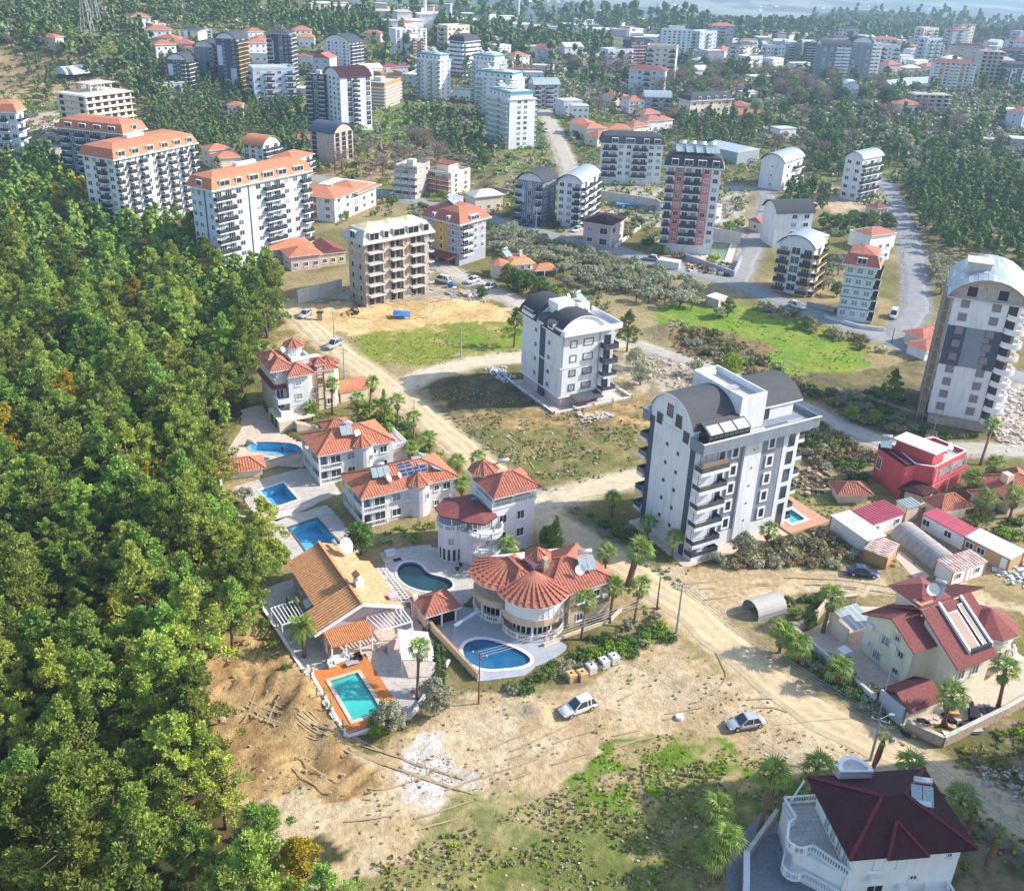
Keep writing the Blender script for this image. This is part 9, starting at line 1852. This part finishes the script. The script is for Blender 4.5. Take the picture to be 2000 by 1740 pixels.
# ------------------------------------------------------------------ planting
def tracks():
    rs=random.Random(8); k=0
    TR=[((980,1500),(1150,1440),(1330,1400),(1500,1370),(1640,1420)),((640,1600),(800,1580),(950,1530),(1150,1460),(1330,1420)),((560,1480),(640,1540),(760,1560),(900,1500),(1040,1440),(1250,1340)),((1180,1460),(1350,1400),(1440,1330),(1400,1260)),((700,1640),(860,1600),(1000,1550)),((1330,1150),(1500,1135),(1650,1140),(1800,1165)),((1360,1170),(1500,1150),(1700,1160)),((640,620),(760,630),(900,615)),((700,640),(820,605),(960,600))]
    for i in range(9): TR.append(tuple((430+i*26+34*j+6*j*j,1350+i*9+26*j) for j in range(6)))
    for i in range(6): TR.append(tuple((440+i*20-10*j,1330+22*j+i*4) for j in range(5)))
    TR.append(((1010,850),(1100,840),(1180,850),(1250,830))); TR.append(((960,830),(1020,870),(1060,930)))
    b=MB()
    for T in TR:
        P=[G(*p) for p in T]; P=[Vector((p.x,p.y)) for p in P]; F=[]
        for a,c in zip(P[:-1],P[1:]): n=max(2,int((c-a).length/.8)); F+=[a.lerp(c,j/n) for j in range(n)]
        for _ in range(8): F=[F[0]]+[(F[j-1]+F[j]*2+F[j+1])/4 for j in range(1,len(F)-1)]+[F[-1]]
        for off in(-.75,.75):
            pr=None; k+=1
            for j in range(1,len(F)-1):
                d=(F[j+1]-F[j-1]).normalized(); nn=Vector((-d.y,d.x)); c=F[j]+nn*(off+.15*noise.noise((j*.3,k,0))); w_=.11+.05*noise.noise((j*.5,k,3)); q=[(c.x+nn.x*s*w_,c.y+nn.y*s*w_,TH(c.x,c.y)+.09) for s in(-1,1)]
                if pr and noise.noise((j*.13,k*3.3,7))>.0: b.add([pr[0],q[0],q[1],pr[1]],[(0,1,2,3)])
                pr=q
    o=b.build('tyre_tracks',mat('pressed soil',(.36,.27,.155),.95,.25,1.5)); o['kind']='stuff'
def plants():
    allp=[]
    def plan(poly,sp,kinds,s0,s1,lab,group,seed,z=4,indiv=True,pad=1.2):
        P=[G2(px,py,z) for px,py in poly]
        for (x,y) in scatter(P,sp,seed):
            r=random.Random(int(x*131+y*17+seed)); k=r.choice(kinds); s=r.uniform(s0,s1)
            if s>.5 and y<420 and (not free(x,y,pad if s>.8 else .5,seed in(26,31,32,34,37))): continue
            if y<700 and onroad(x,y,.6 if s<.6 else 1.5): continue
            allp.append((x,y,k,s,lab,group,indiv))
    F1=((-120,300),(60,300),(150,345),(200,395),(300,430),(385,430),(395,470),(410,510),(480,520),(545,545),(560,590),(540,650),(500,690),(470,750),(470,800),(435,850),(410,900),(425,950),(500,1010),(515,1060),(520,1130),(505,1200),(440,1240),(390,1280),(350,1330),(355,1390),(400,1430),(440,1490),(490,1560),(540,1600),(590,1650),(640,1720),(690,1800),(-120,1800))
    plan(F1,5.0,['pine']*30+['ypine'],.70,1.38,'green pine among the dense pine wood along the left side','pines of the dense wood along the left side',1,5)
    plan(((270,190),(340,172),(430,180),(480,200),(470,320),(420,335),(385,290),(300,265)),5,['pine'],.6,.85,'dark green pine in the wood behind the orange-roofed blocks','pines behind the orange-roofed blocks',2,5)
    plan(((480,180),(560,190),(605,230),(600,300),(552,300),(490,255)),5.2,['pine'],.6,.85,'dark pine in the clump left of the raw arched building','pines left of the raw arched building',3,5)
    plan(((60,150),(135,160),(140,230),(70,235)),6.5,['pine'],.6,.85,'pine beside the bare hillside left of the concrete shell','pines left of the concrete shell',4,5)
    plan(((1640,240),(1700,250),(1720,300),(1760,330),(1700,310),(1640,290)),7,['pine','broad'],.6,.8,'','x',6,5)
    plan(((1735,380),(1760,345),(1830,320),(2060,370),(2060,520),(1930,490),(1850,470),(1790,440),(1760,420)),5.4,['fpine'],.8,1.2,'dark pine in the dense wood beside the asphalt road on the right','pines of the right-hand wood',7,5)
    plan(((1580,230),(1640,250),(1630,330),(1590,320)),5,['pine'],.65,.85,'dark pine left of the white building between the pines','pines left of the white building between the pines',8,5)
    plan(((1495,345),(1560,335),(1630,360),(1620,395),(1530,400),(1500,375)),5,['pine'],.6,.8,'pine in the clump in front of the white building with three small windows','pines in front of the building with three small windows',9,5)
    plan(((1320,215),(1430,215),(1470,250),(1470,285),(1400,285),(1330,260)),6,['pine'],.7,.9,'dark pine in the clump before the stone building with dormers','pines before the stone building with dormers',10,5)
    plan(((780,225),(860,225),(965,240),(985,290),(960,325),(860,300),(800,285)),6.5,['broad','pine','broad','olive'],.7,1.0,'garden tree below the turquoise-edged towers','trees of the garden below the turquoise-edged towers',11,3)
    plan(((955,455),(1020,450),(1100,485),(1200,505),(1290,535),(1390,575),(1385,600),(1290,590),(1200,575),(1130,560),(1060,535),(960,490)),3.9,['olive'],.8,1.15,'grey-green olive tree in the dense grove between the two roads','olive trees of the dense grove between the two roads',12,1.5)
    plan(((1460,130),(1560,150),(1650,165),(1700,190),(1760,195),(1770,235),(1640,230),(1540,225),(1440,170)),9,['olive','olive','broad','bare'],1.2,1.9,'','x',13,2)
    plan(((1560,250),(1720,240),(1800,240),(1900,280),(2060,330),(2060,380),(1880,345),(1800,330),(1660,330)),7,['broad','olive','pine','obroad'],.8,1.1,'','x',14,2)
    plan(((1850,225),(2060,240),(2060,340),(1920,300),(1840,260)),6,['olive'],.9,1.2,'','x',15,1.5)
    plan(((1060,130),(1230,140),(1440,140),(1450,205),(1310,215),(1230,190),(1060,160)),8.5,['olive','broad','bare','olive'],1.2,1.9,'','x',16,2)
    plan(((-80,30),(300,60),(320,130),(250,150),(60,110),(-80,100)),8,['pine','olive','olive','broad'],.8,1.3,'','x',17,2)
    plan(((1480,560),(1590,630),(1760,690),(1800,720),(1700,690),(1560,640),(1460,600)),3.2,['dbush','dbush','bbush','obush'],.9,1.7,'','scrub',18,.5)
    plan(((1290,640),(1440,655),(1520,720),(1620,790),(1800,840),(1950,850),(1800,860),(1640,830),(1540,780),(1440,730)),2.6,['dbush','obush','dbush','bush'],.7,1.6,'','scrub',19,.5)
    plan(((1560,820),(1680,850),(1720,900),(1700,950),(1620,920),(1560,880)),2.4,['dbush','obush','bush'],1.0,1.9,'','scrub',20,.5)
    plan(((1330,1060),(1450,1050),(1600,1035),(1760,1100),(1640,1106),(1400,1104)),1.9,['dbush','dbush','obush'],.6,1.3,'','scrub',21,.5)
    plan(((690,290),(870,300),(880,330),(760,360),(650,350)),7,['dbush','bare','olive','dbush'],.9,1.5,'','scrub',22,1)
    plan(((1590,770),(1760,760),(1800,830),(1690,820)),2.6,['bush','dbush','obush'],.9,1.5,'','scrub',23,.5)
    plan(((1850,1480),(2060,1380),(2060,1480),(1870,1510)),2.2,['dbush','bbush'],.5,.9,'','scrub',24,.3)
    plan(((1440,1180),(1600,1160),(1660,1180),(1560,1220),(1520,1250)),2.0,['bush','bush','bbush'],.7,1.3,'','scrub',25,.5)
    plan(((1530,1250),(1640,1300),(1730,1360),(1720,1400),(1600,1320)),1.4,['bush','bush','obush'],.9,1.4,'','scrub',26,.5)
    plan(((1150,1000),(1240,1020),(1310,1090),(1260,1100),(1160,1030)),2.1,['bush','bush','dbush'],.6,1.1,'','scrub',27,.5)
    plan(((1080,960),(1180,1000),(1160,1020),(1090,985)),2.2,['bbush','dbush'],.5,.8,'','scrub',28,.5)
    plan(((960,1330),(1040,1310),(1090,1290),(1230,1240),(1300,1215),(1310,1250),(1200,1290),(1100,1320),(1000,1360)),1.5,['bush','bush','bbush','obush'],.65,1.15,'','scrub',29,.5)
    plan(((1100,1230),(1200,1205),(1300,1190),(1300,1230),(1190,1250),(1110,1262)),2.2,['bush','obush'],.5,1.0,'','scrub',30,.3)
    plan(((690,760),(750,762),(900,875),(1000,965),(980,985),(860,890),(780,870),(690,810)),1.9,['bush','bbush'],.7,1.2,'','scrub',31,.5)
    plan(((740,1010),(850,985),(860,1040),(800,1060),(740,1070)),2.1,['bush','bbush','bush'],.5,1.0,'','scrub',32,.5)
    plan(((980,1070),(1100,1010),(1130,1060),(1060,1090)),2.4,['bush','broad'],.5,.9,'','scrub',33,.5)
    plan(((600,800),(760,770),(800,830),(700,850)),2.2,['bush','bbush'],.6,1.1,'','scrub',34,.5)
    plan(((500,1190),(560,1270),(620,1370),(580,1330),(470,1250)),2.5,['bush','bbush'],.4,.8,'','scrub',35,.3)
    plan(((1880,930),(2060,930),(2060,1080),(1950,1040),(1880,1000)),2.2,['bush','obush','bbush'],.8,1.5,'','scrub',36,.5)
    plan(((1750,985),(1850,985),(1960,1050),(1900,1030)),2.0,['bush','obush'],.8,1.3,'','scrub',37,.5)
    plan(((1460,440),(1500,400),(1520,440),(1480,520)),3,['bush','olive'],.7,1.1,'','scrub',38,1)
    plan(((1585,500),(1640,500),(1640,590),(1590,570)),4,['olive','broad','obush'],.7,1.1,'tree in the garden between the two tall blocks by the road','garden trees between the two tall blocks',39,1)
    plan(((1590,440),(1740,430),(1740,460),(1600,470)),4.5,['broad','olive'],.6,.9,'small tree in the gardens beyond the red mansard building','garden trees beyond the red mansard building',40,1)
    plan(((1800,500),(1860,520),(1850,590),(1800,560)),4,['olive'],1.0,1.4,'olive tree between the road and the tower under construction','olive trees left of the tower under construction',41,1)
    plan(((620,370),(700,395),(680,440),(660,440)),5,['olive','dbush'],.8,1.2,'','scrub',42,1)
    plan(((840,530),(950,580),(1000,590),(1090,580),(1040,560),(950,550),(880,510)),2.3,['bush','bbush','broad'],.6,1.0,'','scrub',43,.6)
    plan(((1060,540),(1200,580),(1190,610),(1100,600)),3,['bbush','bush','obush'],.7,1.2,'','scrub',44,.6)
    plan(((1000,370),(1180,440),(1160,460),(1010,420)),4,['olive','dbush'],.5,.8,'','scrub',45,.6)
    # far mixed cover
    plan(((-60,110),(300,125),(700,110),(1250,120),(2080,150),(2080,400),(1780,420),(1480,360),(1400,560),(1000,440),(860,500),(600,360),(400,330),(-60,300)),5.6,['dbush','obush','bush','bbush'],.9,2.2,'','scrub',70,.6)
    plan(((-100,40),(520,90),(900,100),(1250,150),(1500,150),(2080,170),(2080,370),(1700,360),(1480,300),(1200,250),(1060,190),(760,180),(600,100),(300,120),(-100,160)),19,['olive','broad','pine','bare','olive'],1.0,1.5,'','x',46,2)
    plan(((1400,100),(2080,150),(2080,370),(1700,360),(1500,300),(1420,200)),11,['olive','broad','olive','obroad'],.8,1.3,'','x',47,2)
    plan(((420,100),(760,90),(860,120),(1250,130),(1250,240),(1080,260),(760,130),(600,130)),15,['olive','broad','bare'],.8,1.3,'','x',48,2)
    trees3=[]; cnt={}
    limit={'pine':298,'olive':290,'broad':120,'bush':285,'bare':60}
    fam={'pine':'pine','fpine':'pine','ypine':'pine','olive':'olive','broad':'broad','obroad':'broad','bush':'bush','bbush':'bush','dbush':'bush','obush':'bush','bare':'bare','bbroad':'broad'}
    allp.sort(key=lambda q: math.hypot(q[0],q[1])/q[3])
    rest=[]; fol=[PINEM,YELLM,OLIVM,BROADM,BRIGHTM,DRYM,BAREM,PINEF]
    mi={'pine':0,'fpine':7,'ypine':1,'olive':2,'broad':3,'obroad':2,'bush':3,'bbush':4,'dbush':5,'obush':2,'bare':6,'bbroad':4}
    grp={'x':'trees scattered over the middle distance','scrub':'bushes of the scrub and gardens'}
    lab0={'pine':'dark pine among the mixed trees of the middle distance','olive':'grey-green olive among the mixed trees of the middle distance','broad':'leafy tree among the mixed trees of the middle distance','bare':'leafless grey tree among the mixed trees of the middle distance'}
    bl={'bush':'dark green bush in the gardens and hedges','bbush':'bright green bush among the scrub and hedges','dbush':'dry brown bush on the open scrub ground','obush':'grey-green bush on the open scrub ground'}
    for x,y,k,s,lab,g,ind in allp:
        if k=='pine' and y>330: k='fpine'
        f_=fam[k]; c=proj((x,y,TH(x,y)+1.5))
        if c[0]<-60 or c[0]>2060 or c[1]>1800: 
            if f_!='pine' or c[0]>2060: continue
        if cnt.get(f_,0)<limit[f_]:
            cnt[f_]=cnt.get(f_,0)+1
            sz='tall' if s>.98 else 'middling' if s>.8 else 'low'
            nm={'pine':'green pine','fpine':'dark pine','ypine':'yellowing pine','olive':'grey-green olive','broad':'leafy dark tree','obroad':'greyish leafy tree','bare':'leafless tree','bush':'dark green bush','bbush':'bright green bush','dbush':'dry brown bush','obush':'grey-green bush'}[k]
            c=proj((x,y,TH(x,y)+3)); l=sz+' '+nm+(' of the left wood,' if (f_=='pine' and g.startswith('pines of the dense')) else ' of the olive grove,' if g.startswith('olive trees of the dense') else '')+' '+where(*c[:2])[0]; gg=nm+'s '+where(*c[:2])[0]
            tree(k,x,y,s,l,gg,random.Random(int(x*77+y)))
        else: rest.append((x,y,TH(x,y)-.1,s*(1 if f_!='bush' else .55),'pine' if f_=='pine' else 'small' if f_=='bush' else 'round',mi[k]))
    print('plants',cnt,'rest',len(rest))
    mass('distant_trees',rest,fol)
    # far woods: hill, belts and plain
    far=[]
    tracks()
    def wood(poly,sp,kinds,s0,s1,seed,thr=0,noi=30):
        rs=np.random.RandomState(seed)
        c=[GT(px,py) for px,py in poly]; P=[(p.x,p.y) for p in c]
        for (x,y) in scatter(P,sp,seed):
            if thr and fbm(np.array([x/noi]),np.array([y/noi]),seed)[0]<thr: continue
            if not free(x,y,1.5): continue
            if y<700 and onroad(x,y,1.5): continue
            k,m=kinds[rs.randint(len(kinds))]; far.append((x,y,TH(x,y)-.2,rs.uniform(s0,s1),'fp' if k=='pine' else k,m))
    wood(((-60,6),(100,2),(300,0),(440,2),(560,18),(640,40),(700,58),(740,80),(620,76),(540,62),(430,56),(330,45),(240,70),(120,60),(-60,50)),6.5,[('pine',7),('pine',7),('pine',7),('round',2)],.8,1.25,51,.38)
    wood(((-60,50),(120,60),(240,75),(330,50),(430,70),(300,110),(260,160),(150,150),(60,105),(-60,100)),8.5,[('round',2),('round',3),('pine',7)],.9,1.5,52,.42)
    wood(((130,100),(300,120),(330,175),(270,200),(150,150)),6,[('pine',7),('pine',7),('round',2)],.8,1.2,60,.3)
    wood(((600,44),(700,40),(760,58),(760,82),(650,80),(600,62)),7,[('pine',7),('cone',7)],1.0,1.4,53)
    wood(((840,82),(865,68),(960,78),(1060,86),(1180,96),(1200,112),(1100,112),(980,108),(880,100)),6.5,[('cone',7),('cone',7),('pine',7)],1.15,1.7,54)
    wood(((1240,52),(1330,54),(1460,58),(1580,68),(1570,78),(1440,74),(1310,70)),10,[('pine',7),('cone',7)],1.2,1.9,55)
    wood(((560,84),(900,112),(1230,130),(1480,130),(2060,160),(2060,210),(1500,160),(1240,160),(900,150),(600,110)),15,[('round',2),('round',3),('pine',7),('round',6)],1.1,2.0,56,.4)
    wood(((700,20),(1200,50),(2060,90),(2060,130),(1200,110),(900,75),(700,45)),30,[('round',3),('pine',7),('round',7)],1.3,2.2,57,.52,90)
    wood(((560,60),(760,30),(1000,26),(1240,50),(1400,80),(1000,60)),34,[('round',7),('pine',7)],2,4,59,.45,140)
    wood(((1400,84),(1560,50),(1640,30),(1740,28),(1860,36),(2080,56),(2080,96),(1800,84),(1560,80)),15,[('round',7),('pine',7)],1.6,2.6,58)
    print('far',len(far)); mass('far_woods',far,fol)
    # undergrowth: tufts on the open ground
    tufts=[]; rs=np.random.RandomState(3)
    def tuft(poly,sp,mis,s0,s1,seed,thr=.45,noi=3.0):
        for (x,y) in scatter(PX(*poly),sp,seed,.5):
            if fbm(np.array([x/noi]),np.array([y/noi]),seed)[0]<thr: continue
            if onroad(x,y,-.4) or not free(x,y,.2): continue
            tufts.append((x,y,TH(x,y)+.02,rs.uniform(s0,s1),mis[rs.randint(len(mis))]))
    tuft(((1050,1560),(1250,1500),(1500,1480),(1600,1560),(1560,1640),(1380,1740),(1250,1800),(650,1800),(700,1700),(850,1640)),.62,[5,5,4,2,3],.10,.30,61,.42)
    tuft(((1120,1490),(1300,1435),(1540,1490),(1600,1540),(1420,1520),(1300,1540),(1130,1560)),.5,[4,4,3],.08,.22,62,.5,2)
    tuft(((560,1300),(1300,1250),(1800,1500),(1500,1480),(1000,1600),(640,1700),(440,1450)),1.3,[5,2,4],.08,.20,63,.52)
    tuft(((800,750),(1280,800),(1210,945),(1060,965),(960,900)),.85,[5,2,3,5,4],.12,.36,64,.5)
    tuft(((660,665),(1040,640),(1030,690),(790,725)),1.1,[4,2,5],.10,.28,65,.5)
    tuft(((1280,600),(1560,625),(1700,712),(1580,790),(1440,655)),1.3,[4,4,3],.1,.3,66,.55)
    tuft(((1300,640),(1510,700),(1640,850),(1320,690)),1.1,[5,2,5,3],.2,.6,67,.4)
    tuft(((1700,1550),(2050,1400),(2200,1800),(1800,1700)),.9,[5,3,4],.1,.4,68,.45)
    tuft(((1270,1110),(1600,1030),(1780,1110)),.8,[5,4,3],.15,.4,69,.4)
    tuft(((1450,1030),(1530,940),(1760,960),(1600,1060)),.9,[4,5,2],.1,.3,70,.5)
    tuft(((1240,1100),(1350,1110),(1320,1200),(1290,1240),(1150,1080)),.9,[4,5,3],.15,.4,71,.45)
    tuft(((340,1300),(520,1190),(560,1300),(420,1300)),.9,[3,4,5],.1,.4,72,.45)
    tuft(((0,430),(560,600),(480,770),(440,960),(520,1230),(360,1400),(520,1600),(640,1800),(-60,1800),(-60,430)),2.0,[5,3,4],.3,.7,73,.5)
    print('tufts',len(tufts))
    T=[leaf_quads(np.random.RandomState(90+i),np.array([[0,0,.25],[.35,.1,.2],[-.25,.3,.2]]),[.7,.5,.5],6,.30,up=.5,jit=.6) for i in range(6)]
    Q=[];M=[]
    for i,(x,y,z,s,m) in enumerate(tufts):
        a=(i*2.399)%6.283; c,sn=math.cos(a),math.sin(a); Q.append(T[i%6]@np.array([[c,sn,0],[-sn,c,0],[0,0,1]])*s*1.3+np.array([x,y,z])); M.append(np.full(18,m))
    o=put('weeds_and_grass',quads_mesh('weeds_and_grass',np.concatenate(Q),fol,np.concatenate(M))); o['kind']='stuff'
    # single trees and palms that the photo shows clearly
    def T_(k,px,py,s,l,**kw): p=G(px,py,0); return tree(k,p.x,p.y,s,l,**kw)
    T_('pine',1224,690,1.0,'tall spreading pine beside the road right of the white navy-roofed block'); T_('pine',1003,682,.85,'dark pine on the lane left of the white navy-roofed block')
    T_('conifer',1083,1085,.95,'bright green conifer between the dark-red-roofed villa and the shaded road'); T_('conifer',752,832,1.1,'feathery young conifer among the palms along the dirt road')
    T_('pine',1727,800,.85,'pine in the shade left of the tower under construction'); T_('bbroad',1661,826,.6,'bright green young tree beside the road behind the big grey block'); T_('bbroad',1703,832,.5,'small bright tree right of the young one behind the big grey block')
    T_('bbroad',1425,745,1.0,'round bright green tree directly behind the roof of the big grey block'); T_('obroad',1250,755,1.0,'grey-green olive-like tree right of the white navy-roofed block'); T_('obroad',1240,722,.8,'pale olive-like tree close to the road right of the white navy-roofed block'); T_('olive',1355,735,1.0,'small olive in the rubble behind the big grey block')
    T_('olive',1326,605,1.5,'lone dark olive at the grove corner on the bright field'); T_('broad',1420,622,.75,'round dark bush-like tree on the bright green field'); T_('olive',1404,626,.9,'small silver olive left of the round tree on the bright field'); T_('broad',1575,645,.6,'round dark green tree on the field edge under the yellow-balcony tower')
    T_('bare',948,405,1.3,'large leafless tree beside the cream and orange apartment house'); T_('bare',655,352,1.1,'leafless tree in front of the raw arched building'); T_('bbroad',676,440,.5,'bright yellow-green tree in front of the white villa block'); T_('bbroad',866,402,.6,'bright green small tree below the cream and orange apartment house')
    T_('broad',705,1085,.9,'dense dark tree between the lower drained pool and the kidney-shaped pool'); T_('bbroad',538,1120,.85,'leafy round tree at the upper left corner of the tan tiled villa'); T_('cypress',565,1208,.55,'thin cypress beside the left pergola'); T_('conifer',582,1212,.6,'grey-green young conifer beside the left pergola')
    T_('cypress',853,1352,1.05,'tall dark cypress beside the white carport'); T_('cypress',864,1345,.95,'second cypress close against the tall one beside the white carport'); T_('obroad',760,1435,.75,'sprawling leafy shrub at the lower edge of the turquoise pool'); T_('obroad',848,1400,.8,'sprawling silver shrub in front of the white carport'); T_('bbroad',735,1440,.5,'yellow-green shrub at the pool corner')
    T_('obroad',1450,1090,.7,'yellow-flecked citrus shrub in front of the big grey block'); T_('olive',478,985,.8,'small silver olive beside the upper drained pool'); T_('ypine',468,650,1.15,'big golden-yellow pine at the edge of the left wood'); T_('pine',535,605,.95,'green pine below the long nine-storey block beside the golden pine'); T_('broad',940,590,.6,'small dark tree beside the hedge road'); T_('pine',395,925,1.05,'tall pine with bare leaning trunk beside the low red-tiled pavilion')
    T_('broad',1580,1230,.4,'dark shrub beside the tunnel shelter'); T_('broad',1290,330,.8,'dark tree behind the salmon and grey tower') if False else None
    PL=[(649,751,6.2,(649,812),'palm in front of the H villa'),(727,749,6.5,(722,815),'tall palm beside the dirt road, left of the feathery conifer'),(698,779,5.5,None,'palm between the H villa and the garden house'),(776,784,5.5,None,'palm right of the feathery conifer'),(808,817,5.2,None,'palm beside the dirt road right of the upper hip-roofed villa'),(839,856,4.5,None,'low palm right of the upper hip-roofed villa, nearest the road'),(802,877,4.5,None,'low palm at the right end of the upper hip-roofed villa'),
        (895,902,4.5,None,'palm behind the solar panels of the middle villa'),(935,895,4.2,None,'palm behind the turret of the dark-red-roofed villa'),(902,945,3.8,None,'palm left of the turret of the dark-red-roofed villa'),(992,1067,4.2,None,'palm in front of the dark-red-roofed villa'),(1197,975,3.2,None,'shaded palm at the left foot of the big grey block'),(1267,1022,3.0,None,'shaded palm under the left wall of the big grey block'),(1185,1080,3.6,None,'palm behind the water tank of the beige villa'),
        (1147,1172,5.2,(1135,1252),'slim palm in front of the beige villa windows'),(1200,1145,5,(1190,1217),'slim palm at the right corner of the beige villa'),(1252,1145,5,(1237,1226),'slim palm on the lawn right of the beige villa'),(819,1267,5.2,(815,1365),'tall palm beside the round bistro table'),(1317,1052,3.4,None,'palm at the front corner of the big grey block'),(1502,1035,2.2,None,'small palm in front of the big grey block'),
        (1626,1168,4.5,(1607,1235),'palm in the upper garden of the cream gabled villa'),(1529,1239,3,None,'low dark palm beside the tunnel shelter'),(1561,1262,2.6,None,'low dark palm behind the garden wall'),(1640,1306,2.8,None,'dark low palm below the cream gable wall'),(1860,1360,4.5,(1841,1418),'bushy palm in front of the garage of the cream gabled villa'),(1964,1307,4.8,(1948,1385),'large bushy palm at the right corner of the cream gabled villa'),
        (1509,1515,5,(1485,1622),'large palm left of the roof box of the bottom-right villa'),(1415,1639,4.6,(1402,1715),'glossy bright palm at the terrace of the bottom-right villa'),(1402,1578,4,None,'dark palm behind the glossy bright palm'),(1597,1499,4,None,'palm directly behind the maroon roof'),(1780,1499,3.2,None,'palm at the right rear of the maroon roof'),(1876,1562,3.6,None,'dark palm in the shade right of the maroon roof'),(1395,1665,3,None,'dark low palm left of the glossy bright one'),
        (1939,834,5.4,(1914,910),'tall bushy palm right of the raspberry red house'),(1944,908,4.4,None,'bushy palm below the tall one right of the raspberry red house'),(1928,975,4,None,'bushy palm left of the cream arched house'),(1984,971,4,None,'bushy palm at the right photo edge by the cream arched house'),(1901,935,3,None,'small palm at the corner of the raspberry red house')]
    for i,(px,py,h,base,l) in enumerate(PL):
        big=px>1380 and py>1150 or px>1890
        palm(px,py,h,l+(' tree' if 'palm tree' not in l and False else ''),fat=1.0 if not big else 1.3,n=20 if not big else 22,s=.95 if not big else 1.15,skirt=.6 if px<1350 else .8,seed=i,base=base)
    palm(1250,1075,6.0,'thick-skirted palm leaning over the dirt road behind the beige villa',fat=2.6,n=24,s=1.3,skirt=1,seed=77,base=(1228,1145))
    palm(591,1229,3.6,'feathery date palm beside the left pergola of the tan tiled villa',fat=1.2,n=26,kind='feather',s=.95,skirt=0,seed=78,base=(595,1283)); palm(610,803,2.2,'low clump of banana-like fronds at the H villa entrance',fat=1.2,n=26,kind='feather',s=.9,skirt=0,seed=79); palm(1042,1560,.3,'x') if False else None
    for px,py in((1704,1500),(1880,1640),(1925,1690)):
        p=G(px,py,0); t=thing('palm_tree','thin palm trunk with drooping top in the shade '+('behind the lamp pole' if px<1800 else 'right of the bottom-right villa'+(', lower one' if px>1900 else ', upper one')),'palm tree',(p.x,p.y,0)); b=MB(); b.tube([(0,0,-.2),(.3,.1,1.6),(.5,.2,3.4),(.6,.3,4.0)],[.2,.34,.3,.1],8); b.build('trunk',SKIRT,t)
        for k in range(9): o=put('frond',FAN[k%3],t,(.6,.3,3.9)); o.rotation_euler=(0,-1.2+.22*k,k*2.4); o.scale=(.6,.6,.6)
# ------------------------------------------------------------------ haze
def haze():
    zt=max(CAM_H+4,float(ZG.max())+40)
    b=MB(); b.box(-5250,10,float(ZG.min())-2,6250,9250,zt); m=bpy.data.materials.new('haze'); m.use_nodes=True; N=m.node_tree.nodes; N.remove(N['Principled BSDF']); v=N.new('ShaderNodeVolumePrincipled'); v.inputs['Color'].default_value=(.42,.60,.84,1); v.inputs['Density'].default_value=HAZE; v.inputs['Anisotropy'].default_value=.2; m.node_tree.links.new(v.outputs[0],N['Material Output'].inputs['Volume'])
    o=b.build('haze',m); o['kind']='stuff'
HAZE=.0002
build_towers(); near_grey_tower(); near_white_tower(); right_tower(); concrete_frame_block(); yellow_block()
villas(); villas_right(); grounds(); props(); houses(); plants()
terrain(); roads(); haze()
